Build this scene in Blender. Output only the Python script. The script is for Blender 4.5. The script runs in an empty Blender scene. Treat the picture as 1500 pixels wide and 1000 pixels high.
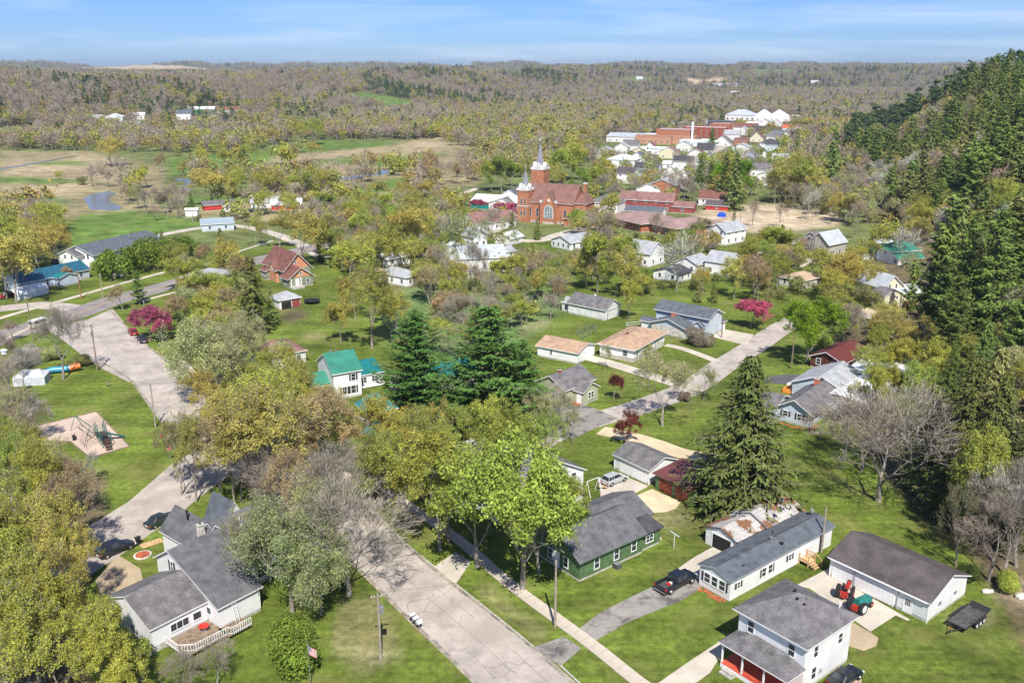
import bpy, bmesh, math, random
import numpy as np
from mathutils import Vector, Matrix
from mathutils.geometry import tessellate_polygon
R = math.radians
S = bpy.context.scene
COL = S.collection

# ---------------------------------------------------------------- camera
F_PX = 1320.0
PITCH = math.atan(405 / F_PX)
CAM_H = 62.0
cam_data = bpy.data.cameras.new('camera')
cam_data.sensor_width = 36.0
cam_data.lens = 36.0 * F_PX / 1500.0
cam_data.clip_start = 0.5
cam_data.clip_end = 40000
cam = bpy.data.objects.new('camera', cam_data)
COL.objects.link(cam)
cam.location = (0, 0, CAM_H)
cam.rotation_euler = (R(90) - PITCH, 0, 0)
S.camera = cam

# ---------------------------------------------------------------- world, sun, exposure
SUN_EL, SUN_AZ = R(51), R(173)          # azimuth clockwise from +Y (view direction)
w = bpy.data.worlds.new('World'); S.world = w; w.use_nodes = True
nt = w.node_tree
bg = nt.nodes['Background']
sky = nt.nodes.new('ShaderNodeTexSky')
sky.sky_type = 'NISHITA'; sky.sun_disc = False
sky.sun_elevation = SUN_EL; sky.sun_rotation = SUN_AZ
sky.altitude = 300; sky.air_density = 1.0; sky.dust_density = 0.1; sky.ozone_density = 2.5
# thin streaks of high cloud in the sky itself
tc = nt.nodes.new('ShaderNodeTexCoord')
mp = nt.nodes.new('ShaderNodeMapping'); mp.inputs['Scale'].default_value = (1.3, 2.0, 15.0); mp.inputs['Rotation'].default_value = (0.06, -0.05, 0)
cn = nt.nodes.new('ShaderNodeTexNoise'); cn.inputs['Scale'].default_value = 2.6; cn.inputs['Detail'].default_value = 9; cn.inputs['Roughness'].default_value = 0.55; cn.inputs['Distortion'].default_value = 0.5
cr = nt.nodes.new('ShaderNodeValToRGB'); cr.color_ramp.elements[0].position = 0.45; cr.color_ramp.elements[1].position = 0.80
mx = nt.nodes.new('ShaderNodeMixRGB'); mx.blend_type = 'MIX'; mx.inputs['Color2'].default_value = (5.6, 6.6, 8.0, 1)
fm = nt.nodes.new('ShaderNodeMath'); fm.operation = 'MULTIPLY'; fm.inputs[1].default_value = 0.7
tint = nt.nodes.new('ShaderNodeMixRGB'); tint.blend_type = 'MULTIPLY'; tint.inputs['Fac'].default_value = 1.0
tint.inputs['Color2'].default_value = (0.32, 0.48, 0.88, 1)
nt.links.new(tc.outputs['Generated'], mp.inputs['Vector']); nt.links.new(mp.outputs['Vector'], cn.inputs['Vector'])
nt.links.new(cn.outputs['Fac'], cr.inputs['Fac']); nt.links.new(cr.outputs['Color'], fm.inputs[0])
nt.links.new(fm.outputs[0], mx.inputs['Fac']); nt.links.new(sky.outputs['Color'], tint.inputs['Color1'])
nt.links.new(tint.outputs['Color'], mx.inputs['Color1'])
nt.links.new(mx.outputs['Color'], bg.inputs['Color']); bg.inputs['Strength'].default_value = 0.092
sd = bpy.data.lights.new('sun', 'SUN'); sd.energy = 4.8; sd.angle = R(0.53); sd.color = (1.0, 0.95, 0.86)
sun = bpy.data.objects.new('sun', sd); COL.objects.link(sun)
_sv = Vector((math.cos(SUN_EL) * math.sin(SUN_AZ), math.cos(SUN_EL) * math.cos(SUN_AZ), math.sin(SUN_EL)))
sun.rotation_euler = _sv.to_track_quat('Z', 'Y').to_euler(); sun.location = (0, 0, 200)
S.view_settings.view_transform = 'Standard'; S.view_settings.look = 'None'
S.view_settings.gamma = 1; S.view_settings.exposure = 0.66
S.cycles.max_bounces = 5; S.cycles.diffuse_bounces = 3; S.cycles.transparent_max_bounces = 8
S.cycles.volume_bounces = 0

# ---------------------------------------------------------------- terrain
FOOT = [(0, 52), (60, 54), (96, 61), (130, 68), (165, 84), (225, 100), (300, 122), (362, 150), (480, 188), (700, 250), (850, 312), (1000, 420)]
AZ = [-80, -32, -29, -24.5, -20, -16, -12, -5, 2, 10, 20, 28, 80]
R0 = [800, 800, 800, 820, 840, 860, 1000, 1250, 1700, 2300, 2400, 2200, 2200]
R1 = [1350, 1350, 1350, 1300, 1350, 1500, 1900, 2200, 2600, 3300, 3400, 3300, 3300]
HH = [49, 50, 49, 37, 38, 42, 43, 45, 45, 45, 43, 50, 50]

def sm(t):
    t = np.clip(t, 0, 1); return t * t * (3 - 2 * t)

def terrain(x, y):
    x = np.asarray(x, dtype=float); y = np.asarray(y, dtype=float)
    r = np.hypot(x, y); az = np.degrees(np.arctan2(x, np.maximum(y, 1e-6)))
    az = np.where(y <= 0, np.sign(x) * 80, az)
    r0 = np.interp(az, AZ, R0); r1 = np.interp(az, AZ, R1); hh = np.interp(az, AZ, HH)
    wob = 0.5 * np.sin(az * 0.9 + 1.3) + 0.3 * np.sin(az * 2.3 + 0.4) + 0.2 * np.sin(az * 5.1)
    hill = hh * sm((r - r0 * (1 + 0.05 * wob)) / (r1 - r0))
    back = sm((r - r1 - 150) / 500)
    hill = hill * (1 - 0.28 * back) + back * 5 * np.sin(x * 0.0021 + 1) * np.sin(y * 0.0017)
    far = sm((r - 4800) / 900)
    hill = hill * (1 - far) + far * (54 + 9 * wob + 6 * np.sin(az * .7 + 2) + 3 * np.sin(az * 1.9))
    rough = 3.0 * np.sin(x * .013 + .3) * np.sin(y * .011 + 1.0) + 1.6 * np.sin(x * .031 + y * .027)
    hill = hill + rough * sm((r - 850) / 300)
    fx = np.interp(y, [p[0] for p in FOOT], [p[1] for p in FOOT])
    d = x - fx
    fade = 1 - sm((y - 620) / 420)
    side = 53 * sm(d / 118.0) * fade
    side = side + 2.2 * np.sin(y * .045) * sm(d / 40) * fade
    return np.maximum(hill, 0 * hill) + side

def tz(x, y):
    return float(terrain(x, y))

CT, ST = math.cos(PITCH), math.sin(PITCH)
def ray(px, py):
    a = (px - 750) / F_PX; b = (500 - py) / F_PX
    return a, CT + b * ST, -ST + b * CT

def P(px, py, z=0.0):
    "place on the level plane z seen at that spot of the photograph"
    a, b, c = ray(px, py); t = (z - CAM_H) / c
    return Vector((a * t, b * t, z))

def PT(px, py):
    "the same on the terrain"
    a, b, c = ray(px, py)
    t = np.concatenate([np.arange(40, 1200, 2.0), np.arange(1200, 9000, 10.0)])
    z = CAM_H + c * t; g = terrain(a * t, b * t)
    k = np.argmax(z <= g)
    if not (z <= g).any(): k = len(t) - 1
    return Vector((a * t[k], b * t[k], float(g[k])))

def proj(x, y, z):
    dz = z - CAM_H; dep = y * CT - dz * ST; up = y * ST + dz * CT
    return 750 + F_PX * x / dep, 500 - F_PX * up / dep, dep

def height_at(base, top_py):
    "height of an upright thing standing at base whose top shows at that row"
    b = (500 - top_py) / F_PX; k = (-ST + b * CT) / (CT + b * ST)
    return CAM_H + k * base.y - base.z

def inpoly(x, y, poly):
    x = np.asarray(x); y = np.asarray(y); ins = np.zeros(x.shape, bool); n = len(poly)
    for i in range(n):
        x0, y0 = poly[i][0], poly[i][1]; x1, y1 = poly[i - 1][0], poly[i - 1][1]
        if y0 == y1: continue
        c = ((y0 > y) != (y1 > y)) & (x < (x1 - x0) * (y - y0) / (y1 - y0) + x0)
        ins ^= c
    return ins

# ---------------------------------------------------------------- materials
def new_mat(name):
    m = bpy.data.materials.new(name); m.use_nodes = True
    return m, m.node_tree, m.node_tree.nodes['Principled BSDF']

MC = {}
def mat(name, col, rough=.8, var=.12, scale=3.0, metal=0.0, spec=.3, siding=0, ribs=None, fine=0.0, bump=0.0, col2=None, stain=None, coord='Object', emis=None):
    """plain procedural surface: base colour with two scales of noise, optional siding lines (z), ribs (axis, pitch)"""
    if name in MC: return MC[name]
    m, t, b = new_mat(name); N = t.nodes.new; L = t.links.new
    tcn = N('ShaderNodeTexCoord'); out = tcn.outputs[coord]
    b.inputs['Roughness'].default_value = rough; b.inputs['Metallic'].default_value = metal
    b.inputs['Specular IOR Level'].default_value = spec
    n1 = N('ShaderNodeTexNoise'); n1.inputs['Scale'].default_value = scale; n1.inputs['Detail'].default_value = 5
    L(out, n1.inputs['Vector'])
    mixc = N('ShaderNodeMixRGB'); c = Vector(col); c2 = Vector(col2) if col2 else c * (1 - var * 2.2)
    c1 = c * (1 + var) if not col2 else c
    mixc.inputs['Color1'].default_value = (*c1, 1); mixc.inputs['Color2'].default_value = (*c2, 1)
    cr_ = N('ShaderNodeValToRGB'); cr_.color_ramp.elements[0].position = .35; cr_.color_ramp.elements[1].position = .68
    L(n1.outputs['Fac'], cr_.inputs['Fac']); L(cr_.outputs['Color'], mixc.inputs['Fac'])
    last = mixc.outputs['Color']
    if fine:
        n2 = N('ShaderNodeTexNoise'); n2.inputs['Scale'].default_value = fine; n2.inputs['Detail'].default_value = 3
        L(out, n2.inputs['Vector'])
        mr = N('ShaderNodeMapRange'); mr.inputs['From Min'].default_value = .3; mr.inputs['From Max'].default_value = .7
        mr.inputs['To Min'].default_value = .72; mr.inputs['To Max'].default_value = 1.25
        L(n2.outputs['Fac'], mr.inputs['Value'])
        mm = N('ShaderNodeMixRGB'); mm.blend_type = 'MULTIPLY'; mm.inputs['Fac'].default_value = 1
        L(last, mm.inputs['Color1']); L(mr.outputs['Result'], mm.inputs['Color2']); last = mm.outputs['Color']
    if stain:
        n3 = N('ShaderNodeTexNoise'); n3.inputs['Scale'].default_value = stain[1]; n3.inputs['Detail'].default_value = 6
        L(out, n3.inputs['Vector'])
        r3 = N('ShaderNodeValToRGB'); r3.color_ramp.elements[0].position = stain[2]; r3.color_ramp.elements[1].position = stain[2] + .06
        L(n3.outputs['Fac'], r3.inputs['Fac'])
        m3 = N('ShaderNodeMixRGB'); m3.inputs['Color2'].default_value = (*stain[0], 1)
        L(r3.outputs['Color'], m3.inputs['Fac']); L(last, m3.inputs['Color1']); last = m3.outputs['Color']
    L(last, b.inputs['Base Color'])
    hsrc = None
    if siding:
        sp = N('ShaderNodeSeparateXYZ'); L(out, sp.inputs[0])
        md = N('ShaderNodeMath'); md.operation = 'MULTIPLY'; md.inputs[1].default_value = 1 / siding; L(sp.outputs['Z'], md.inputs[0])
        fr = N('ShaderNodeMath'); fr.operation = 'FRACT'; L(md.outputs[0], fr.inputs[0]); hsrc = fr.outputs[0]; dist = .03
    if ribs:
        sp = N('ShaderNodeSeparateXYZ'); L(out, sp.inputs[0])
        md = N('ShaderNodeMath'); md.operation = 'MULTIPLY'; md.inputs[1].default_value = 1 / ribs[1]; L(sp.outputs[ribs[0]], md.inputs[0])
        fr = N('ShaderNodeMath'); fr.operation = 'FRACT'; L(md.outputs[0], fr.inputs[0])
        gt = N('ShaderNodeMath'); gt.operation = 'GREATER_THAN'; gt.inputs[1].default_value = .82; L(fr.outputs[0], gt.inputs[0]); hsrc = gt.outputs[0]; dist = .05
    if bump and hsrc is None:
        hsrc = (n2 if fine else n1).outputs['Fac']; dist = bump
    if hsrc is not None:
        bp = N('ShaderNodeBump'); bp.inputs['Distance'].default_value = dist; bp.inputs['Strength'].default_value = .7
        L(hsrc, bp.inputs['Height']); L(bp.outputs['Normal'], b.inputs['Normal'])
    if emis:
        b.inputs['Emission Color'].default_value = (*emis, 1); b.inputs['Emission Strength'].default_value = 1
    MC[name] = m
    return m

WHITE = mat('white_siding', (.80, .80, .80), .6, .04, .6, siding=.16)
WHITE2 = mat('old_white_siding', (.68, .68, .65), .7, .10, .8, siding=.16)
CREAM = mat('cream_siding', (.66, .61, .44), .7, .05, .7, siding=.16)
TAUPE = mat('taupe_siding', (.42, .38, .33), .75, .08, .7, siding=.16)
BEIGE = mat('pale_sage_siding', (.42, .43, .30), .75, .06, .7, siding=.16)
SAGE = mat('sage_siding', (.24, .27, .19), .75, .08, .7, siding=.16)
PEACH = mat('peach_shingle_siding', (.62, .29, .16), .75, .08, .9, siding=.16)
GREENW = mat('green_siding', (.10, .175, .075), .75, .14, 1.2, siding=.18)
BLUEGREY = mat('blue_grey_siding', (.30, .36, .44), .7, .06, .8, siding=.16)
BLUEW = mat('pale_blue_siding', (.50, .57, .64), .7, .06, .8, siding=.16)
REDW = mat('red_siding', (.30, .075, .065), .75, .12, .8, siding=.16)
BROWNW = mat('dark_brown_siding', (.13, .045, .03), .75, .15, .8, siding=.2)
STONEW = mat('limestone_wall', (.55, .52, .46), .85, .16, 1.2, fine=4, bump=.05)
BRICK = mat('orange_brick', (.40, .165, .09), .85, .12, .7, fine=5, bump=.02)
BRICK2 = mat('dark_red_brick', (.32, .08, .045), .85, .14, .7, fine=5, bump=.02)
BRICKP = mat('pale_brick', (.50, .27, .17), .85, .14, .7, fine=5, bump=.02)
CONC = mat('concrete', (.44, .41, .36), .9, .08, .5, fine=3)
TRIM = mat('white_trim', (.76, .76, .76), .5, .02, 1)
TRIMG = mat('green_trim', (.05, .10, .05), .6, .05, 1)
TRIMD = mat('dark_trim', (.05, .05, .055), .6, .05, 1)
TRIMB = mat('brown_trim', (.16, .10, .06), .6, .08, 1)
GUTTER = mat('grey_trim', (.35, .37, .40), .5, .05, 1)
SH_GREY = mat('grey_shingles', (0.115, 0.115, 0.122), .9, .14, .9, fine=7, bump=.02)
SH_MID = mat('weathered_grey_shingles', (0.148, 0.141, 0.144), .9, .16, .8, fine=5, bump=.02)
SH_DARK = mat('charcoal_shingles', (0.063, 0.063, 0.070), .9, .16, .9, fine=7, bump=.02)
SH_SLATE = mat('slate_blue_shingles', (0.100, 0.115, 0.133), .9, .14, .9, fine=7, bump=.02)
SH_BRN = mat('brown_grey_shingles', (0.092, 0.078, 0.078), .9, .16, .5, fine=6, bump=.02)
SH_RED = mat('red_brown_shingles', (0.178, 0.078, 0.063), .9, .14, .7, fine=5, bump=.02)
SH_RED2 = mat('dull_red_shingles', (.23, .125, .11), .9, .14, .5, fine=5, bump=.02)
SH_TAN = mat('tan_shingles', (.40, .27, .18), .9, .12, .6, fine=5, bump=.02)
SH_SCHOOL = mat('pinkish_brown_shingles', (.30, .20, .18), .9, .10, .2, fine=2, bump=.02)
SH_LIGHT = mat('light_grey_shingles', (.33, .34, .36), .9, .10, .6, fine=4, bump=.02)
MT_GREEN = mat('green_metal_roof', (.04, .20, .14), .38, .10, .5, spec=.5, ribs=('X', .45))
MT_TEAL = mat('teal_metal_roof', (.012, .16, .165), .38, .10, .5, spec=.5, ribs=('Y', .45))
MT_WHITE = mat('white_metal_roof', (.68, .70, .72), .45, .06, .4, spec=.5, ribs=('X', .5))
MT_GREY = mat('grey_metal_roof', (.42, .45, .48), .45, .08, .4, spec=.5, ribs=('X', .5))
MT_RED = mat('brown_red_metal_roof', (.145, .045, .04), .45, .10, .6, spec=.5, ribs=('Y', .5))
MT_BLUE = mat('blue_metal_roof', (.02, .10, .15), .4, .10, .6, spec=.5, ribs=('Y', .5))
MT_RUST = mat('rust_stained_white_metal_roof', (.42, .40, .375), .6, .10, .9, ribs=('Y', .5), stain=((.20, .10, .055), .40, .46))
GLASS = mat('window_glass', (.03, .04, .05), .08, .3, 1.0, spec=.8)
GLASSL = mat('pale_window_glass', (.22, .27, .30), .1, .3, 1.0, spec=.8)
SHUT = mat('charcoal_shutter', (.04, .04, .045), .6)
DOORW = mat('white_garage_door', (.74, .74, .73), .45, .03, 1)
DOORB = mat('rust_red_garage_door', (.20, .05, .025), .55, .35, 2.2)
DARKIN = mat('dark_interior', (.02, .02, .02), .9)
WOODN = mat('new_lumber', (.55, .36, .18), .8, .15, 3)
WOODP = mat('weathered_pole_wood', (.23, .17, .12), .9, .2, 2)
WOODL = mat('pale_pole_wood', (.31, .265, .215), .9, .15, 2)
WOODR = mat('reddish_pole_wood', (.30, .13, .06), .9, .2, 2)
STEEL = mat('galvanised_steel', (.45, .46, .47), .4, .1, 2, metal=.7)
WMETAL = mat('white_painted_metal', (.72, .73, .74), .4, .04, 1, spec=.5)
BLACK = mat('black_rubber', (.018, .018, .02), .85, .2, 4)
REDM = mat('red_mulch', (.42, .11, .05), .95, .2, 3, fine=6)
REDP = mat('red_paint', (.50, .03, .02), .4, .06, 2, spec=.5)
PORCHR = mat('red_porch_floor', (.50, .085, .045), .6, .08, 1)
CHROME = mat('chrome', (.65, .65, .66), .15, .02, 2, metal=1)
BARK = mat('bark', (.27, .235, .20), .95, .25, 1.6, fine=8, bump=.03)
BARKP = mat('pale_bark', (.25, .225, .195), .95, .25, 1.2, fine=8, bump=.03)

# ---------------------------------------------------------------- mesh helpers
class MB:
    def __init__(s): s.v = []; s.f = []; s.m = []; s.mats = []
    def mi(s, m):
        if m is None: m = s.mats[0] if s.mats else WHITE
        if m not in s.mats: s.mats.append(m)
        return s.mats.index(m)
    def face(s, pts, m=None):
        k = len(s.v); s.v += [tuple(p) for p in pts]; s.f.append(tuple(range(k, k + len(pts)))); s.m.append(s.mi(m))
    def mesh(s, vs, fs, m=None):
        k = len(s.v); s.v += [tuple(p) for p in vs]; i = s.mi(m)
        for f in fs: s.f.append(tuple(k + a for a in f)); s.m.append(i)
    def box(s, a, b, m=None, M=None):
        x0, y0, z0 = a; x1, y1, z1 = b
        vs = [Vector(p) for p in [(x0, y0, z0), (x1, y0, z0), (x1, y1, z0), (x0, y1, z0), (x0, y0, z1), (x1, y0, z1), (x1, y1, z1), (x0, y1, z1)]]
        if M is not None: vs = [M @ p for p in vs]
        s.mesh(vs, [(0, 3, 2, 1), (4, 5, 6, 7), (0, 1, 5, 4), (1, 2, 6, 5), (2, 3, 7, 6), (3, 0, 4, 7)], m)
    def prism(s, poly, h, m=None, mside=None, z=None):
        "poly: list of 3d points (ccw from above), extruded down by h"
        n = len(poly); top = [Vector(p) for p in poly]; bot = [p - Vector((0, 0, h)) for p in top]
        s.mesh(top, [tuple(range(n))], m)
        s.mesh(top + bot, [(i, n + i, n + (i + 1) % n, (i + 1) % n) for i in range(n)], mside or m)
        s.mesh(bot, [tuple(reversed(range(n)))], mside or m)
    def tube(s, pts, rads, n=6, m=None, cap=True):
        pts = [Vector(p) for p in pts]; k = len(s.v); i0 = s.mi(m)
        if not isinstance(rads, (list, tuple)): rads = [rads] * len(pts)
        for i, p in enumerate(pts):
            d = (pts[min(i + 1, len(pts) - 1)] - pts[max(i - 1, 0)])
            d = d.normalized() if d.length > 1e-9 else Vector((0, 0, 1))
            u = d.cross(Vector((0.13, 0.27, 1)) if abs(d.z) < .9 else Vector((1, 0.1, 0))).normalized(); v = d.cross(u)
            for j in range(n):
                a = 2 * math.pi * j / n
                s.v.append(tuple(p + (u * math.cos(a) + v * math.sin(a)) * rads[i]))
        for i in range(len(pts) - 1):
            for j in range(n):
                a = k + i * n + j; b = k + i * n + (j + 1) % n
                s.f.append((a, b, b + n, a + n)); s.m.append(i0)
        if cap:
            s.f.append(tuple(reversed(range(k, k + n)))); s.m.append(i0)
            e = k + (len(pts) - 1) * n; s.f.append(tuple(range(e, e + n))); s.m.append(i0)
    def cyl(s, c, r, h, n=16, m=None, axis='z', r2=None):
        c = Vector(c); d = {'x': Vector((1, 0, 0)), 'y': Vector((0, 1, 0)), 'z': Vector((0, 0, 1))}[axis]
        s.tube([c, c + d * h], [r, r if r2 is None else r2], n, m)
    def sphere(s, c, r, m=None, nu=10, nv=6, sc=(1, 1, 1)):
        c = Vector(c); vs = []; fs = []
        for i in range(nv + 1):
            for j in range(nu):
                th = math.pi * i / nv; ph = 2 * math.pi * j / nu
                vs.append(c + Vector((r * sc[0] * math.sin(th) * math.cos(ph), r * sc[1] * math.sin(th) * math.sin(ph), r * sc[2] * math.cos(th))))
        for i in range(nv):
            for j in range(nu):
                fs.append((i * nu + j, (i + 1) * nu + j, (i + 1) * nu + (j + 1) % nu, i * nu + (j + 1) % nu))
        s.mesh(vs, fs, m)
    def data(s, name):
        me = bpy.data.meshes.new(name); me.from_pydata(s.v, [], s.f)
        for m in s.mats: me.materials.append(m)
        if len(s.mats) > 1: me.polygons.foreach_set('material_index', s.m)
        me.update(); return me
    def build(s, name, parent=None, smooth=False, loc=(0, 0, 0), rot=0):
        me = s.data(name)
        if smooth: me.polygons.foreach_set('use_smooth', [True] * len(me.polygons))
        return link(name, me, parent, loc, rot)

def link(name, me, parent=None, loc=(0, 0, 0), rot=0, scale=None):
    o = bpy.data.objects.new(name, me); COL.objects.link(o); o.parent = parent
    o.location = loc; o.rotation_euler = (0, 0, rot) if not isinstance(rot, (tuple, list)) else rot
    if scale is not None: o.scale = (scale,) * 3 if not isinstance(scale, (tuple, list)) else scale
    return o

LAND = []       # landmarks used when describing trees: (phrase, x, y)
KEEP = []       # ground discs nothing is planted in: (x, y, r)
CLEAR = []      # views kept open: (px0, py0, px1, py1, distance)

def thing(name, label, cat, loc, rot=0, group=None):
    o = link(name, None, None, loc, rot); o['label'] = label; o['category'] = cat
    if group: o['group'] = group
    return o
def tag(o, label, cat, group=None):
    o['label'] = label; o['category'] = cat
    if group: o['group'] = group
    return o
def struct(o): o['kind'] = 'structure'; return o
def stuff(o): o['kind'] = 'stuff'; return o
def copy_tree(o, parent=None):
    c = o.copy(); COL.objects.link(c); c.parent = parent
    for ch in o.children: copy_tree(ch, c)
    return c
# ---------------------------------------------------------------- the ground sheet
LAWN = (.104, .140, .023); LAWN2 = (.12, .16, .04); MEADOW = (.12, .145, .05); TAN = (.31, .25, .155); TAN2 = (.24, .205, .115)
WOODF = (.12, .095, .058); FIELD = (.10, .165, .035); FIELD2 = (.12, .185, .065); DIRT = (.46, .37, .26); BROWN = (.12, .095, .06); HAY = (.42, .33, .22)
ZONES = [
 # (colour, outline seen in the photograph)
 (MEADOW, [(0, 190), (700, 165), (760, 330), (640, 370), (330, 350), (0, 380)]),
 (TAN2, [(0, 222), (140, 222), (240, 245), (240, 300), (330, 300), (420, 262), (650, 190), (720, 205), (700, 270), (640, 300), (560, 330), (420, 330), (330, 318), (0, 325)]),
 (TAN, [(0, 232), (130, 226), (170, 240), (165, 262), (60, 300), (0, 312)]),
 (TAN, [(345, 236), (480, 222), (570, 214), (575, 222), (480, 233), (355, 246)]),
 (TAN, [(360, 250), (480, 240), (545, 245), (540, 252), (470, 256), (370, 260)]),
 (TAN, [(500, 300), (560, 285), (600, 278), (570, 300), (510, 312)]),
 (TAN, [(590, 212), (650, 200), (655, 222), (600, 224)]), (TAN, [(625, 232), (665, 230), (655, 242), (625, 242)]),
 (TAN, [(510, 160), (580, 157), (610, 158), (600, 165), (520, 170)]),
 (TAN, [(800, 138), (860, 137), (870, 142), (800, 144)]),
 (FIELD, [(80, 340), (120, 314), (200, 308), (275, 318), (310, 335), (240, 345), (90, 375)]),
 (FIELD, [(405, 213), (480, 206), (565, 208), (570, 214), (480, 222), (405, 226)]),
 (FIELD, [(450, 238), (560, 229), (640, 232), (600, 247), (540, 243), (480, 240), (455, 248), (400, 252)]),
 (FIELD, [(500, 280), (560, 265), (612, 256), (605, 266), (560, 283), (500, 297)]),
 (FIELD, [(240, 232), (350, 224), (400, 220), (400, 236), (300, 255), (250, 256)]),
 (FIELD, [(232, 292), (320, 288), (380, 292), (320, 303), (236, 303)]),
 (FIELD, [(495, 139), (530, 134), (570, 141), (610, 150), (598, 158), (560, 160), (520, 150)]),
 (FIELD, [(470, 134), (500, 132), (512, 140), (498, 143)]),
 (FIELD, [(0, 190), (48, 189), (60, 202), (0, 209)]), (FIELD2, [(275, 175), (320, 170), (318, 176), (280, 182)]),
 (FIELD2, [(640, 280), (700, 272), (690, 300), (650, 312)]), (FIELD, [(620, 178), (648, 182), (650, 200), (630, 196)]),
 (FIELD2, [(600, 228), (650, 222), (640, 232), (610, 234)]),
 (HAY, [(118, 103), (150, 92), (262, 97), (330, 104), (300, 108), (200, 107)]), (FIELD2, [(240, 100), (262, 94), (270, 97), (258, 102)]),
 (FIELD2, [(338, 105), (395, 100), (400, 108), (340, 110)]), (FIELD2, [(600, 99), (640, 98), (640, 102), (600, 102)]),
 (FIELD2, [(895, 115), (960, 113), (960, 119), (905, 119)]),
 (DIRT, [(1000, 330), (1030, 306), (1100, 299), (1180, 302), (1225, 314), (1232, 330), (1120, 345)]),
 (LAWN2, [(1150, 345), (1185, 352), (1195, 372), (1150, 378)]),
 (TAN2, [(580, 380), (700, 400), (800, 440), (810, 470), (700, 560), (600, 500), (560, 440)]),
 (FIELD2, [(690, 560), (740, 520), (800, 480), (850, 440), (800, 420), (720, 430), (640, 430), (600, 420), (560, 450), (560, 500)]),
 (TAN, [(760, 482), (800, 470), (812, 466), (800, 478), (765, 492)]), (TAN, [(440, 492), (478, 490), (480, 497), (442, 500)]),
 (BROWN, [(408, 462), (440, 452), (458, 458), (440, 470), (412, 472)]),
 (BROWN, [(0, 560), (50, 575), (60, 660), (150, 700), (160, 790), (120, 850), (150, 940), (150, 1040), (-200, 1040), (-200, 560)]),
 (BROWN, [(1240, 480), (1420, 500), (1500, 620), (1500, 850), (1440, 830), (1340, 750), (1230, 620), (1200, 530)]),
 (DIRT, [(1455, 868), (1500, 855), (1540, 870), (1540, 905), (1500, 898)]),
 (TAN2, [(940, 742), (1010, 745), (1020, 765), (985, 785), (950, 770)]),
 (DIRT, [(1390, 912), (1440, 902), (1450, 912), (1400, 925)]),
 (DIRT, [(520, 955), (600, 960), (560, 975)]), (TAN2, [(500, 880), (560, 880), (580, 940), (540, 1000), (480, 960)]),
 (FIELD2, [(430, 102), (470, 100), (480, 106), (440, 108)]), (HAY, [(655, 97), (705, 97), (705, 102), (655, 102)]), (FIELD2, [(1100, 103), (1160, 102), (1168, 109), (1105, 110)]), (HAY, [(1000, 117), (1060, 115), (1075, 122), (1010, 123)]), (FIELD2, [(300, 111), (345, 109), (352, 117), (305, 118)]), (FIELD2, [(700, 104), (760, 103), (765, 109), (705, 109)]),
 (FIELD, [(0, 258), (90, 262), (150, 268), (60, 270), (0, 268)]), (FIELD, [(30, 238), (110, 236), (150, 240), (60, 243)]), (FIELD2, [(0, 292), (80, 288), (110, 300), (0, 304)]),
 (TAN2, [(690, 870), (720, 862), (800, 935), (780, 945)]),
]
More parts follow.
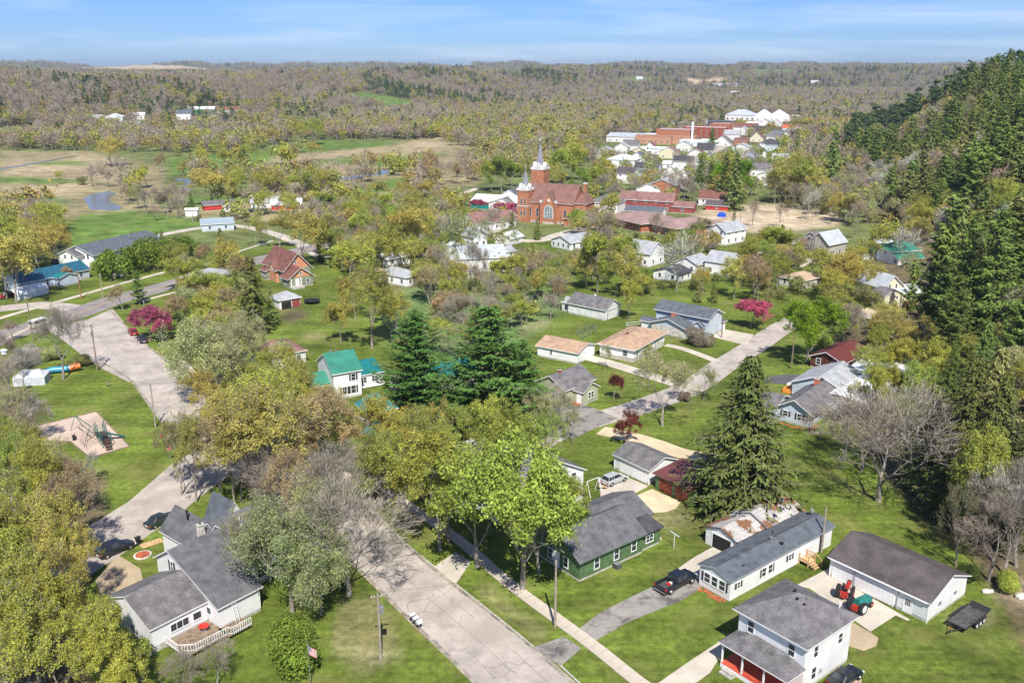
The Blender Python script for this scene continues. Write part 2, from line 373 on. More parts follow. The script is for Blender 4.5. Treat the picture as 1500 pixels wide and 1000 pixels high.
def build_ground():
    rows = [4.0]
    while rows[-1] < 13000: rows.append(rows[-1] * (1.0105 if rows[-1] > 40 else 1.12))
    rows = np.array(rows)
    az = np.concatenate([np.arange(-84, -34, 2.5), np.arange(-34, 34.01, 0.2), np.arange(36.5, 85, 2.5)])
    A, Rr = np.meshgrid(np.radians(az), rows)
    X = (Rr * np.sin(A)).ravel(); Y = (Rr * np.cos(A)).ravel() - 3
    Z = terrain(X, Y)
    nr, nc = len(rows), len(az)
    idx = np.arange(nr * nc).reshape(nr, nc)
    q = np.stack([idx[:-1, :-1], idx[:-1, 1:], idx[1:, 1:], idx[1:, :-1]], -1).reshape(-1, 4)
    me = bpy.data.meshes.new('ground')
    me.vertices.add(nr * nc); me.vertices.foreach_set('co', np.stack([X, Y, Z], -1).ravel())
    me.loops.add(q.size); me.loops.foreach_set('vertex_index', q.ravel())
    me.polygons.add(len(q)); me.polygons.foreach_set('loop_start', np.arange(0, q.size, 4))
    me.update(); me.validate()
    c = np.tile(np.array(LAWN), (len(X), 1)).astype(float)
    r = np.hypot(X, Y)
    def blend(mask, col): c[mask] = np.array(col)
    blend((r > 330), MEADOW)
    fx = np.interp(Y, [p[0] for p in FOOT], [p[1] for p in FOOT])
    blend((X > fx - 2) & (Y < 1000), WOODF)
    blend(r > 780, WOODF)
    rs = np.random.RandomState(1)
    def wav(f, k): return np.sin(X * f + k) * np.cos(Y * f * 1.3 + 2 * k) + .6 * np.sin((X + Y) * f * 2.1 + 3 * k) + .5 * np.sin((X - 1.3 * Y) * f * 4.3 + k)
    wx = wav(.33, 1.1); wy = wav(.31, 4.2)
    amp = np.clip(r / 260., .35, 4)
    for col, poly in ZONES:
        wp = [PT(*p) for p in poly]; near_ = max(p[1] for p in poly) > 420
        mk = inpoly(X + wx * amp, Y + wy * amp, wp)
        if near_ and col in (TAN2, DIRT, TAN): c[mk] = c[mk] * .45 + np.array(col) * .55
        else: blend(mk, col)
    g3 = c.reshape(nr, nc, 3)
    for _ in range(3):
        g3[1:-1, 1:-1] = (g3[1:-1, 1:-1] * 2 + g3[:-2, 1:-1] + g3[2:, 1:-1] + g3[1:-1, :-2] + g3[1:-1, 2:]) / 6
    c = g3.reshape(-1, 3)
    far = sm((r - 2500) / 2500)[:, None]
    c = c * (1 - far) + np.array([.10, .105, .05]) * far
    hay = inpoly(X, Y, [PT(*p) for p in ZONES[23][1]]); c[hay] = np.array(HAY)
    ca = me.color_attributes.new('zone', 'FLOAT_COLOR', 'POINT')
    ca.data.foreach_set('color', np.concatenate([c, np.ones((len(c), 1))], 1).ravel())
    m, t, b = new_mat('ground_cover'); N = t.nodes.new; L = t.links.new
    at = N('ShaderNodeAttribute'); at.attribute_name = 'zone'
    tcn = N('ShaderNodeTexCoord'); v = tcn.outputs['Object']
    last = at.outputs['Color']
    for sc, lo, hi, det in ((.018, .80, 1.22, 4), (.13, .66, 1.32, 7), (1.1, .72, 1.3, 5), (7, .66, 1.36, 2)):
        n = N('ShaderNodeTexNoise'); n.inputs['Scale'].default_value = sc; n.inputs['Detail'].default_value = det; L(v, n.inputs['Vector'])
        mr = N('ShaderNodeMapRange'); mr.inputs['From Min'].default_value = .32; mr.inputs['From Max'].default_value = .68
        mr.inputs['To Min'].default_value = lo; mr.inputs['To Max'].default_value = hi; L(n.outputs['Fac'], mr.inputs['Value'])
        mm = N('ShaderNodeMixRGB'); mm.blend_type = 'MULTIPLY'; mm.inputs['Fac'].default_value = 1
        L(last, mm.inputs['Color1']); L(mr.outputs['Result'], mm.inputs['Color2']); last = mm.outputs['Color']
    mpg = N('ShaderNodeMapping'); mpg.inputs['Rotation'].default_value = (0, 0, R(-40)); mpg.inputs['Scale'].default_value = (.03, .8, 1); L(v, mpg.inputs['Vector'])
    n = N('ShaderNodeTexNoise'); n.inputs['Scale'].default_value = 1.0; n.inputs['Detail'].default_value = 2; L(mpg.outputs['Vector'], n.inputs['Vector'])
    mr = N('ShaderNodeMapRange'); mr.inputs['From Min'].default_value = .35; mr.inputs['From Max'].default_value = .65; mr.inputs['To Min'].default_value = .84; mr.inputs['To Max'].default_value = 1.14; L(n.outputs['Fac'], mr.inputs['Value'])
    mm = N('ShaderNodeMixRGB'); mm.blend_type = 'MULTIPLY'; mm.inputs['Fac'].default_value = 1; L(last, mm.inputs['Color1']); L(mr.outputs['Result'], mm.inputs['Color2']); last = mm.outputs['Color']
    # thin dry spots in the grass
    n = N('ShaderNodeTexNoise'); n.inputs['Scale'].default_value = .11; n.inputs['Detail'].default_value = 8; n.inputs['Roughness'].default_value = .65; L(v, n.inputs['Vector'])
    r_ = N('ShaderNodeValToRGB'); r_.color_ramp.elements[0].position = .50; r_.color_ramp.elements[1].position = .70; L(n.outputs['Fac'], r_.inputs['Fac'])
    f = N('ShaderNodeMath'); f.operation = 'MULTIPLY'; f.inputs[1].default_value = .55; L(r_.outputs['Color'], f.inputs[0])
    m3 = N('ShaderNodeMixRGB'); m3.inputs['Color2'].default_value = (.23, .205, .075, 1); L(f.outputs[0], m3.inputs['Fac']); L(last, m3.inputs['Color1'])
    L(m3.outputs['Color'], b.inputs['Base Color']); b.inputs['Roughness'].default_value = .95; b.inputs['Specular IOR Level'].default_value = .1
    n = N('ShaderNodeTexNoise'); n.inputs['Scale'].default_value = 6; n.inputs['Detail'].default_value = 3; L(v, n.inputs['Vector'])
    bp = N('ShaderNodeBump'); bp.inputs['Distance'].default_value = .12; bp.inputs['Strength'].default_value = .8
    L(n.outputs['Fac'], bp.inputs['Height']); L(bp.outputs['Normal'], b.inputs['Normal'])
    me.materials.append(m)
    me.polygons.foreach_set('use_smooth', [True] * len(me.polygons))
    o = link('ground', me); struct(o); return o
GROUND = build_ground()
# the air: one closed box of thin haze round everything
_hm = bpy.data.materials.new('thin_haze'); _hm.use_nodes = True; _ht = _hm.node_tree; _ht.nodes.remove(_ht.nodes['Principled BSDF'])
_pv = _ht.nodes.new('ShaderNodeVolumePrincipled'); _pv.inputs['Color'].default_value = (.66, .82, 1, 1); _pv.inputs['Density'].default_value = .000075; _pv.inputs['Anisotropy'].default_value = .2
_ht.links.new(_pv.outputs[0], _ht.nodes['Material Output'].inputs['Volume'])
_b = MB(); _b.box((-13500, -1500, -1.3), (13500, 13500, 112), _hm); stuff(_b.build('haze'))

# ---------------------------------------------------------------- roads, drives, walks
def road_mat(name, col, crack=.35, patch=(.10, .10, .10), pfac=.5, light=None, ps=.16):
    m, t, b = new_mat(name); N = t.nodes.new; L = t.links.new
    v = N('ShaderNodeTexCoord').outputs['Object']
    n1 = N('ShaderNodeTexNoise'); n1.inputs['Scale'].default_value = .22; n1.inputs['Detail'].default_value = 8; n1.inputs['Roughness'].default_value = .62; L(v, n1.inputs['Vector'])
    r1 = N('ShaderNodeValToRGB'); r1.color_ramp.elements[0].position = .36; r1.color_ramp.elements[1].position = .66; L(n1.outputs['Fac'], r1.inputs['Fac'])
    m1 = N('ShaderNodeMixRGB'); m1.inputs['Color1'].default_value = (*[x * .80 for x in col], 1); m1.inputs['Color2'].default_value = (*(light or [x * 1.12 for x in col]), 1)
    L(r1.outputs['Color'], m1.inputs['Fac'])
    n2 = N('ShaderNodeTexNoise'); n2.inputs['Scale'].default_value = 9; n2.inputs['Detail'].default_value = 3; L(v, n2.inputs['Vector'])
    mr = N('ShaderNodeMapRange'); mr.inputs['To Min'].default_value = .75; mr.inputs['To Max'].default_value = 1.22; L(n2.outputs['Fac'], mr.inputs['Value'])
    m2 = N('ShaderNodeMixRGB'); m2.blend_type = 'MULTIPLY'; m2.inputs['Fac'].default_value = 1; L(m1.outputs['Color'], m2.inputs['Color1']); L(mr.outputs['Result'], m2.inputs['Color2'])
    # cracks
    wn = N('ShaderNodeTexNoise'); wn.inputs['Scale'].default_value = .5; wn.inputs['Detail'].default_value = 4; L(v, wn.inputs['Vector'])
    ad = N('ShaderNodeMixRGB'); ad.blend_type = 'ADD'; ad.inputs['Fac'].default_value = 1.0; L(v, ad.inputs['Color1']); L(wn.outputs['Color'], ad.inputs['Color2'])
    vo = N('ShaderNodeTexVoronoi'); vo.feature = 'DISTANCE_TO_EDGE'; vo.inputs['Scale'].default_value = .34; L(ad.outputs['Color'], vo.inputs['Vector'])
    lt = N('ShaderNodeMath'); lt.operation = 'LESS_THAN'; lt.inputs[1].default_value = .0075; L(vo.outputs['Distance'], lt.inputs[0])
    n4 = N('ShaderNodeTexNoise'); n4.inputs['Scale'].default_value = .13; L(v, n4.inputs['Vector'])
    g4 = N('ShaderNodeMath'); g4.operation = 'GREATER_THAN'; g4.inputs[1].default_value = .54; L(n4.outputs['Fac'], g4.inputs[0])
    cf = N('ShaderNodeMath'); cf.operation = 'MULTIPLY'; L(lt.outputs[0], cf.inputs[0]); L(g4.outputs[0], cf.inputs[1])
    cf2 = N('ShaderNodeMath'); cf2.operation = 'MULTIPLY'; cf2.inputs[1].default_value = crack; L(cf.outputs[0], cf2.inputs[0])
    m4 = N('ShaderNodeMixRGB'); m4.inputs['Color2'].default_value = (.10, .095, .09, 1); L(cf2.outputs[0], m4.inputs['Fac']); L(m2.outputs['Color'], m4.inputs['Color1'])
    # dark repairs
    n5 = N('ShaderNodeTexNoise'); n5.inputs['Scale'].default_value = ps; n5.inputs['Detail'].default_value = 9; n5.inputs['Roughness'].default_value = .68; L(v, n5.inputs['Vector'])
    r5 = N('ShaderNodeValToRGB'); r5.color_ramp.elements[0].position = .50; r5.color_ramp.elements[1].position = .62; L(n5.outputs['Fac'], r5.inputs['Fac'])
    f5 = N('ShaderNodeMath'); f5.operation = 'MULTIPLY'; f5.inputs[1].default_value = pfac; L(r5.outputs['Color'], f5.inputs[0])
    m5 = N('ShaderNodeMixRGB'); m5.inputs['Color2'].default_value = (*patch, 1); L(f5.outputs[0], m5.inputs['Fac']); L(m4.outputs['Color'], m5.inputs['Color1'])
    L(m5.outputs['Color'], b.inputs['Base Color']); b.inputs['Roughness'].default_value = .92; b.inputs['Specular IOR Level'].default_value = .2
    return m
ROADM = road_mat('worn_pale_asphalt', (.42, .37, .325), .8, (.23, .205, .185), .6)
HWYM = road_mat('highway_asphalt', (.25, .225, .215), .3, (.18, .17, .16), .3)
DRIVEM = road_mat('patched_drive_asphalt', (.27, .25, .225), .8, (.085, .08, .08), .95, None, .33)
DARKM = road_mat('dark_drive_asphalt', (.11, .105, .11), .3, (.08, .08, .08), .4)
CONCM = road_mat('drive_concrete', (.50, .45, .37), .4, (.36, .33, .28), .3)
CONCY = road_mat('buff_concrete', (.58, .47, .31), .3, (.45, .37, .26), .3)
GRAVM = road_mat('pale_gravel', (.47, .42, .36), .0, (.36, .32, .27), .5)
DIRTM = road_mat('bare_dirt', (.42, .33, .22), .0, (.30, .24, .16), .5)
WALKM = road_mat('sidewalk_concrete', (.50, .44, .36), .2, (.38, .34, .28), .3)
SANDM = road_mat('playground_sand', (.50, .39, .31), .0, (.43, .34, .27), .5)
YEL = mat('yellow_road_paint', (.62, .38, .06), .7, .15, 2)
WATER, _t, _b = new_mat('river_water'); _b.inputs['Base Color'].default_value = (.13, .14, .13, 1); _b.inputs['Roughness'].default_value = .16; _b.inputs['Specular IOR Level'].default_value = .5
_n = _t.nodes.new('ShaderNodeTexNoise'); _n.inputs['Scale'].default_value = .8; _p = _t.nodes.new('ShaderNodeBump'); _p.inputs['Strength'].default_value = .25
_t.links.new(_n.outputs['Fac'], _p.inputs['Height']); _t.links.new(_p.outputs['Normal'], _b.inputs['Normal'])

ROADS = []
def sheet(name, pts, m, z=.02, px=True, keep=True, sub=0):
    wp = [P(*p) for p in pts] if px else [Vector((*p, 0)) for p in pts]
    tris = tessellate_polygon([wp])
    me = bpy.data.meshes.new(name); me.from_pydata([(p.x, p.y, z) for p in wp], [], [tuple(t) for t in tris]); me.update()
    bm = bmesh.new(); bm.from_mesh(me)
    for f in bm.faces:
        if f.normal.z < 0: f.normal_flip()
    bm.to_mesh(me); bm.free()
    me.materials.append(m); o = link(name, me); struct(o)
    if keep: ROADS.append([(p.x, p.y) for p in wp])
    return o
def smooth(pts, n=5):
    out = []
    for i in range(len(pts) - 1):
        p0 = pts[max(i - 1, 0)]; p1 = pts[i]; p2 = pts[i + 1]; p3 = pts[min(i + 2, len(pts) - 1)]
        for k in range(n):
            t = k / n
            out.append(.5 * ((2 * p1) + (p2 - p0) * t + (2 * p0 - 5 * p1 + 4 * p2 - p3) * t * t + (3 * p1 - p0 - 3 * p2 + p3) * t ** 3))
    out.append(pts[-1]); return out
def offset(pts, d):
    out = []
    for i, p in enumerate(pts):
        t = (pts[min(i + 1, len(pts) - 1)] - pts[max(i - 1, 0)]); t.z = 0; t.normalize()
        out.append(p + Vector((-t.y, t.x, 0)) * d)
    return out
def ribbon(name, pts, wd, m, z=.02, px=True, drape=False, keep=True, n=6):
    c = [(PT(*p) if drape else P(*p)) for p in pts] if px else [Vector((*p, 0)) for p in pts]
    c = smooth(c, n); a = offset(c, wd / 2); b = offset(c, -wd / 2); vs = []; fs = []
    for p, q in zip(a, b):
        for v_ in (p, q): vs.append((v_.x, v_.y, (tz(v_.x, v_.y) if drape else 0) + z))
    for i in range(len(c) - 1): fs.append((2 * i, 2 * i + 1, 2 * i + 3, 2 * i + 2))
    me = bpy.data.meshes.new(name); me.from_pydata(vs, [], fs); me.update(); me.materials.append(m)
    o = link(name, me); struct(o)
    if keep: ROADS.append([(p.x, p.y) for p in a] + [(p.x, p.y) for p in reversed(b)])
    return o
def kerb(pts, side=1, wd=.16, h=.13, px=True):
    c = smooth([P(*p) for p in pts] if px else [Vector((*p, 0)) for p in pts], 4); a = offset(c, side * wd)
    mb = MB()
    for i in range(len(c) - 1):
        q = [c[i], c[i + 1], a[i + 1], a[i]] if side > 0 else [a[i], a[i + 1], c[i + 1], c[i]]
        mb.prism([(p.x, p.y, h) for p in reversed(q)] if False else [(p.x, p.y, h) for p in q], h, CONC)
    return struct(mb.build('kerb'))

# village street running down from the highway junction to the lower right corner
STL = [(150, 533), (190, 557), (211, 584), (240, 622), (300, 672), (420, 745), (500, 812), (546, 856), (595, 905), (647, 954), (693, 1000), (760, 1072)]
STR = [(165, 456), (198, 490), (237, 522), (284, 561), (330, 600), (430, 672), (540, 747), (595, 797), (667, 856), (750, 920), (843, 1000), (920, 1070)]
sl = smooth([P(*p) for p in STL], 4); sr = smooth([P(*p) for p in STR], 4)
sheet('village_street', [(p.x, p.y) for p in sl] + [(p.x, p.y) for p in reversed(sr)], ROADM, .024, px=False)
kerb(STR[2:7], 1); kerb([(549, 752), (595, 797), (635, 830)], 1); kerb([(667, 856), (720, 898), (780, 947)], 1); kerb([(821, 976), (870, 1022)], 1)
TARM = mat('crack_sealant', (.19, .175, .16), .8, .2, 2); GUTM = mat('gutter_grit', (.30, .26, .21), .95, .25, .8, fine=4)
_rs = random.Random(12); sm_ = [(sl[i] + sr[min(len(sr) - 1, int(i * len(sr) / len(sl)))]) / 2 for i in range(len(sl))]
def between(t, f):
    a = sl[0].lerp(sl[0], 0); i = t * (len(sl) - 1); k = min(int(i), len(sl) - 2); p = sl[k].lerp(sl[k + 1], i - k)
    j = t * (len(sr) - 1); k = min(int(j), len(sr) - 2); q = sr[k].lerp(sr[k + 1], j - k); return p.lerp(q, f)
for f_ in (.27, .5, .74):
    q_ = [between(t / 60, f_ + _rs.uniform(-.006, .006)) for t in range(8, 61)]
    k = 0
    while k < len(q_) - 6:
        n_ = _rs.randint(4, 12); ribbon('tar_seam', [(p.x, p.y) for p in q_[k:k + n_]], _rs.uniform(.035, .065), TARM, .030, px=False, keep=False, n=2); k += n_ + _rs.randint(0, 3)
for i in range(17):
    t = .2 + i * .048; f0, f1 = _rs.choice(((0.02, .5), (.5, .97), (.02, .97), (.27, .74))); ribbon('tar_seam', [(p.x, p.y) for p in [between(t + _rs.uniform(-.004, .004), f0 + (f1 - f0) * u / 5) for u in range(6)]], .045, TARM, .031, px=False, keep=False, n=2)
for f_ in (.02, .98): ribbon('gutter_grit', [(p.x, p.y) for p in [between(t / 40, f_) for t in range(41)]], .55, GUTM, .028, px=False, keep=False, n=2)
sheet('street_junction', [(66, 480), (128, 468), (165, 452), (180, 470), (190, 560), (150, 540), (120, 520), (95, 500)], ROADM, .020)
sheet('side_street', [(320, 640), (250, 681), (189, 734), (122, 776), (60, 812), (40, 880), (120, 850), (164, 821), (189, 804), (224, 779), (259, 755), (300, 722), (345, 690)], ROADM, .020)
sheet('gravel_pullout', [(0, 860), (60, 830), (70, 880), (50, 912), (0, 905)], GRAVM, .012)
sheet('gravel_patch', [(172, 812), (205, 832), (210, 850), (175, 865), (150, 880), (140, 850)], DIRTM, .013)
HW = [(-60, 520), (0, 494), (62, 474), (118, 457), (163, 441), (240, 420), (330, 394), (410, 374), (520, 352), (640, 345), (720, 341)]
ribbon('highway', HW, 9.5, HWYM, .028)
c_ = smooth([P(*p) for p in HW], 6)
for d_ in (-.12, .12):
    a_ = offset(c_, d_ - .055); b_ = offset(c_, d_ + .055); q_ = MB()
    for i in range(len(c_) - 1): q_.face([(a_[i].x, a_[i].y, .033), (a_[i + 1].x, a_[i + 1].y, .033), (b_[i + 1].x, b_[i + 1].y, .033), (b_[i].x, b_[i].y, .033)], YEL)
    struct(q_.build('centre_line'))
ribbon('frontage_apron', [(0, 452), (60, 447), (110, 452)], 7, ROADM, .014)
ribbon('footpath', [(-40, 478), (0, 466), (48, 452), (99, 438), (168, 418), (240, 399), (285, 388)], 2.0, WALKM, .036)
ribbon('roadside_path', [(10, 496), (60, 472), (75, 466)], 1.2, WALKM, .037)
ribbon('south_verge_path', [(205, 442), (240, 432), (275, 424)], 1.5, WALKM, .012)
ribbon('footpath_to_highway', [(60, 372), (100, 385), (130, 408)], 1.5, WALKM, .012) if False else None
ribbon('farm_lane', [(180, 355), (240, 343), (300, 333), (350, 331), (400, 342), (440, 358), (475, 378)], 5.0, GRAVM, .012)
ribbon('lane_bank', [(300, 388), (345, 370), (400, 352)], 1.4, GRAVM, .014)
ribbon('back_road', [(760, 668), (800, 640), (860, 618), (930, 598), (1010, 568), (1060, 535), (1108, 505), (1145, 480), (1190, 455)], 6.2, ROADM, .022)
sheet('drive_court', [(805, 594), (846, 588), (905, 612), (840, 642), (800, 640)], DRIVEM, .030)
sheet('dark_drive', [(1118, 552), (1150, 548), (1210, 550), (1200, 566), (1150, 563), (1120, 560)], DARKM, .030)
ribbon('alley', [(880, 630), (925, 640), (960, 650), (1000, 664), (1050, 672)], 4.0, CONCY, .016)
ribbon('tan_house_drive', [(852, 521), (900, 534), (990, 562), (1020, 574)], 3.6, CONCM, .027)
ribbon('tan_house_walk', [(975, 505), (1005, 512), (1052, 530)], 2.2, CONCM, .026)
sheet('hillside_house_drive', [(1050, 480), (1104, 490), (1094, 506), (1045, 494)], CONCM, .030)
ribbon('church_drive', [(735, 352), (790, 352), (820, 343), (850, 336), (862, 331)], 5.5, CONCM, .026)
ribbon('church_road', [(700, 345), (735, 332), (765, 310), (800, 302)], 6, ROADM, .020)
ribbon('northern_street', [(850, 305), (880, 297), (930, 282), (985, 262), (1010, 240), (1060, 215)], 7, ROADM, .020)
ribbon('upper_lane', [(1030, 300), (980, 299), (940, 294)], 5, ROADM, .021)
ribbon('downtown_street', [(960, 210), (1010, 194), (1070, 178), (1090, 172)], 9, ROADM, .020)
ribbon('valley_road', [(0, 191), (60, 190), (130, 189), (200, 186), (270, 183), (330, 180)], 8, GRAVM, .05, drape=True)
ribbon('farmyard_track', [(290, 178), (300, 172), (316, 170), (318, 168)], 6, GRAVM, .05, drape=True)
ribbon('park_path', [(655, 292), (670, 286), (700, 276)], 4, GRAVM, .015)
ribbon('hill_lane', [(1110, 370), (1170, 375), (1230, 395), (1290, 408), (1350, 402), (1380, 420)], 4.5, ROADM, .020)
ribbon('stone_house_path', [(1172, 391), (1190, 382), (1202, 377)], 1.4, CONCM, .022)
sheet('farmhouse_yard', [(1255, 455), (1345, 450), (1350, 462), (1330, 478), (1290, 470), (1250, 462)], GRAVM, .018)
ribbon('yard_track', [(1265, 452), (1300, 465), (1340, 478), (1380, 490)], 3, CONCY, .023)
# near drives
sheet('house_drive', [(845, 923), (880, 896), (959, 857), (985, 838), (1025, 842), (1028, 860), (1001, 878), (924, 909), (870, 939), (858, 931)], DRIVEM, .030)
sheet('shed_drive', [(985, 838), (1018, 815), (1046, 800), (1066, 812), (1024, 848)], CONCM, .034)
sheet('drive_apron', [(780, 948), (803, 940), (826, 932), (852, 949), (821, 976), (800, 962)], DRIVEM, .030)
sheet('porch_house_drive', [(964, 1000), (1010, 968), (1057, 937), (1062, 950), (1040, 985), (1015, 1003), (960, 1050), (920, 1040)], CONCM, .030)
sheet('garage_pad', [(1184, 860), (1216, 841), (1333, 907), (1330, 909), (1312, 901), (1275, 925), (1240, 900)], CONCM, .034)
sheet('gravel_strip', [(1166, 857), (1214, 832), (1217, 842), (1184, 861)], GRAVM, .030)
sheet('worn_dirt', [(1240, 906), (1275, 926), (1287, 934), (1283, 946), (1265, 953), (1240, 945)], DIRTM, .028)
sheet('car_spot', [(1205, 1005), (1225, 985), (1262, 985), (1262, 1010)], DIRTM, .028)
sheet('garage_apron', [(908, 694), (950, 712), (922, 727), (905, 740), (880, 728), (876, 700)], GRAVM, .032)
sheet('brown_garage_apron', [(955, 716), (997, 735), (990, 745), (975, 750), (957, 751), (924, 729)], CONCY, .034)
sheet('side_walk_spur', [(635, 830), (667, 808), (690, 822), (667, 856)], CONCM, .026)
sheet('street_walk_spur', [(227, 524), (262, 516), (290, 548), (284, 561)], CONCM, .019)
sheet('verge_island', [(238, 522), (252, 514), (268, 527), (258, 532)], mat('verge_grass', LAWN, .95, .2, 2, fine=8), .05)
# playground
_pg = [(53, 624), (141, 603), (190, 654), (132, 671), (103, 647), (63, 646)]
sheet('playground_sand', _pg, SANDM, .03)
_mb = MB(); _w = [P(*p) for p in _pg]
for i in range(len(_w)):
    a, b = _w[i], _w[(i + 1) % len(_w)]; d = (b - a); L_ = d.length; M_ = Matrix.Translation(a) @ Matrix.Rotation(math.atan2(d.y, d.x), 4, 'Z')
    _mb.box((0, -.09, 0), (L_ - .2, .09, .18), WOODP, M_)
struct(_mb.build('playground_timber_edging'))
sheet('basketball_strip', [(238, 638), (263, 633), (266, 637), (240, 643)], CONCM, .02)
sheet('pond', [(122, 291), (134, 285), (158, 280), (172, 283), (160, 289), (163, 297), (180, 304), (172, 308), (132, 307), (128, 299)], WATER, .06, keep=True)
ribbon('river', [(-20, 251), (30, 243), (70, 236), (112, 228)], 5, WATER, .05)
ribbon('creek', [(505, 262), (525, 258), (548, 256), (570, 250)], 9, WATER, .05)
ribbon('creek_bend', [(262, 262), (278, 268), (270, 280)], 6, WATER, .05)
# the sidewalk along the street, slab by slab
def sidewalk(pts, wd, step=1.5, name='sidewalk'):
    c = smooth([P(*p) for p in pts], 8); L_ = [0]
    for i in range(1, len(c)): L_.append(L_[-1] + (c[i] - c[i - 1]).length)
    base = ribbon(name, pts, wd + .06, mat('joint_sand', (.16, .14, .11), .95), .010)
    s = 0; rnd = random.Random(4); me = {}
    while s < L_[-1] - step:
        i = max(k for k in range(len(L_)) if L_[k] <= s + step / 2); i = min(i, len(c) - 2)
        t = (s + step / 2 - L_[i]) / (L_[i + 1] - L_[i]); p = c[i].lerp(c[i + 1], t); d = c[i + 1] - c[i]
        if 'a' not in me:
            mb = MB(); mb.box((-step / 2 + .025, -wd / 2, 0), (step / 2 - .025, wd / 2, .05), WALKM); me['a'] = mb.data('slab')
        o = link('slab', me['a'], base, (p.x, p.y, .012 + rnd.random() * .012), (rnd.uniform(-.006, .006), rnd.uniform(-.006, .006), math.atan2(d.y, d.x)))
        s += step
sidewalk([(985, 1030), (938, 1000), (870, 946), (813, 904), (760, 865), (724, 836), (690, 805), (640, 768), (560, 716)], 1.7)
sidewalk([(545, 735), (525, 712), (500, 690)], 1.4, name='upper_sidewalk')
# ---------------------------------------------------------------- buildings
GA = 38.5
_wm = {}
def win_mesh(w, h, panes=2, fm=TRIM, tall=True):
    k = ('w', round(w, 2), round(h, 2), panes, fm.name)
    if k in _wm: return _wm[k]
    b = MB(); t = .10
    b.box((-w / 2 - t, -.06, 0 - t), (-w / 2, 0, h + t), fm); b.box((w / 2, -.06, -t), (w / 2 + t, 0, h + t), fm)
    b.box((-w / 2, -.06, h), (w / 2, 0, h + t), fm); b.box((-w / 2, -.08, -t), (w / 2, 0, 0), fm)
    if tall: b.box((-w / 2, -.045, h / 2 - .025), (w / 2, 0, h / 2 + .025), fm)
    for i in range(1, panes): x = -w / 2 + w * i / panes; b.box((x - .03, -.05, 0), (x + .03, 0, h), fm)
    p = MB(); p.box((-w / 2, -.02, 0), (w / 2, -.002, h), GLASS)
    _wm[k] = (b.data('window'), p.data('pane')); return _wm[k]
def shut_mesh(h, w=.32, m=SHUT):
    k = ('s', h, w, m.name)
    if k not in _wm:
        b = MB(); b.box((-w / 2, -.05, 0), (w / 2, 0, h), m)
        for i in range(1, int(h / .22)): b.box((-w / 2 + .03, -.065, i * .22 - .02), (w / 2 - .03, -.05, i * .22 + .03), m)
        _wm[k] = b.data('shutter')
    return _wm[k]
def door_mesh(w, h, m, fm=TRIM, glass=False):
    k = ('d', w, h, m.name, glass)
    if k not in _wm:
        b = MB(); b.box((-w / 2 - .1, -.05, 0), (-w / 2, 0, h + .1), fm); b.box((w / 2, -.05, 0), (w / 2 + .1, 0, h + .1), fm); b.box((-w / 2, -.05, h), (w / 2, 0, h + .1), fm)
        b.box((-w / 2, -.035, 0), (w / 2, 0, h), m)
        for (u0, u1, v0, v1) in ((.15, .45, .1, .4), (.55, .85, .1, .4)): b.box((-w / 2 + w * u0, -.045, h * v0), (-w / 2 + w * u1, -.035, h * v1), m)
        if glass:
            for i in range(3):
                for j in range(3): b.box((-w / 2 + w * (.16 + .24 * i), -.045, h * (.50 + .14 * j)), (-w / 2 + w * (.16 + .24 * i) + w * .2, -.035, h * (.50 + .14 * j) + h * .11), GLASS)
        else: b.box((-w / 2 + w * .2, -.045, h * .55), (w / 2 - w * .2, -.035, h * .88), m)
        b.sphere((w / 2 - .08, -.07, h * .46), .035, CHROME, 6, 4)
        _wm[k] = b.data('door')
    return _wm[k]
def gdoor_mesh(w, h, m=DOORW, rows=4):
    k = ('g', w, h, m.name, rows)
    if k not in _wm:
        b = MB(); b.box((-w / 2 - .12, -.06, 0), (-w / 2, 0, h + .12), TRIM if m is DOORW else TRIMB); b.box((w / 2, -.06, 0), (w / 2 + .12, 0, h + .12), TRIM if m is DOORW else TRIMB); b.box((-w / 2, -.06, h), (w / 2, 0, h + .12), TRIM if m is DOORW else TRIMB)
        f = b.data('door_frame'); p = MB(); p.box((-w / 2, -.02, 0), (w / 2, -.002, h), m)
        n = max(3, int(w / .62))
        for r_ in range(rows):
            for c in range(n):
                x0 = -w / 2 + w * c / n + .05; p.box((x0, -.045, h * r_ / rows + .04), (x0 + w / n - .1, -.02, h * (r_ + 1) / rows - .035), m)
        _wm[k] = (f, p.data('garage_door'))
    return _wm[k]

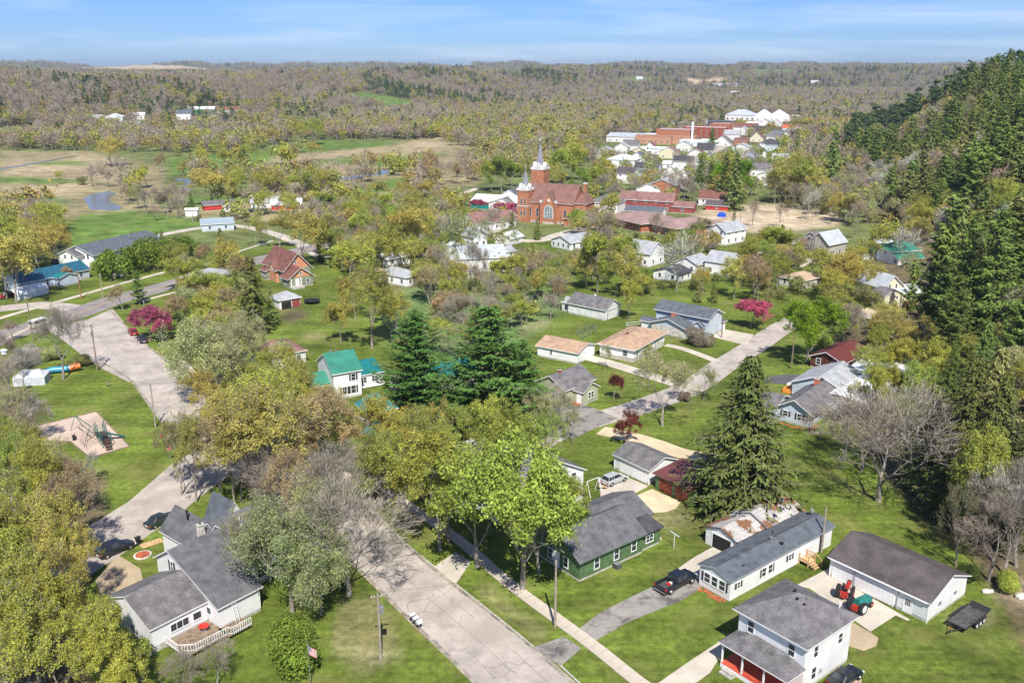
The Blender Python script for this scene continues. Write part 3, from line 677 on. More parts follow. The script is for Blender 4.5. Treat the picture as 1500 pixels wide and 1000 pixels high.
class House:
    def __init__(s, name, label, cat, A, L=None, B=None, C=None, ang=GA, z=0, group=None, gz=None, keep=True, mark=None):
        a = P(*A, z) if gz is None else PT(*A)
        s.gz = 0 if gz is None else a.z
        s.ang = R(ang); s.ux = Vector((math.cos(s.ang), math.sin(s.ang), 0)); s.uy = Vector((-math.sin(s.ang), math.cos(s.ang), 0))
        if L: s.lx, s.ly = L
        if C is not None: s.lx = (P(*C, z) - a).dot(s.ux)
        if B is not None: s.ly = (P(*B, z) - a).dot(s.uy)
        s.root = thing(name, label, cat, (a.x, a.y, s.gz), s.ang, group)
        s.o = Vector((a.x, a.y, 0))
        c = s.o + s.ux * s.lx / 2 + s.uy * s.ly / 2
        if keep: KEEP.append((c.x, c.y, math.hypot(s.lx, s.ly) / 2 + 1.0)); s.c = c
        if mark: LAND.append((mark, c.x, c.y))
    def w(s, x, y, z=0): return s.o + s.ux * x + s.uy * y + Vector((0, 0, z + s.gz))
    def wing(s, x0=0, y0=0, x1=None, y1=None, eave=2.7, ridge=4.5, axis='x', wall=WHITE, roof=SH_GREY, z0=0, over=.4, trim=TRIM, base=.35, gablem=None, hipf=None, pk=None, eave2=None):
        x1 = s.lx if x1 is None else x1; y1 = s.ly if y1 is None else y1
        b = MB(); b.mi(wall)
        def ring(z, m, zb):
            pts = [(x0, y0, z), (x1, y0, z), (x1, y1, z if eave2 is None else eave2), (x0, y1, z if eave2 is None else eave2)]
            for i in range(4):
                p, q = pts[i], pts[(i + 1) % 4]; b.face([(*p[:2], zb), (*q[:2], zb), q, p], m)
        if z0 == 0 and base:
            e = .04
            b.box((x0 + e, y0 + e, -.6), (x1 - e, y1 - e, base), CONC); ring(eave, wall, base)
        else: ring(eave, wall, z0)
        cx, cy = (x0 + x1) / 2, (y0 + y1) / 2
        if pk is not None: cy = pk
        ev2 = eave if eave2 is None else eave2
        gm = gablem or wall
        if axis == 'y':
            for y in (y0, y1):
                q = [(x0, y, eave), (x1, y, eave), (cx, y, ridge)]; b.face(q if y == y0 else q[::-1], gm)
        elif axis == 'x':
            for x in (x0, x1):
                q = [(x, y0, eave), (x, y1, ev2), (x, cy, ridge)]; b.face(q[::-1] if x == x0 else q, gm)
        elif axis == 'sx+':   # mono pitch rising to +x
            b.face([(x0, y0, eave), (x1, y0, eave), (x1, y0, ridge)], gm); b.face([(x0, y1, eave), (x1, y1, ridge), (x1, y1, eave)], gm); b.face([(x1, y0, eave), (x1, y1, eave), (x1, y1, ridge), (x1, y0, ridge)], gm)
        elif axis == 'sy+':
            b.face([(x0, y0, eave), (x0, y1, ridge), (x0, y1, eave)], gm); b.face([(x1, y0, eave), (x1, y1, eave), (x1, y1, ridge)], gm); b.face([(x1, y1, eave), (x0, y1, eave), (x0, y1, ridge), (x1, y1, ridge)], gm)
        wo = b.build('wall', s.root)
        r = MB(); r.mi(roof); o = over; T = .16
        def slab(q): r.prism([Vector(p) for p in q], T, roof, trim)
        up = .05
        if axis == 'x':
            k = (ridge - eave) / (cy - y0); e = eave - o * k + up + T; t = ridge + up + T; e2 = ev2 - o * (ridge - ev2) / (y1 - cy) + up + T
            slab([(x0 - o, y0 - o, e), (x1 + o, y0 - o, e), (x1 + o, cy, t), (x0 - o, cy, t)]); slab([(x0 - o, cy, t), (x1 + o, cy, t), (x1 + o, y1 + o, e2), (x0 - o, y1 + o, e2)])
        elif axis == 'y':
            k = (ridge - eave) / (cx - x0); e = eave - o * k + up + T; t = ridge + up + T
            slab([(x0 - o, y1 + o, e), (x0 - o, y0 - o, e), (cx, y0 - o, t), (cx, y1 + o, t)]); slab([(cx, y1 + o, t), (cx, y0 - o, t), (x1 + o, y0 - o, e), (x1 + o, y1 + o, e)])
        elif axis == 'sx+':
            k = (ridge - eave) / (x1 - x0); slab([(x0 - o, y0 - o, eave - o * k + up + T), (x1 + o, y0 - o, ridge + o * k + up + T), (x1 + o, y1 + o, ridge + o * k + up + T), (x0 - o, y1 + o, eave - o * k + up + T)])
        elif axis == 'sy+':
            k = (ridge - eave) / (y1 - y0); slab([(x0 - o, y0 - o, eave - o * k + up + T), (x1 + o, y0 - o, eave - o * k + up + T), (x1 + o, y1 + o, ridge + o * k + up + T), (x0 - o, y1 + o, ridge + o * k + up + T)])
        elif axis == 'hip':
            X0, X1, Y0, Y1 = x0 - o, x1 + o, y0 - o, y1 + o; lx, ly = X1 - X0, Y1 - Y0; hf = 1.0 if hipf is None else hipf
            d = min(lx, ly) / 2 * hf; e = eave + up; t = ridge
            if lx >= ly: a, c = (X0 + d, (Y0 + Y1) / 2, t), (X1 - d, (Y0 + Y1) / 2, t)
            else: a, c = ((X0 + X1) / 2, Y0 + d, t), ((X0 + X1) / 2, Y1 - d, t)
            p = [(X0, Y0, e + .18), (X1, Y0, e + .18), (X1, Y1, e + .18), (X0, Y1, e + .18)]
            if lx >= ly: fs = [[p[0], p[1], c, a], [p[1], p[2], c], [p[2], p[3], a, c], [p[3], p[0], a]]
            else: fs = [[p[0], p[1], a], [p[1], p[2], c, a], [p[2], p[3], c], [p[3], p[0], a, c]]
            for f in fs:
                ff = [f[0]]
                for v_ in f[1:]:
                    if (Vector(v_) - Vector(ff[-1])).length > 1e-3: ff.append(v_)
                if (Vector(ff[0]) - Vector(ff[-1])).length < 1e-3: ff.pop()
                r.face(ff, roof)
            for i in range(4):
                q, u = p[i], p[(i + 1) % 4]; r.face([(q[0], q[1], e), (u[0], u[1], e), u, q], trim)
            r.face([(X0, Y1, e), (X1, Y1, e), (X1, Y0, e), (X0, Y0, e)], trim)
        elif axis == 'flat':
            r.box((x0 - o, y0 - o, eave), (x1 + o, y1 + o, eave + .2), trim); r.box((x0 - o + .25, y0 - o + .25, eave + .2), (x1 + o - .25, y1 + o - .25, eave + .23), roof)
        ro = r.build('roof', s.root)
        s.wo, s.ro = wo, ro; s.box = (x0, y0, x1, y1)
        return wo, ro
    def at(s, side, u, z, out=0.0):
        x0, y0, x1, y1 = s.box
        return {'S': ((x0 + u, y0 - out, z), 0), 'W': ((x0 - out, y0 + u, z), -R(90)), 'N': ((x0 + u, y1 + out, z), R(180)), 'E': ((x1 + out, y0 + u, z), R(90))}[side]
    def win(s, side, u, z, w=.9, h=1.35, panes=1, shut=False, fm=TRIM, tall=True, shm=SHUT):
        f, p = win_mesh(w, h, panes, fm, tall); loc, rt = s.at(side, u, z, .004)
        o = link('window', f, s.root, loc, rt); link('pane', p, o)
        if shut:
            for sg in (-1, 1): link('shutter', shut_mesh(round(h, 2), m=shm), o, (sg * (w / 2 + .30), 0, 0))
        return o
    def door(s, side, u, z=.1, w=.95, h=2.05, m=TRIM, glass=False):
        loc, rt = s.at(side, u, z, .004); return link('door', door_mesh(w, h, m, glass=glass), s.root, loc, rt)
    def gdoor(s, side, u, w=2.6, h=2.1, m=DOORW, rows=4, z=.05):
        f, p = gdoor_mesh(w, h, m, rows); loc, rt = s.at(side, u, z, .004)
        o = link('door_frame', f, s.root, loc, rt); link('garage_door', p, o); return o
    def chim(s, x, y, z0, z1, w=.6, d=.5, m=BRICK2):
        b = MB(); b.box((x - w / 2, y - d / 2, z0), (x + w / 2, y + d / 2, z1), m); b.box((x - w / 2 - .07, y - d / 2 - .07, z1), (x + w / 2 + .07, y + d / 2 + .07, z1 + .12), CONC); b.cyl((x, y, z1 + .12), .11, .2, 8, DARKIN)
        return b.build('chimney', s.ro)
    def vent(s, x, y, z, r=.07, h=.45, m=BLACK):
        b = MB(); b.cyl((x, y, z), r, h, 8, m); b.cyl((x, y, z + h), r * 1.5, .06, 8, m); return b.build('vent_pipe', s.ro)
    def boxpart(s, name, boxes, m, parent=None):
        b = MB()
        for q in boxes: b.box(q[0], q[1], q[2] if len(q) > 2 else m)
        return b.build(name, parent or s.root)
    def auto(s, st=1, n=(2, 2), w=.9, h=1.25, z=1.0, step=2.8, sides='SW', shut=False, door=None, fm=TRIM):
        x0, y0, x1, y1 = s.box
        for sd, k in zip('SWNE', (n[0], n[1], n[0], n[1])):
            if sd not in sides: continue
            ln = (x1 - x0) if sd in 'SN' else (y1 - y0)
            for f in range(st):
                for i in range(k):
                    u = ln * (i + .5) / k
                    if door and f == 0 and door == (sd, i): s.door(sd, u, .1); continue
                    s.win(sd, u, z + f * step, w, h, shut=shut, fm=fm)

def open_view(x0, y0, x1, y1, h):
    "keep the view of a house free of planted trees"
    CLEAR.append((x0, y0, x1, y1, h.c.y if hasattr(h, 'c') else h))
# ================================================================ houses near the camera
H = House
# green house -----------------------------------------------------
h = H('green_house', 'green-sided single-storey house with charcoal shingle roof beside the street', 'house', (849, 852), L=(15.2, 8), mark='the green house')
h.wing(7.6, 3.2, 16.0, 10.6, 3.0, 4.7, 'x', GREENW, SH_GREY, trim=TRIMG)
h.wing(0, 0, 11.2, 8.0, 3.0, 5.3, 'x', GREENW, SH_GREY, trim=TRIMG, over=.5)
h.win('W', 2.6, .9, .75, 1.35); h.win('W', 5.6, .9, .75, 1.35); h.door('W', 4.4, .15)
h.win('S', 2.9, .9, .8, 1.5); h.win('S', 6.4, .9, .8, 1.5); h.win('S', 9.6, 1.0, .8, 1.5)
h.vent(6, 5.3, 4.8); h.vent(9, 6.2, 4.3, .05, .3)
h.wing(11.2, 0.3, 15.0, 3.2, 2.45, 3.0, 'sy+', GREENW, SH_DARK, trim=TRIMD, over=.35)
h.win('S', 1.7, 1.0, 1.3, 1.0, panes=2); h.door('E', 1.5, .2)
h.boxpart('step', [((15.05, .8, 0), (16.0, 2.2, .3))], CONC)
_b = MB(); _b.box((5.6, -1.0, .02), (6.4, -.25, .75), mat('air_conditioner_grey', (.25, .26, .27), .5, metal=.3))
for i in range(6): _b.box((5.58, -1.02, .12 + i * .1), (6.42, -.23, .15 + i * .1), BLACK)
_p = h.w(0, 0)
tag(_b.build('air_conditioner', None, loc=_p, rot=h.ang), 'small grey air conditioner unit against the green house side wall', 'air conditioner')
open_view(838, 735, 968, 852, h)
# white + brown garages -------------------------------------------
h = H('two_car_garage', 'white double garage with mottled grey shingle roof behind the green house', 'garage', (950, 710), L=(6.2, 7.5), mark='the white double garage')
h.wing(0, 0, 6.2, 7.5, 2.5, 3.7, 'y', WHITE, SH_MID, over=.35); h.gdoor('W', 1.9, 2.6, 2.05); h.gdoor('W', 4.9, 2.6, 2.05)
h.boxpart('corner_board', [((-.05, -.05, 0), (.1, .1, 2.5)), ((-.05, 7.4, 0), (.1, 7.55, 2.5)), ((-.05, 3.35, 0), (-.01, 3.45, 2.5))], TRIM)
open_view(898, 645, 1000, 735, h)
h = H('brown_roof_garage', 'green garage with brown metal roof and two rust-red wooden doors', 'garage', (957, 716), L=(6.2, 7.4), mark='the rust-red garage doors')
h.ly = 7.4
h.wing(0.3, -7.3, 6.3, -0.1, 2.5, 3.0, 'sx+', GREENW, MT_RED, over=.4, trim=TRIMB, base=0)
h.gdoor('W', 1.9, 2.5, 2.05, DOORB, 4); h.gdoor('W', 5.1, 2.5, 2.05, DOORB, 4)
KEEP.append((h.w(3, -4).x, h.w(3, -4).y, 5))
# mobile home ------------------------------------------------------
h = H('mobile_home', 'long white mobile home with slate-blue shingle roof and dark shutters', 'mobile home', (1068, 881), L=(21.4, 4.7), mark='the white mobile home')
h.wing(0, 0, 21.4, 4.7, 2.85, 3.55, 'x', WHITE, SH_SLATE, over=.3, trim=GUTTER, base=.1)
h.boxpart('ridge_cap', [((-.3, 2.28, 3.74), (21.7, 2.42, 3.78))], SH_DARK)
for u in (1.2, 2.35, 3.5): h.win('W', u, 1.0, .85, 1.25)
h.boxpart('shutter', [((-.06, .35, 1.0), (-.01, .6, 2.25))], SHUT); h.boxpart('shutter', [((-.06, 4.1, 1.0), (-.01, 4.35, 2.25))], SHUT)
h.win('S', 1.6, 1.3, .5, .8, shut=True)
h.win('S', 6.6, 1.0, .8, 1.15); h.win('S', 7.9, 1.0, .8, 1.15)
h.boxpart('shutter', [((5.85, -.06, 1.0), (6.08, -.01, 2.15))], SHUT); h.boxpart('shutter', [((8.45, -.06, 1.0), (8.68, -.01, 2.15))], SHUT)
h.win('S', 12.0, 1.25, .6, .85, shut=True); h.door('S', 14.8, .75, .9, 2.0)
h.vent(3.4, 1.0, 3.1, .22, .18); h.vent(10.6, 2.0, 3.6, .18, .5, STEEL); h.vent(11.4, 1.0, 3.1, .2, .4); h.vent(12.5, 3.2, 3.4); h.vent(17.0, 1.4, 3.2, .05, .3)
_b = MB(); _b.cyl((18.6, -.12, 0), .07, 3.2, 8, DARKIN)
_b.build('downpipe', h.root)
_q = h.w(14.0, -1.5); _b = MB()
st = thing('wooden_steps', 'new lumber entry steps with railings beside the mobile home door', 'steps', (_q.x, _q.y, 0), h.ang)
_b.box((0, 0, .6), (1.6, 1.45, .68), WOODN); _b.build('landing', st)
_b = MB()
for i in range(3): _b.box((0.1, -.3 * (i + 1), .45 - .17 * i), (1.3, -.3 * i, .50 - .17 * i), WOODN)
_b.build('stair_treads', st); _b = MB()
for x in (0, 1.55):
    for y in (0.02, 1.35): _b.box((x, y, 0), (x + .09, y + .09, 1.6), WOODN)
    _b.box((x, 0, 1.52), (x + .09, 1.4, 1.6), WOODN); _b.box((x, 0, 1.05), (x + .09, 1.4, 1.12), WOODN)
    _b.tube([(x + .04, 0, 1.55), (x + .04, -.95, .95)], .04, 4, WOODN); _b.box((x, -.95, 0), (x + .09, -.86, 1.0), WOODN)
for i in range(8): _b.box((1.56, .1 + i * .16, .68), (1.6, .15 + i * .16, 1.52), WOODN)
_b.build('railing', st)
_q = h.w(-.1, .3); _b = MB()
_rn = random.Random(3)
for i in range(60): x = -_rn.random() * .9; y = _rn.random() * 4.0; _b.sphere((x, y, .03), .10 + _rn.random() * .1, REDM, 5, 3, (1, 1, .5))
o = _b.build('mulch_bed', None, loc=(_q.x, _q.y, 0), rot=h.ang); tag(o, 'red mulch bed under the front windows of the mobile home', 'flower bed'); stuff(o)
_q = h.w(20.6, 3.2, 3.5); _b = MB()
dish = thing('satellite_dish', 'grey satellite dish on the far end of the mobile home roof', 'satellite dish', _q, h.ang)
_b.tube([(0, 0, 0), (0, 0, .5), (.1, -.1, .75)], .025, 6, STEEL); _b.build('mount', dish)
_b = MB(); c0 = Vector((.1, -.2, .85)); ax = Vector((.2, -.85, .5)).normalized()
_u = ax.cross(Vector((0, 0, 1))).normalized(); _v = ax.cross(_u)
_vs = [c0]; _fs = []
for k, rr in ((1, .2), (2, .42)):
    for j in range(14):
        a = 2 * math.pi * j / 14; _vs.append(c0 + (_u * math.cos(a) + _v * math.sin(a)) * rr + ax * (.03 * k * k))
_fs += [(0, 1 + j, 1 + (j + 1) % 14) for j in range(14)] + [(1 + j, 15 + j, 15 + (j + 1) % 14, 1 + (j + 1) % 14) for j in range(14)]
_b.mesh(_vs, _fs, STEEL); _b.build('reflector', dish); _b = MB(); _b.tube([c0, c0 + ax * .5], .015, 5, STEEL); _b.sphere(c0 + ax * .5, .05, BLACK, 6, 4); _b.build('receiver', dish)
open_view(1018, 745, 1212, 880, h)
# rust-roofed garage ----------------------------------------------
h = H('rusty_garage', 'old white garage with rust-stained metal roof and dark open doorway', 'garage', (1074, 803), L=(12, 5.2), mark='the rusty-roofed garage')
h.ly = 4
h.wing(-1.8, -1.8, 4.2, 3.3, 2.4, 3.3, 'x', WHITE, MT_RUST, over=.25, trim=TRIMD, base=0)
h.boxpart('doorway', [((-1.84, -.9, 0), (-1.78, 2.1, 2.05))], DARKIN)
h.boxpart('door_frame', [((-1.86, -1.1, 0), (-1.8, -.9, 2.2)), ((-1.86, 2.1, 0), (-1.8, 2.3, 2.2)), ((-1.86, -.9, 2.05), (-1.8, 2.1, 2.2))], TRIM)
h.wing(4.2, -2.4, 12.0, 3.4, 2.6, 3.8, 'x', WHITE, MT_RUST, over=.3, trim=GUTTER, base=0)
KEEP.append((h.w(3, 0).x, h.w(3, 0).y, 7.5))
open_view(1032, 728, 1175, 805, h)
# long garage ------------------------------------------------------
h = H('long_garage', 'long white three-bay garage with brown-grey shingle roof on the lawn', 'garage', (1357, 912), L=(9.1, 12.8), mark='the long white garage')
h.wing(0, 0, 9.1, 12.8, 2.75, 4.55, 'y', WHITE, SH_BRN, over=.35)
h.door('W', 2.45, .1, .95, 2.05, TRIM, glass=True); h.gdoor('W', 6.7, 4.9, 2.15); h.gdoor('W', 11.0, 2.6, 2.15)
h.win('S', 2.6, 1.2, .75, .65, panes=2, tall=False); h.win('S', 6.3, 1.2, .75, .65, panes=2, tall=False)
_b = MB(); _b.tube([(-.42, .1, 2.7), (-.42, 12.7, 2.7)], .06, 6, TRIM); _b.tube([(-.42, 3.7, 2.7), (-.1, 3.7, 2.4), (-.1, 3.7, .1)], .05, 6, GUTTER); _b.tube([(-.42, 9.4, 2.7), (-.1, 9.4, 2.4), (-.1, 9.4, .1)], .05, 6, GUTTER); _b.build('gutter', h.root)
h.boxpart('corner_board', [((-.03, -.03, 0), (.1, .1, 2.7)), ((-.03, 12.72, 0), (.1, 12.83, 2.7))], TRIM)
open_view(1212, 775, 1422, 915, h)
# two-storey house -------------------------------------------------
h = H('two_storey_house', 'two-storey white house with hipped grey roof and red-floored front porch', 'house', (1183, 954), z=5.6, L=(9.3, 9.3), mark='the hipped two-storey house')
h.wing(.5, .5, 8.9, 8.8, 5.6, 8.2, 'hip', WHITE, SH_MID, over=.55)
for u in (1.6, 6.7): h.win('W', u, 3.7, .75, 1.35)
h.win('S', 1.9, 3.6, .7, 1.3); h.win('S', 6.4, 3.3, .75, 1.2); h.win('S', 1.9, .95, .75, 1.4); h.boxpart('meter_box', [((3.4, .38, 1.2), (3.8, .5, 1.7))], GUTTER)
h.win('W', 2.0, 1.2, 1.1, 1.3); h.door('W', 4.2, .6); h.win('W', 6.6, 1.2, 1.1, 1.3)
for q in ((4.0, 4.2, 7.75), (5.0, 5.2, 7.9), (4.1, 3.4, 7.4)): h.vent(*q, .12, .25)
h.vent(8.0, 1.6, 6.3, .07, .9, TRIM); h.vent(4.9, 3.6, 7.7, .05, .5, STEEL)
_b = MB(); X0, X1, Y0, Y1 = -2.75, .5, .2, 8.9
ze, zt = 2.95, 3.75; _b.mi(SH_MID)
p = [(X0, Y0, ze), (X1, Y0 - 0, ze), (X1, Y1, ze), (X0, Y1, ze)]; r0, r1 = (X1, Y0 + 2.2, zt), (X1, Y1 - 2.2, zt)
_b.face([(X0, Y1, ze + .15), (X0, Y0, ze + .15), r0, r1], SH_MID); _b.face([(X0, Y0, ze + .15), (X1, Y0, ze + .15), r0], SH_MID); _b.face([(X1, Y1, ze + .15), (X0, Y1, ze + .15), r1], SH_MID)
_b.face([(X0, Y0, ze), (X1, Y0, ze), (X1, Y0, ze + .15), (X0, Y0, ze + .15)], TRIM); _b.face([(X0, Y1, ze), (X0, Y0, ze), (X0, Y0, ze + .15), (X0, Y1, ze + .15)], TRIM); _b.face([(X1, Y1, ze), (X0, Y1, ze), (X0, Y1, ze + .15), (X1, Y1, ze + .15)], TRIM)
_b.face([(X0, Y0, ze), (X0, Y1, ze), (X1, Y1, ze), (X1, Y0, ze)], TRIM); _b.build('porch_roof', h.root)
_b = MB(); _b.box((X0 + .25, Y0 + .3, 0), (X1 - .01, Y1 - .3, .5), TRIM); _b.box((X0 + .25, Y0 + .3, .5), (X1 - .02, Y1 - .3, .56), PORCHR); _b.build('porch_deck', h.root)
for y in (Y0 + .4, 3.2, 5.9, Y1 - .4):
    h.boxpart('porch_post', [((X0 + .32, y - .08, .56), (X0 + .48, y + .08, ze))], TRIM)
h.boxpart('porch_railing', [((X0 + .37, Y0 + .4, .95), (X0 + .43, 5.9, 1.02)), ((X0 + .37, Y0 + .4, .68), (X0 + .43, 5.9, .72))] + [((X0 + .385, Y0 + .5 + i * .35, .7), (X0 + .415, Y0 + .53 + i * .35, .98)) for i in range(15)], PORCHR)
h.boxpart('porch_step', [((X0 - .35, 6.4, 0), (X0 + .25, 8.0, .35)), ((X0 - .7, 6.4, 0), (X0 - .35, 8.0, .18))], CONC)
open_view(1055, 845, 1262, 1000, h)
# house with the deck, lower left -----------------------------------
h = H('rambling_white_house', 'rambling white house of several grey-roofed wings beside the side street', 'house', (222, 925), L=(18, 14), ang=51, mark='the rambling white house')
h.wing(11.5, 1.6, 18.0, 8.0, 5.0, 7.3, 'x', WHITE, SH_GREY, over=.3); h.win('S', 2.4, 3.2); h.win('S', 4.8, 3.2); h.win('S', 3.4, .8)
h.wing(9.2, 4.0, 14.0, 12.4, 4.8, 7.2, 'y', WHITE, SH_GREY, over=.3); h.win('W', 3, 1.0); h.win('W', 6, 1.0)
h.wing(13.6, 5.0, 16.8, 9.2, 5.6, 8.7, 'y', WHITE, SH_SLATE, over=.3)
h.wing(5.0, -6.2, 10.5, 6.4, 3.2, 7.0, 'x', WHITE, SH_GREY, over=.35, pk=3.2, eave2=5.0)
h.win('W', 9.2, 4.3, .45, 1.4, panes=1, shut=True); h.win('W', 2.4, 1.5, 1.5, .9, panes=2, tall=False); h.door('W', 4.0, .9)
h.wing(-2.0, -3.9, 4.9, 5.7, 3.1, 5.2, 'x', WHITE, SH_MID, over=.25, base=.8)
h.win('S', 3.4, 1.5, 2.2, .9, panes=3, tall=False); h.win('S', 5.6, 1.5, 1.0, .9, tall=False)
h.chim(10.0, 4.4, 5.0, 7.9, .8, .6, STONEW); h.vent(10.8, 8.6, 6.9, .12, 1.2); h.vent(15.0, 3.6, 6.6, .08, .5, TRIM); h.vent(14.6, 2.6, 6.2, .07, .5, TRIM)
_b = MB()
_b.tube([(-2.06, .2, 1.6), (-2.06, -.9, 1.2)], .05, 5, BLACK); _b.tube([(-2.06, .2, 1.6), (-2.06, .15, 2.1)], .05, 5, BLACK); _b.tube([(-2.06, -.9, 1.2), (-2.06, -.9, 1.8)], .05, 5, BLACK); _b.build('wall_bracket', h.root)
h.wing(10.6, -1.4, 17.6, 1.5, 2.7, 3.4, 'sy+', WHITE, SH_MID, over=.3); h.win('S', 1.4, 1.0, 1.2, 1.1, panes=2); h.win('S', 3.6, 1.0, 1.2, 1.1, panes=2); h.win('S', 5.6, 1.0, 1.0, 1.1)
_b = MB(); _b.box((-.5, -8.0, .5), (4.9, -4.0, .62), WOODP); _b.box((4.6, -8.4, .5), (7.6, -6.3, .62), WOODP)
_b.build('deck', h.root); _b = MB()
rl = [(-.5, -4.1), (-.5, -6.6), (.6, -7.8), (4.8, -8.0), (5.0, -8.4), (7.6, -8.4)]
for a, b in zip(rl[:-1], rl[1:]):
    d = math.dist(a, b); n = max(1, int(d / .28)); _b.tube([(*a, 1.5), (*b, 1.5)], .04, 4, TRIM); _b.tube([(*a, .75), (*b, .75)], .03, 4, TRIM)
    for i in range(n + 1): t = i / n; _b.box((a[0] + (b[0] - a[0]) * t - .03, a[1] + (b[1] - a[1]) * t - .03, .5), (a[0] + (b[0] - a[0]) * t + .03, a[1] + (b[1] - a[1]) * t + .03, 1.52), TRIM)
_b.build('deck_railing', h.root)
_q = h.w(-2.2, -3.9); _b = MB(); _rn = random.Random(8)
for i in range(40): _b.sphere((-_rn.random() * .8, _rn.random() * 9, .12), .14 + _rn.random() * .18, STONEW, 6, 4, (1, 1.2, .7))
o = _b.build('rock_edging', None, loc=(_q.x, _q.y, 0), rot=h.ang); tag(o, 'row of pale field stones along the front of the rambling white house', 'stones'); stuff(o)
_q = h.w(3.4, -5.4, .62); t = thing('round_patio_table', 'round red-topped patio table on the deck of the rambling white house', 'table', _q)
_b = MB(); _b.cyl((0, 0, .70), .6, .04, 18, REDP); _b.build('table_top', t); _b = MB(); _b.cyl((0, 0, 0), .05, .7, 8, STEEL); _b.cyl((0, 0, 0), .28, .03, 12, STEEL); _b.build('pedestal', t)
_q = h.w(6.6, -6.9, .62); _b = MB()
t = thing('step_ladder', 'white ladder leaning by the deck of the rambling white house', 'ladder', _q, h.ang)
for x in (0, .5): _b.tube([(x, 0, 0), (x, .5, 2.4)], .03, 4, WMETAL)
_b.build('side_rail', t); _b = MB()
for i in range(7): _b.tube([(0, .07 * i + .06, .33 * i + .3), (.5, .07 * i + .06, .33 * i + .3)], .02, 4, WMETAL)
_b.build('rungs', t)
open_view(150, 745, 390, 935, h)
# white house among the street trees --------------------------------
h = H('tree_shaded_house', 'white grey-roofed house mostly hidden behind leafing street trees', 'house', (762, 768), L=(12, 9), mark='the tree-shaded white house')
h.wing(0, 0, 12, 9, 5.0, 8.2, 'y', WHITE, SH_MID); h.auto(2, (3, 3)); h.wing(2, 9, 10, 13, 3, 5, 'y', WHITE, SH_MID); h.wing(-2.4, 1, 0, 8, 2.7, 3.3, 'sx+', WHITE, SH_LIGHT); h.auto(1, (0, 2))
_q = h.w(13.4, .6); _b = MB(); t = thing('garden_swing', 'white pole frame with a yellow slide in the yard behind the street trees', 'swing set', (_q.x, _q.y, 0), h.ang)
for x in (0, 2.4):
    _b.tube([(x, -.8, 0), (x, 0, 2.4)], .05, 6, TRIM); _b.tube([(x, .8, 0), (x, 0, 2.4)], .05, 6, TRIM)
_b.tube([(0, 0, 2.4), (2.4, 0, 2.4)], .05, 6, TRIM); _b.build('frame', t); _b = MB(); _b.mesh([(2.5, -.3, 1.4), (2.5, .3, 1.4), (4.0, .3, .2), (4.0, -.3, .2), (2.5, -.3, 1.3), (2.5, .3, 1.3), (4.0, .3, .1), (4.0, -.3, .1)], [(0, 3, 2, 1), (4, 5, 6, 7), (0, 4, 7, 3), (1, 2, 6, 5)], mat('yellow_plastic', (.7, .42, .02), .4)); _b.build('slide', t)
h = H('flat_white_garage', 'small white-roofed building hidden under the trees above the walk', 'outbuilding', (690, 700), L=(6, 7)); h.wing(0, 0, 6, 7, 2.6, 3.4, 'x', WHITE, MT_WHITE, base=0); h.auto(1, (1, 1))
h = H('glass_porch_shed', 'pale green metal-roofed shed just visible between the street trees', 'shed', (650, 700), L=(4, 5)); h.wing(0, 0, 4, 5, 2.4, 3.1, 'y', WHITE2, mat('pale_green_roof', (.30, .45, .38), .5), base=0); h.auto(1, (1, 1))
# green-roofed farmhouse --------------------------------------------
h = H('green_roof_house', 'white two-storey house with green metal roof and shuttered windows', 'house', (530, 583), L=(9, 9), ang=30, mark='the green-roofed white house')
h.wing(-5.0, 1.4, .6, 10.6, 5.4, 8.1, 'x', WHITE, MT_GREEN, over=.35)
h.win('S', 2.1, .9, .9, 1.5, shut=True) ; h.win('S', 4.0, 3.5, .8, 1.3, shut=True); h.win('E', 2.0, 3.6); h.win('S', 3.9, .9, .9, 1.5, shut=True)
h.wing(-9.6, 3.5, -5.0, 9.5, 2.8, 4.4, 'x', WHITE, MT_GREEN); h.win('S', 2, .9); h.win('W', 2, .9)
h.wing(.6, 5.6, 6.8, 10.6, 2.6, 3.8, 'sy+', WHITE, MT_TEAL, over=.3); h.win('S', 2, 1.0, 1.2, 1.1, panes=2, shm=BLACK); h.win('S', 4.4, 1.0, 1.2, 1.1, panes=2)
h.boxpart('porch_railing', [((.8, 4.4, .3), (6.6, 4.5, .9))] , TRIM); h.vent(-3.6, 6.4, 8.0, .2, .5, STEEL); h.vent(-2.4, 6.6, 8.0, .15, .5, STEEL)
open_view(470, 508, 552, 582, h)
h = H('teal_cone_roof_porch', 'white porch wing under a pointed teal metal roof beside the tall pine', 'porch', (545, 628), L=(5, 6), ang=30, mark='the pointed teal roof')
h.wing(-.6, 0, 4.6, 5.2, 3.0, 6.0, 'hip', WHITE, MT_TEAL, over=.5); h.auto(1, (2, 2)); h.wing(-.2, -4.6, 3.6, -.05, 2.4, 3.4, 'y', WHITE, MT_TEAL, over=.3); h.auto(1, (1, 2))
open_view(520, 568, 556, 650, h)
h = H('white_gabled_cottage', 'small white gabled cottage front tucked among golden-budding trees', 'cottage', (566, 662), L=(4.5, 6), ang=30); h.wing(-2.4, 0, 2.2, 4, 2.6, 4.2, 'y', WHITE, MT_TEAL); h.auto(1, (2, 1))
h = H('teal_roof_garage', 'white garage with teal metal roof between the two tall pines', 'garage', (640, 575), L=(9, 8), ang=30); h.wing(0, 0, 9, 8, 2.8, 4.6, 'x', WHITE, MT_TEAL); h.auto(1, (2, 1))
h = H('lean_to_shed', 'white shed with grey lean-to roof beside the left tall pine', 'shed', (585, 580), L=(6, 5), ang=30); h.wing(0, 0, 6, 5, 2.4, 3.2, 'x', WHITE, SH_GREY); h.auto(1, (2, 1))
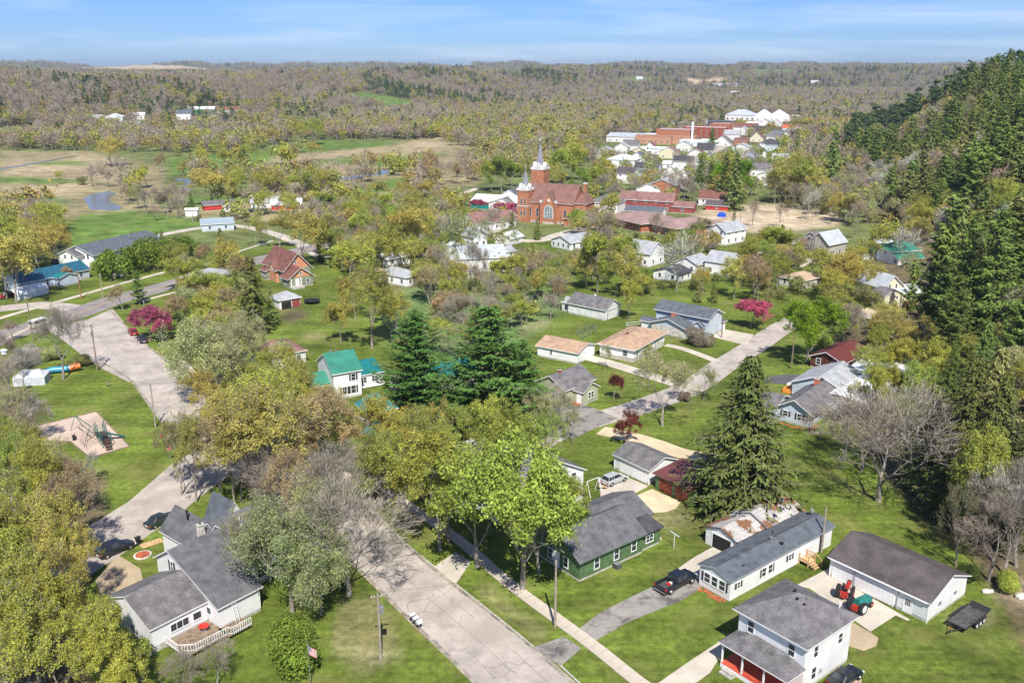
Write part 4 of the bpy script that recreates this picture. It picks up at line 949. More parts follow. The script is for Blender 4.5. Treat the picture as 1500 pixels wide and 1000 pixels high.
# craftsman house ---------------------------------------------------
h = H('craftsman_house', 'peach and sage craftsman house with steep red-brown roof and white gables', 'house', (424, 423), L=(8, 16), mark='the peach and sage house')
h.wing(1.2, 5.0, 9.4, 19.5, 4.6, 8.9, 'y', SAGE, SH_RED, gablem=PEACH, over=.7); h.win('S', 3.4, 5.9, .5, .9)
h.wing(.4, 9.6, 1.3, 14.0, 4.0, 6.4, 'x', PEACH, SH_RED, over=.5, base=0); h.win('W', 1.5, 3.4, .6, 1.1); h.win('W', 2.9, 3.4, .6, 1.1)
h.wing(.2, .4, 7.8, 5.1, 2.9, 5.6, 'y', SAGE, SH_RED, gablem=PEACH, over=.6)
h.win('S', 3.8, 3.5, .6, .8); h.win('S', 5.9, 1.1, .9, 1.0); h.win('W', 2.2, .9, 1.6, 1.4, panes=2); h.door('S', 2.6, .4)
h.box = (1.2, 5, 9.4, 19.5)
h.win('W', 2.2, .9, .7, 1.6); h.win('W', 5.4, .9, .7, 1.6); h.win('W', 9, 1.0, 1.2, 1.3, panes=2)
h.wing(-.6, 14.5, 1.2, 18.5, 2.7, 3.4, 'sx+', SAGE, SH_RED, over=.4); h.auto(1, (0, 2))
_b = MB(); _b.box((.3, -1.8, 0), (4.0, .35, .5), CONC); _b.build('front_steps', h.root); h.boxpart('porch_column', [((.6, -.1, .5), (.85, .15, 2.8))], TRIM); h.boxpart('porch_column', [((3.7, -.1, .5), (3.95, .15, 2.8))], TRIM)
open_view(378, 360, 458, 425, h)
h = H('grey_roof_garage', 'small garage with weathered grey hipped roof and red wall by the trampoline', 'garage', (436, 452), L=(7, 6), mark='the trampoline garage')
h.wing(-4.4, 1.5, 1.6, 6.5, 2.5, 4.3, 'hip', WHITE, SH_LIGHT, over=.4); h.gdoor('S', 2, 2.6, 1.9, DARKIN); h.boxpart('side_panel', [((-.8, 1.46, .1), (1.5, 1.49, 2.3))], REDW)
open_view(388, 428, 438, 455, h)
h = H('red_roof_house', 'house with faded red-brown hipped roof behind the pale willow', 'house', (385, 545), L=(10, 10), mark='the red-brown roofed house'); h.wing(0, 0, 10, 10, 2.8, 5.0, 'hip', WHITE2, SH_RED2); h.auto(1, (3, 3)); open_view(362, 482, 418, 520, h)
# beige house -------------------------------------------------------
h = H('sage_cottage', 'pale sage cottage with weathered grey roof beside the shared drive', 'house', (854, 594), L=(7, 8), ang=47, mark='the pale sage cottage')
h.wing(-2.3, 2.6, 6.6, 10.0, 3.1, 5.0, 'x', BEIGE, SH_MID, over=.4); h.win('W', 1.2, 1.0, .5, 1.3); h.win('W', 2.0, 1.0, .5, 1.3); h.win('W', 2.8, 1.0, .5, 1.3); h.chim(0.4, 6.3, 4.4, 5.6, .5, .5); h.vent(5.9, 6.3, 4.9, .2, .3, STEEL); h.win('S', 8.2, 1.7, .5, .8)
h.wing(0, 0, 4.6, 2.8, 2.7, 4.0, 'y', BEIGE, SH_MID, over=.35); h.win('S', 1.9, 1.0, .7, 1.2); h.win('S', 2.8, 1.0, .7, 1.2); h.door('W', 1.0, .2)
h.boxpart('doorstep', [((-1.1, .4, 0), (-.05, 2.4, .25))], WOODR)
_q = h.w(-3.3, 3.0); t = thing('rubbish_bin', 'dark green wheeled bin with yellow lid by the sage cottage', 'bin', (_q.x, _q.y, 0), h.ang)
_b = MB(); _b.tube([(0, 0, .08), (0, 0, 1.0)], [.28, .36], 4, mat('bin_green', (.02, .09, .06), .6)); _b.build('bin_body', t); _b = MB(); _b.box((-.36, -.36, 1.0), (.36, .36, 1.08), mat('yellow_lid', (.6, .45, .03), .5)); _b.build('lid', t)
_q = h.w(-3.3, 4.0); t2 = copy_tree(t); t2.location = (_q.x, _q.y, 0); t2['label'] = 'dark green wheeled bin farther from the cottage door than its twin'
open_view(805, 536, 876, 592, h)
# tan pair ----------------------------------------------------------
h = H('tan_roof_garage', 'long low white garage with tan shingle roof beside the tan-roofed house', 'garage', (847, 531), L=(7, 9.6), ang=56, mark='the tan-roofed garage')
h.wing(-1.2, -.4, 6.6, 9.8, 2.5, 3.7, 'y', WHITE, SH_TAN, over=.4); h.gdoor('S', 4.4, 4.6, 2.1); h.win('W', 6.6, 1.1, .5, .9); open_view(793, 490, 876, 535, h)
h = H('tan_roof_house', 'low white and stone house with tan shingle roof and long drive', 'house', (928, 531), L=(15.6, 8.4), ang=56, mark='the tan-roofed house')
h.wing(0, 0, 15.6, 8.4, 2.8, 4.5, 'hip', WHITE, SH_TAN, over=.6, base=.9, hipf=.8); h.auto(1, (5, 2), 1.1, 1.1, 1.2); h.boxpart('stone_panel', [((1.5, -.05, 0), (6.5, -.01, 1.1)), ((11, -.05, 0), (14.5, -.01, 2.6))], STONEW); h.chim(5.4, 4.4, 4, 5.0, .6, .5); open_view(880, 478, 978, 530, h)
# grey barn ---------------------------------------------------------
h = H('board_sided_barn', 'white board-sided shed with grey roof and sagging end doors on the grass', 'barn', (886, 470), L=(6.8, 11.6), ang=50, mark='the white board-sided barn')
WB = mat('ribbed_white_boards', (.66, .67, .66), .7, .08, .8, ribs=('Y', .8))
h.wing(0, 0, 6.8, 11.6, 2.9, 4.9, 'y', WB, SH_MID, over=.4); h.gdoor('S', 3.4, 4.4, 2.2, WHITE2); h.vent(3.4, 5.5, 4.9, .25, .4, TRIM); h.win('S', 1.8, 1.5, 1.2, .35, tall=False); h.win('S', 4.8, 1.5, 1.2, .35, tall=False)
h.wing(.8, 11.6, 5.6, 14.2, 2.4, 3.3, 'y', WHITE2, SH_LIGHT, over=.3); h.win('W', 1.3, .8, .9, 1.1); open_view(826, 430, 908, 472, h)
# split level -------------------------------------------------------
h = H('split_level_house', 'blue-grey split-level house with two grey roofs and red brick chimney', 'house', (1002, 497), L=(10, 13), ang=50, mark='the blue-grey split-level house')
h.wing(4.6, -3.6, 11.4, 10.6, 4.8, 6.3, 'y', BLUEW, SH_SLATE, over=.6, gablem=BLUEW); h.win('W', 2.0, 3.4, .8, 1.0); h.win('S', 1.8, 3.5, .4, 1.1); h.win('S', 5.4, 3.5, .4, 1.1); h.boxpart('upper_siding', [((4.55, -3.5, 3.9), (4.59, 10.5, 4.75))], BLUEGREY)
h.wing(0, 0, 7.0, 9.0, 2.7, 4.2, 'x', BLUEW, SH_SLATE, over=.6); h.boxpart('stone_facing', [((-.06, .2, .3), (-.01, 8.8, 2.3))], STONEW); h.chim(2.4, 4.6, 3.6, 5.2, .9, .6, mat('pink_brick', (.50, .15, .10), .85))
h.wing(3.8, -2.8, 5.6, -.02, 2.7, 3.8, 'x', BLUEW, SH_SLATE, over=.4); h.box = (0, 0, 7, 9); h.win('S', 1.6, .8, 1.8, 1.3, panes=3)
h.wing(11.4, -4.0, 12.6, 3, 2.5, 3.3, 'sy+', BLUEW, SH_SLATE); h.gdoor('S', .6, 1.0, 2.0); h.wing(0.8, 9.0, 3.4, 12.4, 2.4, 3.0, 'y', WHITE, SH_SLATE)
open_view(955, 440, 1058, 497, h)
# ranch house on the right -------------------------------------------
h = H('grey_ranch_house', 'pale blue ranch house with broad grey roof and red chimney by the big spruce', 'house', (1186, 627), L=(24, 9), ang=50, mark='the grey-roofed ranch house')
h.wing(14.0, -1.4, 25.0, 9.5, 2.8, 5.2, 'x', BLUEW, SH_LIGHT, over=.5)
h.wing(0, 0, 15.6, 6.2, 2.8, 4.6, 'x', BLUEW, SH_MID, over=.7); h.win('W', 1.7, 1.0, 1.5, 1.2, panes=2, shut=True); h.win('W', 4.7, 1.2, .9, 1.0, shut=True)
h.boxpart('porch_post', [((-.6, -.6, 0), (-.5, -.5, 2.6))], TRIMD); h.win('S', 3, 1.0, 1.4, 1.1, panes=2); h.win('S', 7, 1.0, 1.4, 1.1, panes=2)
h.chim(11.0, 3.6, 4.2, 5.6, 1.3, .7, mat('pink_brick', (.50, .15, .10), .85)); h.vent(3.0, 3.6, 4.3, .08, .3)
h.wing(-2.5, 6.2, 6.0, 11, 2.6, 4.2, 'y', BLUEW, SH_MID, over=.5)
_q = h.w(-.9, 0); _b = MB(); _rn = random.Random(3)
for i in range(60): _b.sphere((-_rn.random() * .7, _rn.random() * 6, .03), .10 + _rn.random() * .1, REDM, 5, 3, (1, 1, .5))
for i in range(40): _b.sphere((_rn.random() * 3, -_rn.random() * .8, .03), .10 + _rn.random() * .1, REDM, 5, 3, (1, 1, .5))
o = _b.build('mulch_border', None, loc=(_q.x, _q.y, 0), rot=h.ang); tag(o, 'orange-red mulch border round the corner of the grey ranch house', 'flower bed'); stuff(o)
open_view(1140, 548, 1232, 625, h)
h = H('white_membrane_building', 'white-roofed long building half hidden behind bare branches', 'building', (1262, 612), L=(26, 12), ang=50, mark='the white flat-roofed building'); h.wing(0, 0, 26, 9, 2.9, 3.6, 'x', BLUEW, MT_WHITE, over=.5); h.auto(1, (5, 2))
_q = P(1158, 574); _b = MB(); _b.box((-1.2, -1.2, 0), (1.2, 1.2, .9), mat('orange_tarp', (.75, .27, .05), .6, .2, 1)); _b.sphere((0, 0, .9), 1.0, MC['orange_tarp'], 10, 5, (1, 1, .4)); _b.box((1.0, -1.5, 0), (1.5, 1.3, 1.3), TRIM)
tag(_b.build('covered_play_house', None, loc=(_q.x, _q.y, 0), rot=R(50)), 'small orange and white covered pile beside the dark drive', 'covered pile')
# right side farmhouses ----------------------------------------------
h = H('stone_grey_house', 'tall taupe house with white metal roof and dull red porch roof', 'house', (1212, 378), L=(9, 9), mark='the taupe house with the red porch roof')
h.wing(0, 0, 10.5, 7.6, 4.6, 8.0, 'x', TAUPE, MT_GREY, over=.5); h.win('W', 2.6, 4.6, .6, 1.3); h.win('W', 5.4, 4.6, .6, 1.3); h.win('W', 2.4, 1.0, 1.6, 1.5, panes=3); h.win('W', 5.4, 1, .8, 1.4); h.win('S', 3, 1); h.win('S', 7, 1)
h.wing(0.6, 7.6, 4.4, 13.0, 2.3, 4.0, 'sx+', TAUPE, SH_RED, over=.3); h.win('W', 1.6, 1.1, .8, .9); h.win('W', 2.8, 1.1, .8, .9); h.door('W', 4.0, .1); 
h.wing(4.4, 7.6, 9.6, 12.5, 5.4, 6.8, 'x', TAUPE, SH_MID, over=.3); h.win('W', 2.4, 3.8, 2.0, 1.0, panes=3, tall=False, fm=TRIMD); h.wing(3.5, 13.0, 7, 16, 2.2, 3.2, 'y', TAUPE, SH_LIGHT)
open_view(1184, 330, 1262, 378, h)
h = H('cream_farmhouse', 'cream two-storey farmhouse with grey metal roof and raised deck', 'house', (1317, 453), L=(9, 8), ang=20, mark='the cream farmhouse')
h.wing(-3.0, 3.5, 3.6, 14.0, 5.4, 8.2, 'y', CREAM, MT_GREY, over=.5); h.win('S', 2.2, 4.8, .6, 1.2); h.win('S', 4.4, 4.8, .6, 1.2)
h.wing(-5.6, -.4, .4, 4.2, 4.4, 5.6, 'y', CREAM, SH_MID, over=.4, base=.9); h.win('S', 2.6, 1.4, .6, .8); h.win('S', 4.0, 3.1, .6, .8); h.wing(.4, 1.5, 8.0, 7.5, 3.7, 5.2, 'x', CREAM, MT_GREY, over=.4); h.win('S', 1.6, 2.4, .8, 1.1); h.door('S', 5.2, 1.6)
h.boxpart('deck', [((.5, -1.4, 1.5), (5.2, 1.45, 1.6))], WOODR); h.boxpart('deck_railing', [((.5, -1.45, 2.4), (5.2, -1.38, 2.5)), ((.5, -1.45, 1.6), (5.2, -1.4, 1.7))] + [((.5 + i * .3, -1.43, 1.6), (.55 + i * .3, -1.39, 2.4)) for i in range(16)], WOODR)
for x in (.6, 2.8, 5.0): h.boxpart('deck_post', [((x, -1.4, 0), (x + .15, -1.25, 1.5))], WOODR)
open_view(1280, 386, 1345, 455, h)
h = H('green_hip_roof_house', 'white house with green metal hipped roof and full-width green-roofed porch', 'house', (1352, 388), L=(9, 9), ang=15, mark='the green hipped-roof house')
h.wing(-10.0, 2.4, .2, 10.4, 4.2, 7.0, 'hip', WHITE, MT_GREEN, over=.5); h.auto(1, (4, 1), .9, 1.0, 2.9); h.wing(-10.0, -.6, -.4, 2.4, 2.5, 3.7, 'sy+', WHITE2, MT_GREEN, over=.4); h.auto(1, (3, 1), 1.2, 1.0); 
h.wing(-14, 11.5, 6, 18, 2.8, 4.4, 'x', WHITE, MT_GREEN, over=.4); open_view(1312, 345, 1372, 388, h)
h = H('small_white_garage', 'little white garage with light metal roof left of the green hipped house', 'garage', (1308, 367), L=(6, 5), ang=15); h.wing(-6.5, 0, 0, 4.5, 2.4, 3.9, 'x', WHITE, MT_GREY, over=.3); h.auto(1, (2, 1), .8, .8); open_view(1289, 346, 1314, 367, h)
h = H('brown_cabin', 'dark red-brown cabin roof showing behind yellow-green shrubs', 'cabin', (1232, 548), L=(12, 9), ang=45, mark='the dark red-brown cabin'); h.wing(0, 0, 12, 7, 2.5, 4.0, 'x', BROWNW, mat('maroon_roof', (.12, .03, .025), .7), over=.6); h.auto(1, (3, 2))
h = H('tan_hip_roof_house', 'low house with tan hipped roof under trees by the upper lane', 'house', (1175, 425), L=(9, 8)); h.wing(0, 0, 10, 8, 2.5, 4.2, 'hip', WHITE2, mat('worn_tan_roof', (.38, .28, .20), .9, .15, .5)); h.auto(1, (2, 2)); open_view(1150, 398, 1190, 418, h)
# left side ----------------------------------------------------------
h = H('hall_like_white_house', 'white two-storey house with very long slate-grey roof beyond the highway', 'house', (132, 397), L=(31, 12), ang=68, mark='the long-roofed white house')
h.wing(2.5, .6, 32, 13.4, 4.6, 7.0, 'x', WHITE, SH_SLATE, over=.6); h.win('W', 2.2, 3.2); h.wing(0.0, 4.4, 4, 12.8, 4.3, 6.0, 'x', WHITE, SH_GREY, over=.5); h.win('W', 2.5, 3.3, .8, 1.1); h.win('W', 5.4, 3.3, .8, 1.1); h.win('W', 2.0, .8, .9, .9); h.win('W', 5.2, .8, .8, .9)
open_view(98, 340, 165, 398, h)
h = H('navy_roof_house', 'white house with dark blue metal roof under trees at the left edge', 'house', (60, 423), L=(16, 8), ang=60, mark='the blue-roofed house'); h.wing(-6, 0, 16, 8, 2.8, 4.9, 'x', BLUEW, MT_BLUE, over=.4); h.auto(1, (4, 2)); h.wing(4, -3, 10, 0, 2.6, 3.6, 'y', BLUEW, MT_TEAL, over=.4); open_view(20, 388, 80, 422, h)
h = H('white_canopy_carport', 'white tarpaulin carport sheltering a red car at the left edge', 'carport', (24, 441), L=(9, 5), ang=62, mark='the white carport')
_b = MB()
for i in range(7):
    a0, a1 = math.pi * i / 7, math.pi * (i + 1) / 7
    def cp(a): return (2.7 - 2.7 * math.cos(a), 1.7 + 1.1 * math.sin(a))
    y0_, z0_ = cp(a0); y1_, z1_ = cp(a1); _b.face([(0, y0_, z0_), (0, y1_, z1_), (10, y1_, z1_), (10, y0_, z0_)], WMETAL)
_b.face([(0, 0, 0), (10, 0, 0), (10, 0, 1.7), (0, 0, 1.7)][::-1], WMETAL); _b.face([(0, 5.4, 0), (10, 5.4, 0), (10, 5.4, 1.7), (0, 5.4, 1.7)], WMETAL); _b.face([(10, 0, 0), (10, 5.4, 0), (10, 5.4, 1.7), (10, 2.7, 2.8), (10, 0, 1.7)], WMETAL)
_b.build('canopy', h.root)
for (x, y) in ((0, 0), (0, 5.4), (5, 0), (5, 5.4)):
    _b = MB(); _b.cyl((x, y, 0), .04, 1.7, 6, STEEL); _b.build('post', h.root)
open_view(0, 418, 52, 440, h)
h = H('brick_corner_building', 'brick building with pale hipped roof behind trees beside the highway', 'building', (312, 432), L=(8, 9), ang=66, mark='the brick building by the highway'); h.wing(-2, 0, 9, 9, 4.6, 6.6, 'hip', BRICKP, SH_LIGHT, over=.5); h.auto(2, (3, 3))
h = H('tarp_tent', 'crumpled pale grey canopy tent behind bare shrubs in the park', 'tent', (48, 560), L=(6, 4), ang=10)
_b = MB(); _b.mesh([(-3, -2, 0), (3, -2, 0), (3, 2, 0), (-3, 2, 0), (-3, -2, 1.8), (3, -2, 1.6), (3, 2, 1.8), (-3, 2, 1.7), (-1.5, 0, 2.9), (1.6, 0.2, 2.8)], [(0, 1, 5, 4), (1, 2, 6, 5), (2, 3, 7, 6), (3, 0, 4, 7), (4, 5, 9, 8), (5, 6, 9), (6, 7, 8, 9), (7, 4, 8)], mat('grey_tarp', (.50, .53, .56), .7, .12, .8)); _b.build('canvas', h.root)
# ================================================================ church, school, village
h = H('brick_church', 'orange brick church with brown roof and two silver spires', 'church', (756, 325), L=(24, 17), ang=-23, mark='the brick church')
CHR = mat('brown_church_shingles', (.20, .105, .085), .9, .10, .4, fine=3, bump=.02)
SPIRE = mat('silver_spire_metal', (.19, .21, .26), .45, .12, 1, metal=.2, spec=.5)
STN = mat('white_stone_trim', (.56, .54, .52), .8, .05, 1)
h.wing(2.0, 2, 24, 17, 8.4, 15.0, 'x', BRICK, CHR, over=.4, trim=STN, base=.9)
for u in (3.5, 6.6): h.win('S', u, 2.6, .9, 3.2, panes=1, fm=STN)
h.win('S', 18.6, 2.6, .9, 3.2, fm=STN)
h.win('S', 1.4, .2, .8, .6, tall=False); h.win('S', 6.0, .2, .8, .6, tall=False)
# big transept gable
h.wing(11.0, .4, 17.2, 9.5, 7.6, 13.0, 'y', BRICK, CHR, over=.35, trim=STN, base=.9)
_b = MB(); cx = 14.1; pts = [(cx - 1.7, 2.2), (cx + 1.7, 2.2), (cx + 1.7, 5.2)] + [(cx + 1.7 * math.cos(a), 5.2 + 2.2 * math.sin(a)) for a in [i * math.pi / 8 for i in range(1, 8)]] + [(cx - 1.7, 5.2)]
f = MB(); fo = [(cx + (x - cx) * 1.2, z if z < 2.3 else 5.2 + (z - 5.2) * 1.15) for x, z in pts]; f.prism([Vector((0, 0, 0))] * 3, 0, STN) if False else None
f.face([(x, .36, z) for x, z in fo], STN); f.build('window_surround', h.root); _b.face([(x, .33, z) for x, z in pts], GLASSL)
for x in (-.55, .55): _b.box((cx + x - .08, .29, 2.2), (cx + x + .08, .325, 6.6), STN)
for z in (3.4, 4.7): _b.box((cx - 1.7, .29, z), (cx + 1.7, .325, z + .12), STN)
_b.build('arched_window', h.root)
_b = MB(); _b.cyl((cx, .38, 9.6), .7, -.04, 12, STN, 'y') ; _b.build('round_window', h.root)
for x in (10.9, 17.3): h.boxpart('buttress', [((x - .4, -.1, 0), (x + .4, .6, 8.6), BRICK), ((x - .55, -.25, 8.6), (x + .55, .7, 9.5), STN)], BRICK)
# apse and annex on the right
h.wing(24.0, 4, 29, 14, 8.2, 12.6, 'hip', BRICK, CHR, over=.4, trim=STN); h.win('S', 1.6, 4.2, .9, 2.2, fm=STN)
h.wing(22.0, -3, 33, 5.0, 3.2, 5.4, 'hip', BRICK, CHR, over=.6, trim=STN); h.win('S', 3, 1, .9, 1.2, fm=STN); h.boxpart('annex_door', [((29.5, -3.1, 0), (31, -3.0, 2.3))], DARKIN)
h.boxpart('chimney_stack', [((24.4, 13.2, 8), (25.8, 14.6, 15.2), BRICK), ((24.3, 13.1, 15.2), (25.9, 14.7, 15.6), STN)], BRICK)
def tower(x, y, wd, zb, zs, name):
    t = MB(); q = wd / 2
    t.box((x - q, y - q, -.5), (x + q, y + q, zb), BRICK)
    for z in (zb * .50, zb - .1): t.box((x - q - .12, y - q - .12, z), (x + q + .12, y + q + .12, z + .35), STN)
    to = t.build(name, h.root)
    for z in ((zb * .58), (zb * .2)):
        for dx in (-.55, .55):
            f_, p_ = win_mesh(.6, 2.2, 1, STN, False)
            for (lx, ly, rt) in ((x + dx * wd / 3.4, y - q - .01, 0), (x - q - .01, y + dx * wd / 3.4, -R(90)), (x + q + .01, y + dx * wd / 3.4, R(90))):
                o = link('window', f_, h.root, (lx, ly, z), rt); link('pane', p_, o)
    c = MB()
    for sx, sy, rt in ((0, -1, 0), (0, 1, 0), (1, 0, 1), (-1, 0, 1)):
        gx, gy = x + sx * (q + .1), y + sy * (q + .1); g = wd * .32
        if rt == 0: c.mesh([(gx - g, gy, zb), (gx + g, gy, zb), (gx, gy, zb + g * 1.6), (gx - g, y, zb), (gx + g, y, zb), (gx, y, zb + g * 1.6)], [(0, 1, 2), (0, 2, 5, 3), (1, 4, 5, 2), (3, 5, 4)], STN)
        else: c.mesh([(gx, gy - g, zb), (gx, gy + g, zb), (gx, gy, zb + g * 1.6), (x, gy - g, zb), (x, gy + g, zb), (x, gy, zb + g * 1.6)], [(0, 1, 2), (0, 2, 5, 3), (1, 4, 5, 2), (3, 5, 4)], STN)
        c.cyl((gx - sx * 0 , gy, zb + g * .8), g * .35, .0, 10, CHROME) if False else None
    for sx in (-1, 1):
        for sy in (-1, 1):
            c.box((x + sx * q - .35, y + sy * q - .35, zb), (x + sx * q + .35, y + sy * q + .35, zb + .9), STN); c.tube([(x + sx * q, y + sy * q, zb + .9), (x + sx * q, y + sy * q, zb + 2.4)], [.3, .03], 6, SPIRE)
    c.build('parapet', h.root)
    s = MB(); n = 8; r0 = q * .86
    s.tube([(x, y, zb + .1), (x, y, zb + (zs - zb) * .16), (x, y, zs)], [r0, r0 * .66, .06], 8, SPIRE, True)
    for j in range(8):
        a = math.radians(45 * j + 0); s.tube([(x + r0 * .68 * math.cos(a), y + r0 * .68 * math.sin(a), zb + (zs - zb) * .15), (x, y, zs)], [.09, .03], 4, STN)
    s.sphere((x, y, zs + .2), .28, STN, 8, 5); s.box((x - .04, y - .04, zs), (x + .04, y + .04, zs + 1.6), STN); s.box((x - .4, y - .04, zs + 1.0), (x + .4, y + .04, zs + 1.12), STN)
    s.build('spire', h.root); return to
tower(2.9, 2.9, 5.0, 13.0, 22.0, 'small_tower')
tower(3.2, 18.6, 5.8, 19.8, 31.5, 'bell_tower')
open_view(755, 212, 858, 330, h)
KEEP.append((h.w(6, 18).x, h.w(6, 18).y, 9))
h = H('brick_school', 'low wide brick building with broad pinkish-brown hipped roof below the church', 'school', (985, 348), L=(26, 38), ang=30, mark='the low brick school')
SB = mat('banded_school_brick', (.42, .155, .075), .85, .12, .5, fine=4)
h.wing(0, -1, 25, 16, 3.4, 5.2, 'hip', SB, SH_SCHOOL, over=1.0, hipf=.9); h.auto(1, (4, 5), 1.4, 1.2, 1.3)
h.wing(-4.0, 14, 16, 39, 3.3, 5.0, 'hip', SB, SH_SCHOOL, over=1.0, hipf=.9); h.auto(1, (2, 6), 1.4, 1.2, 1.3)
open_view(856, 312, 1050, 352, h); KEEP.append((h.w(6, 27).x, h.w(6, 27).y, 15)); KEEP.append((h.w(12, 8).x, h.w(12, 8).y, 15))

# village houses: name, label, near corner, (lx, ly), angle, storeys, roof kind, wall, roof, extras
def simple(name, label, cat, A, L, ang, eave, ridge, ax, wall, roof, n=(2, 2), st=1, view=None, mark=None, wing=None, trim=TRIM, gablem=None, w=.9, hh=1.2):
    g = H(name, label, cat, A, L=L, ang=ang, mark=mark)
    if wing: g.wing(*wing[:4], *wing[4:6], wing[6], wall, wing[7] if len(wing) > 7 else roof, trim=trim); g.auto(1, (1, 1), w, hh)
    g.wing(0, 0, L[0], L[1], eave, ridge, ax, wall, roof, trim=trim, gablem=gablem); g.auto(st, n, w, hh)
    if view: open_view(*view, g)
    return g
V = -23
simple('white_farmhouse', 'white two-storey house with grey roof at the right of the brick school', 'house', (1062, 360), (12, 8), 40, 4.8, 7.4, 'x', WHITE, SH_LIGHT, (3, 2), 2, (1041, 328, 1092, 360), 'the white house by the school', (-3, 1, 0, 8, 2.4, 3.0, 'sx+'))
simple('white_bungalow', 'white bungalow with grey roof and row of dark windows below the church', 'house', (836, 368), (13, 10), 40, 2.8, 4.6, 'x', WHITE, SH_LIGHT, (4, 4), 1, (821, 340, 868, 368), 'the white bungalow below the church')
simple('grey_gable_house', 'white house with steep pale grey roof left of the bare oak', 'house', (951, 392), (9, 10), 50, 4.4, 7.4, 'y', WHITE, SH_LIGHT, (2, 3), 1, (934, 352, 978, 392), 'the steep grey-roofed house')
simple('white_shed_house', 'small white building with dark gable trim behind the bare oak trunk', 'garage', (995, 415), (7, 9), 50, 2.6, 4.0, 'x', WHITE, SH_DARK, (2, 2), 1, (957, 393, 1000, 414), None, None, TRIMD)
simple('light_roof_house', 'white house with light grey roof right of the bare oak', 'house', (1021, 402), (9, 8), 50, 2.9, 4.8, 'x', WHITE, SH_LIGHT, (2, 2), 1, (1002, 368, 1045, 402))
simple('peaked_white_house', 'white house with peaked grey roof near the right end of the oak yards', 'house', (1066, 406), (9, 8), 50, 4.2, 6.6, 'y', WHITE, SH_LIGHT, (2, 2), 1, (1044, 362, 1078, 398))
simple('green_white_barn', 'big pale green-white barn-like building behind the tall bare tree', 'barn', (648, 402), (20, 11), 12, 4.6, 7.6, 'x', WHITE2, MT_GREY, (3, 1), 1, None, 'the pale barn-like building')
simple('hip_roof_cottage', 'white cottage with grey hipped roof behind budding shrubs', 'cottage', (596, 421), (6, 12), 52, 2.8, 4.6, 'hip', WHITE, SH_LIGHT, (2, 3), 1, (560, 392, 610, 420), 'the grey hipped cottage')
simple('tiny_shed', 'tiny white shed with grey roof beside the pale barn-like building', 'shed', (683, 411), (3.4, 3.4), 50, 2.0, 3.0, 'y', WHITE, SH_LIGHT, (1, 0), 1, (677, 397, 688, 412))
simple('long_white_shed', 'long low white-roofed shed half hidden by tree trunks', 'shed', (612, 375), (16, 6), 30, 2.6, 3.6, 'x', WHITE2, MT_WHITE, (3, 1))
simple('tan_roof_cottage', 'cottage with tan roof deep among budding trees', 'cottage', (535, 421), (10, 8), 40, 2.8, 4.4, 'hip', WHITE2, SH_TAN, (2, 2), 1, (515, 398, 545, 414))
simple('hidden_white_garage', 'white garage showing between green trees left of the pale barn', 'garage', (566, 392), (9, 6), 40, 2.6, 3.8, 'x', WHITE, MT_WHITE, (2, 1), 1)
simple('white_gable_house', 'white steep-gabled house beneath the church lawn', 'house', (697, 345), (8, 9), 40, 4.4, 8.0, 'x', WHITE, SH_RED2, (2, 2), 1, (684, 322, 712, 345), 'the white gables below the church')
simple('pink_roof_house', 'white house with dull pink roof and small gables below the church', 'house', (722, 338), (12, 9), 40, 3.4, 6.6, 'x', WHITE, SH_RED2, (3, 2), 1, (700, 312, 738, 336))
simple('narrow_white_house', 'narrow white gabled house in front of the pink-roofed house', 'house', (694, 364), (6, 7), 40, 4.0, 6.2, 'y', WHITE, SH_LIGHT, (2, 1), 1, (680, 343, 700, 364))
simple('white_gable_shed', 'low white gable-ended shed by the church drive', 'shed', (748, 360), (8, 7), 55, 2.4, 4.2, 'x', WHITE, MT_WHITE, (1, 1), 1, (740, 344, 760, 360))
simple('low_white_garage', 'low white garage under a bare tree below the church drive', 'garage', (728, 382), (8, 6), 40, 2.4, 3.6, 'x', WHITE, SH_LIGHT, (2, 1), 1, (718, 368, 744, 382))
simple('teal_front_store', 'white-roofed store with teal awning front left of the church', 'shop', (690, 306), (22, 14), V, 3.6, 5.8, 'x', mat('teal_wall', (.01, .22, .20), .6), MT_WHITE, (0, 0), 1, (660, 287, 700, 305), 'the teal-fronted store')
simple('grey_gable_store', 'grey gable-roofed white building joined beside the teal store', 'building', (716, 308), (13, 12), V, 3.4, 5.6, 'y', WHITE, SH_MID, (2, 2), 1, (694, 290, 722, 308))
simple('white_parsonage', 'white house with grey roof just left of the church', 'house', (731, 304), (10, 10), V, 5.0, 8.2, 'y', WHITE, SH_SLATE, (2, 2), 2, (722, 281, 752, 303), 'the white parsonage')
simple('red_brick_bungalow', 'long dark red two-storey house with red-brown roof beyond the school', 'house', (907, 307), (24, 9), V, 4.8, 7.8, 'x', REDW, SH_RED2, (5, 2), 2, (897, 275, 950, 305), 'the long dark red house', (24, 0, 33, 8, 2.8, 4.6, 'x'), gablem=BRICK)
simple('white_garage_row', 'low white garage with grey roof in front of the dark red house', 'garage', (915, 317), (16, 8), V, 2.6, 4.2, 'x', WHITE, SH_SLATE, (3, 1), 1, (914, 298, 963, 317))
simple('grey_hip_house', 'white house with broad grey hipped roof right of the church', 'house', (862, 312), (13, 12), V, 4.6, 7.6, 'hip', WHITE, SH_MID, (3, 2), 2, (852, 278, 898, 312), 'the broad grey hipped house')
simple('brick_square_house', 'orange brick two-storey house with pale grey roof in the village', 'house', (950, 287), (13, 11), V, 5.6, 8.2, 'y', BRICK, SH_LIGHT, (2, 2), 2, (948, 258, 976, 284), 'the orange brick house')
simple('grey_roof_annex', 'white house with grey roof tucked beside the orange brick house', 'house', (932, 286), (12, 8), V, 3.6, 6.0, 'y', WHITE, SH_MID, (2, 2), 1, (932, 270, 958, 286))
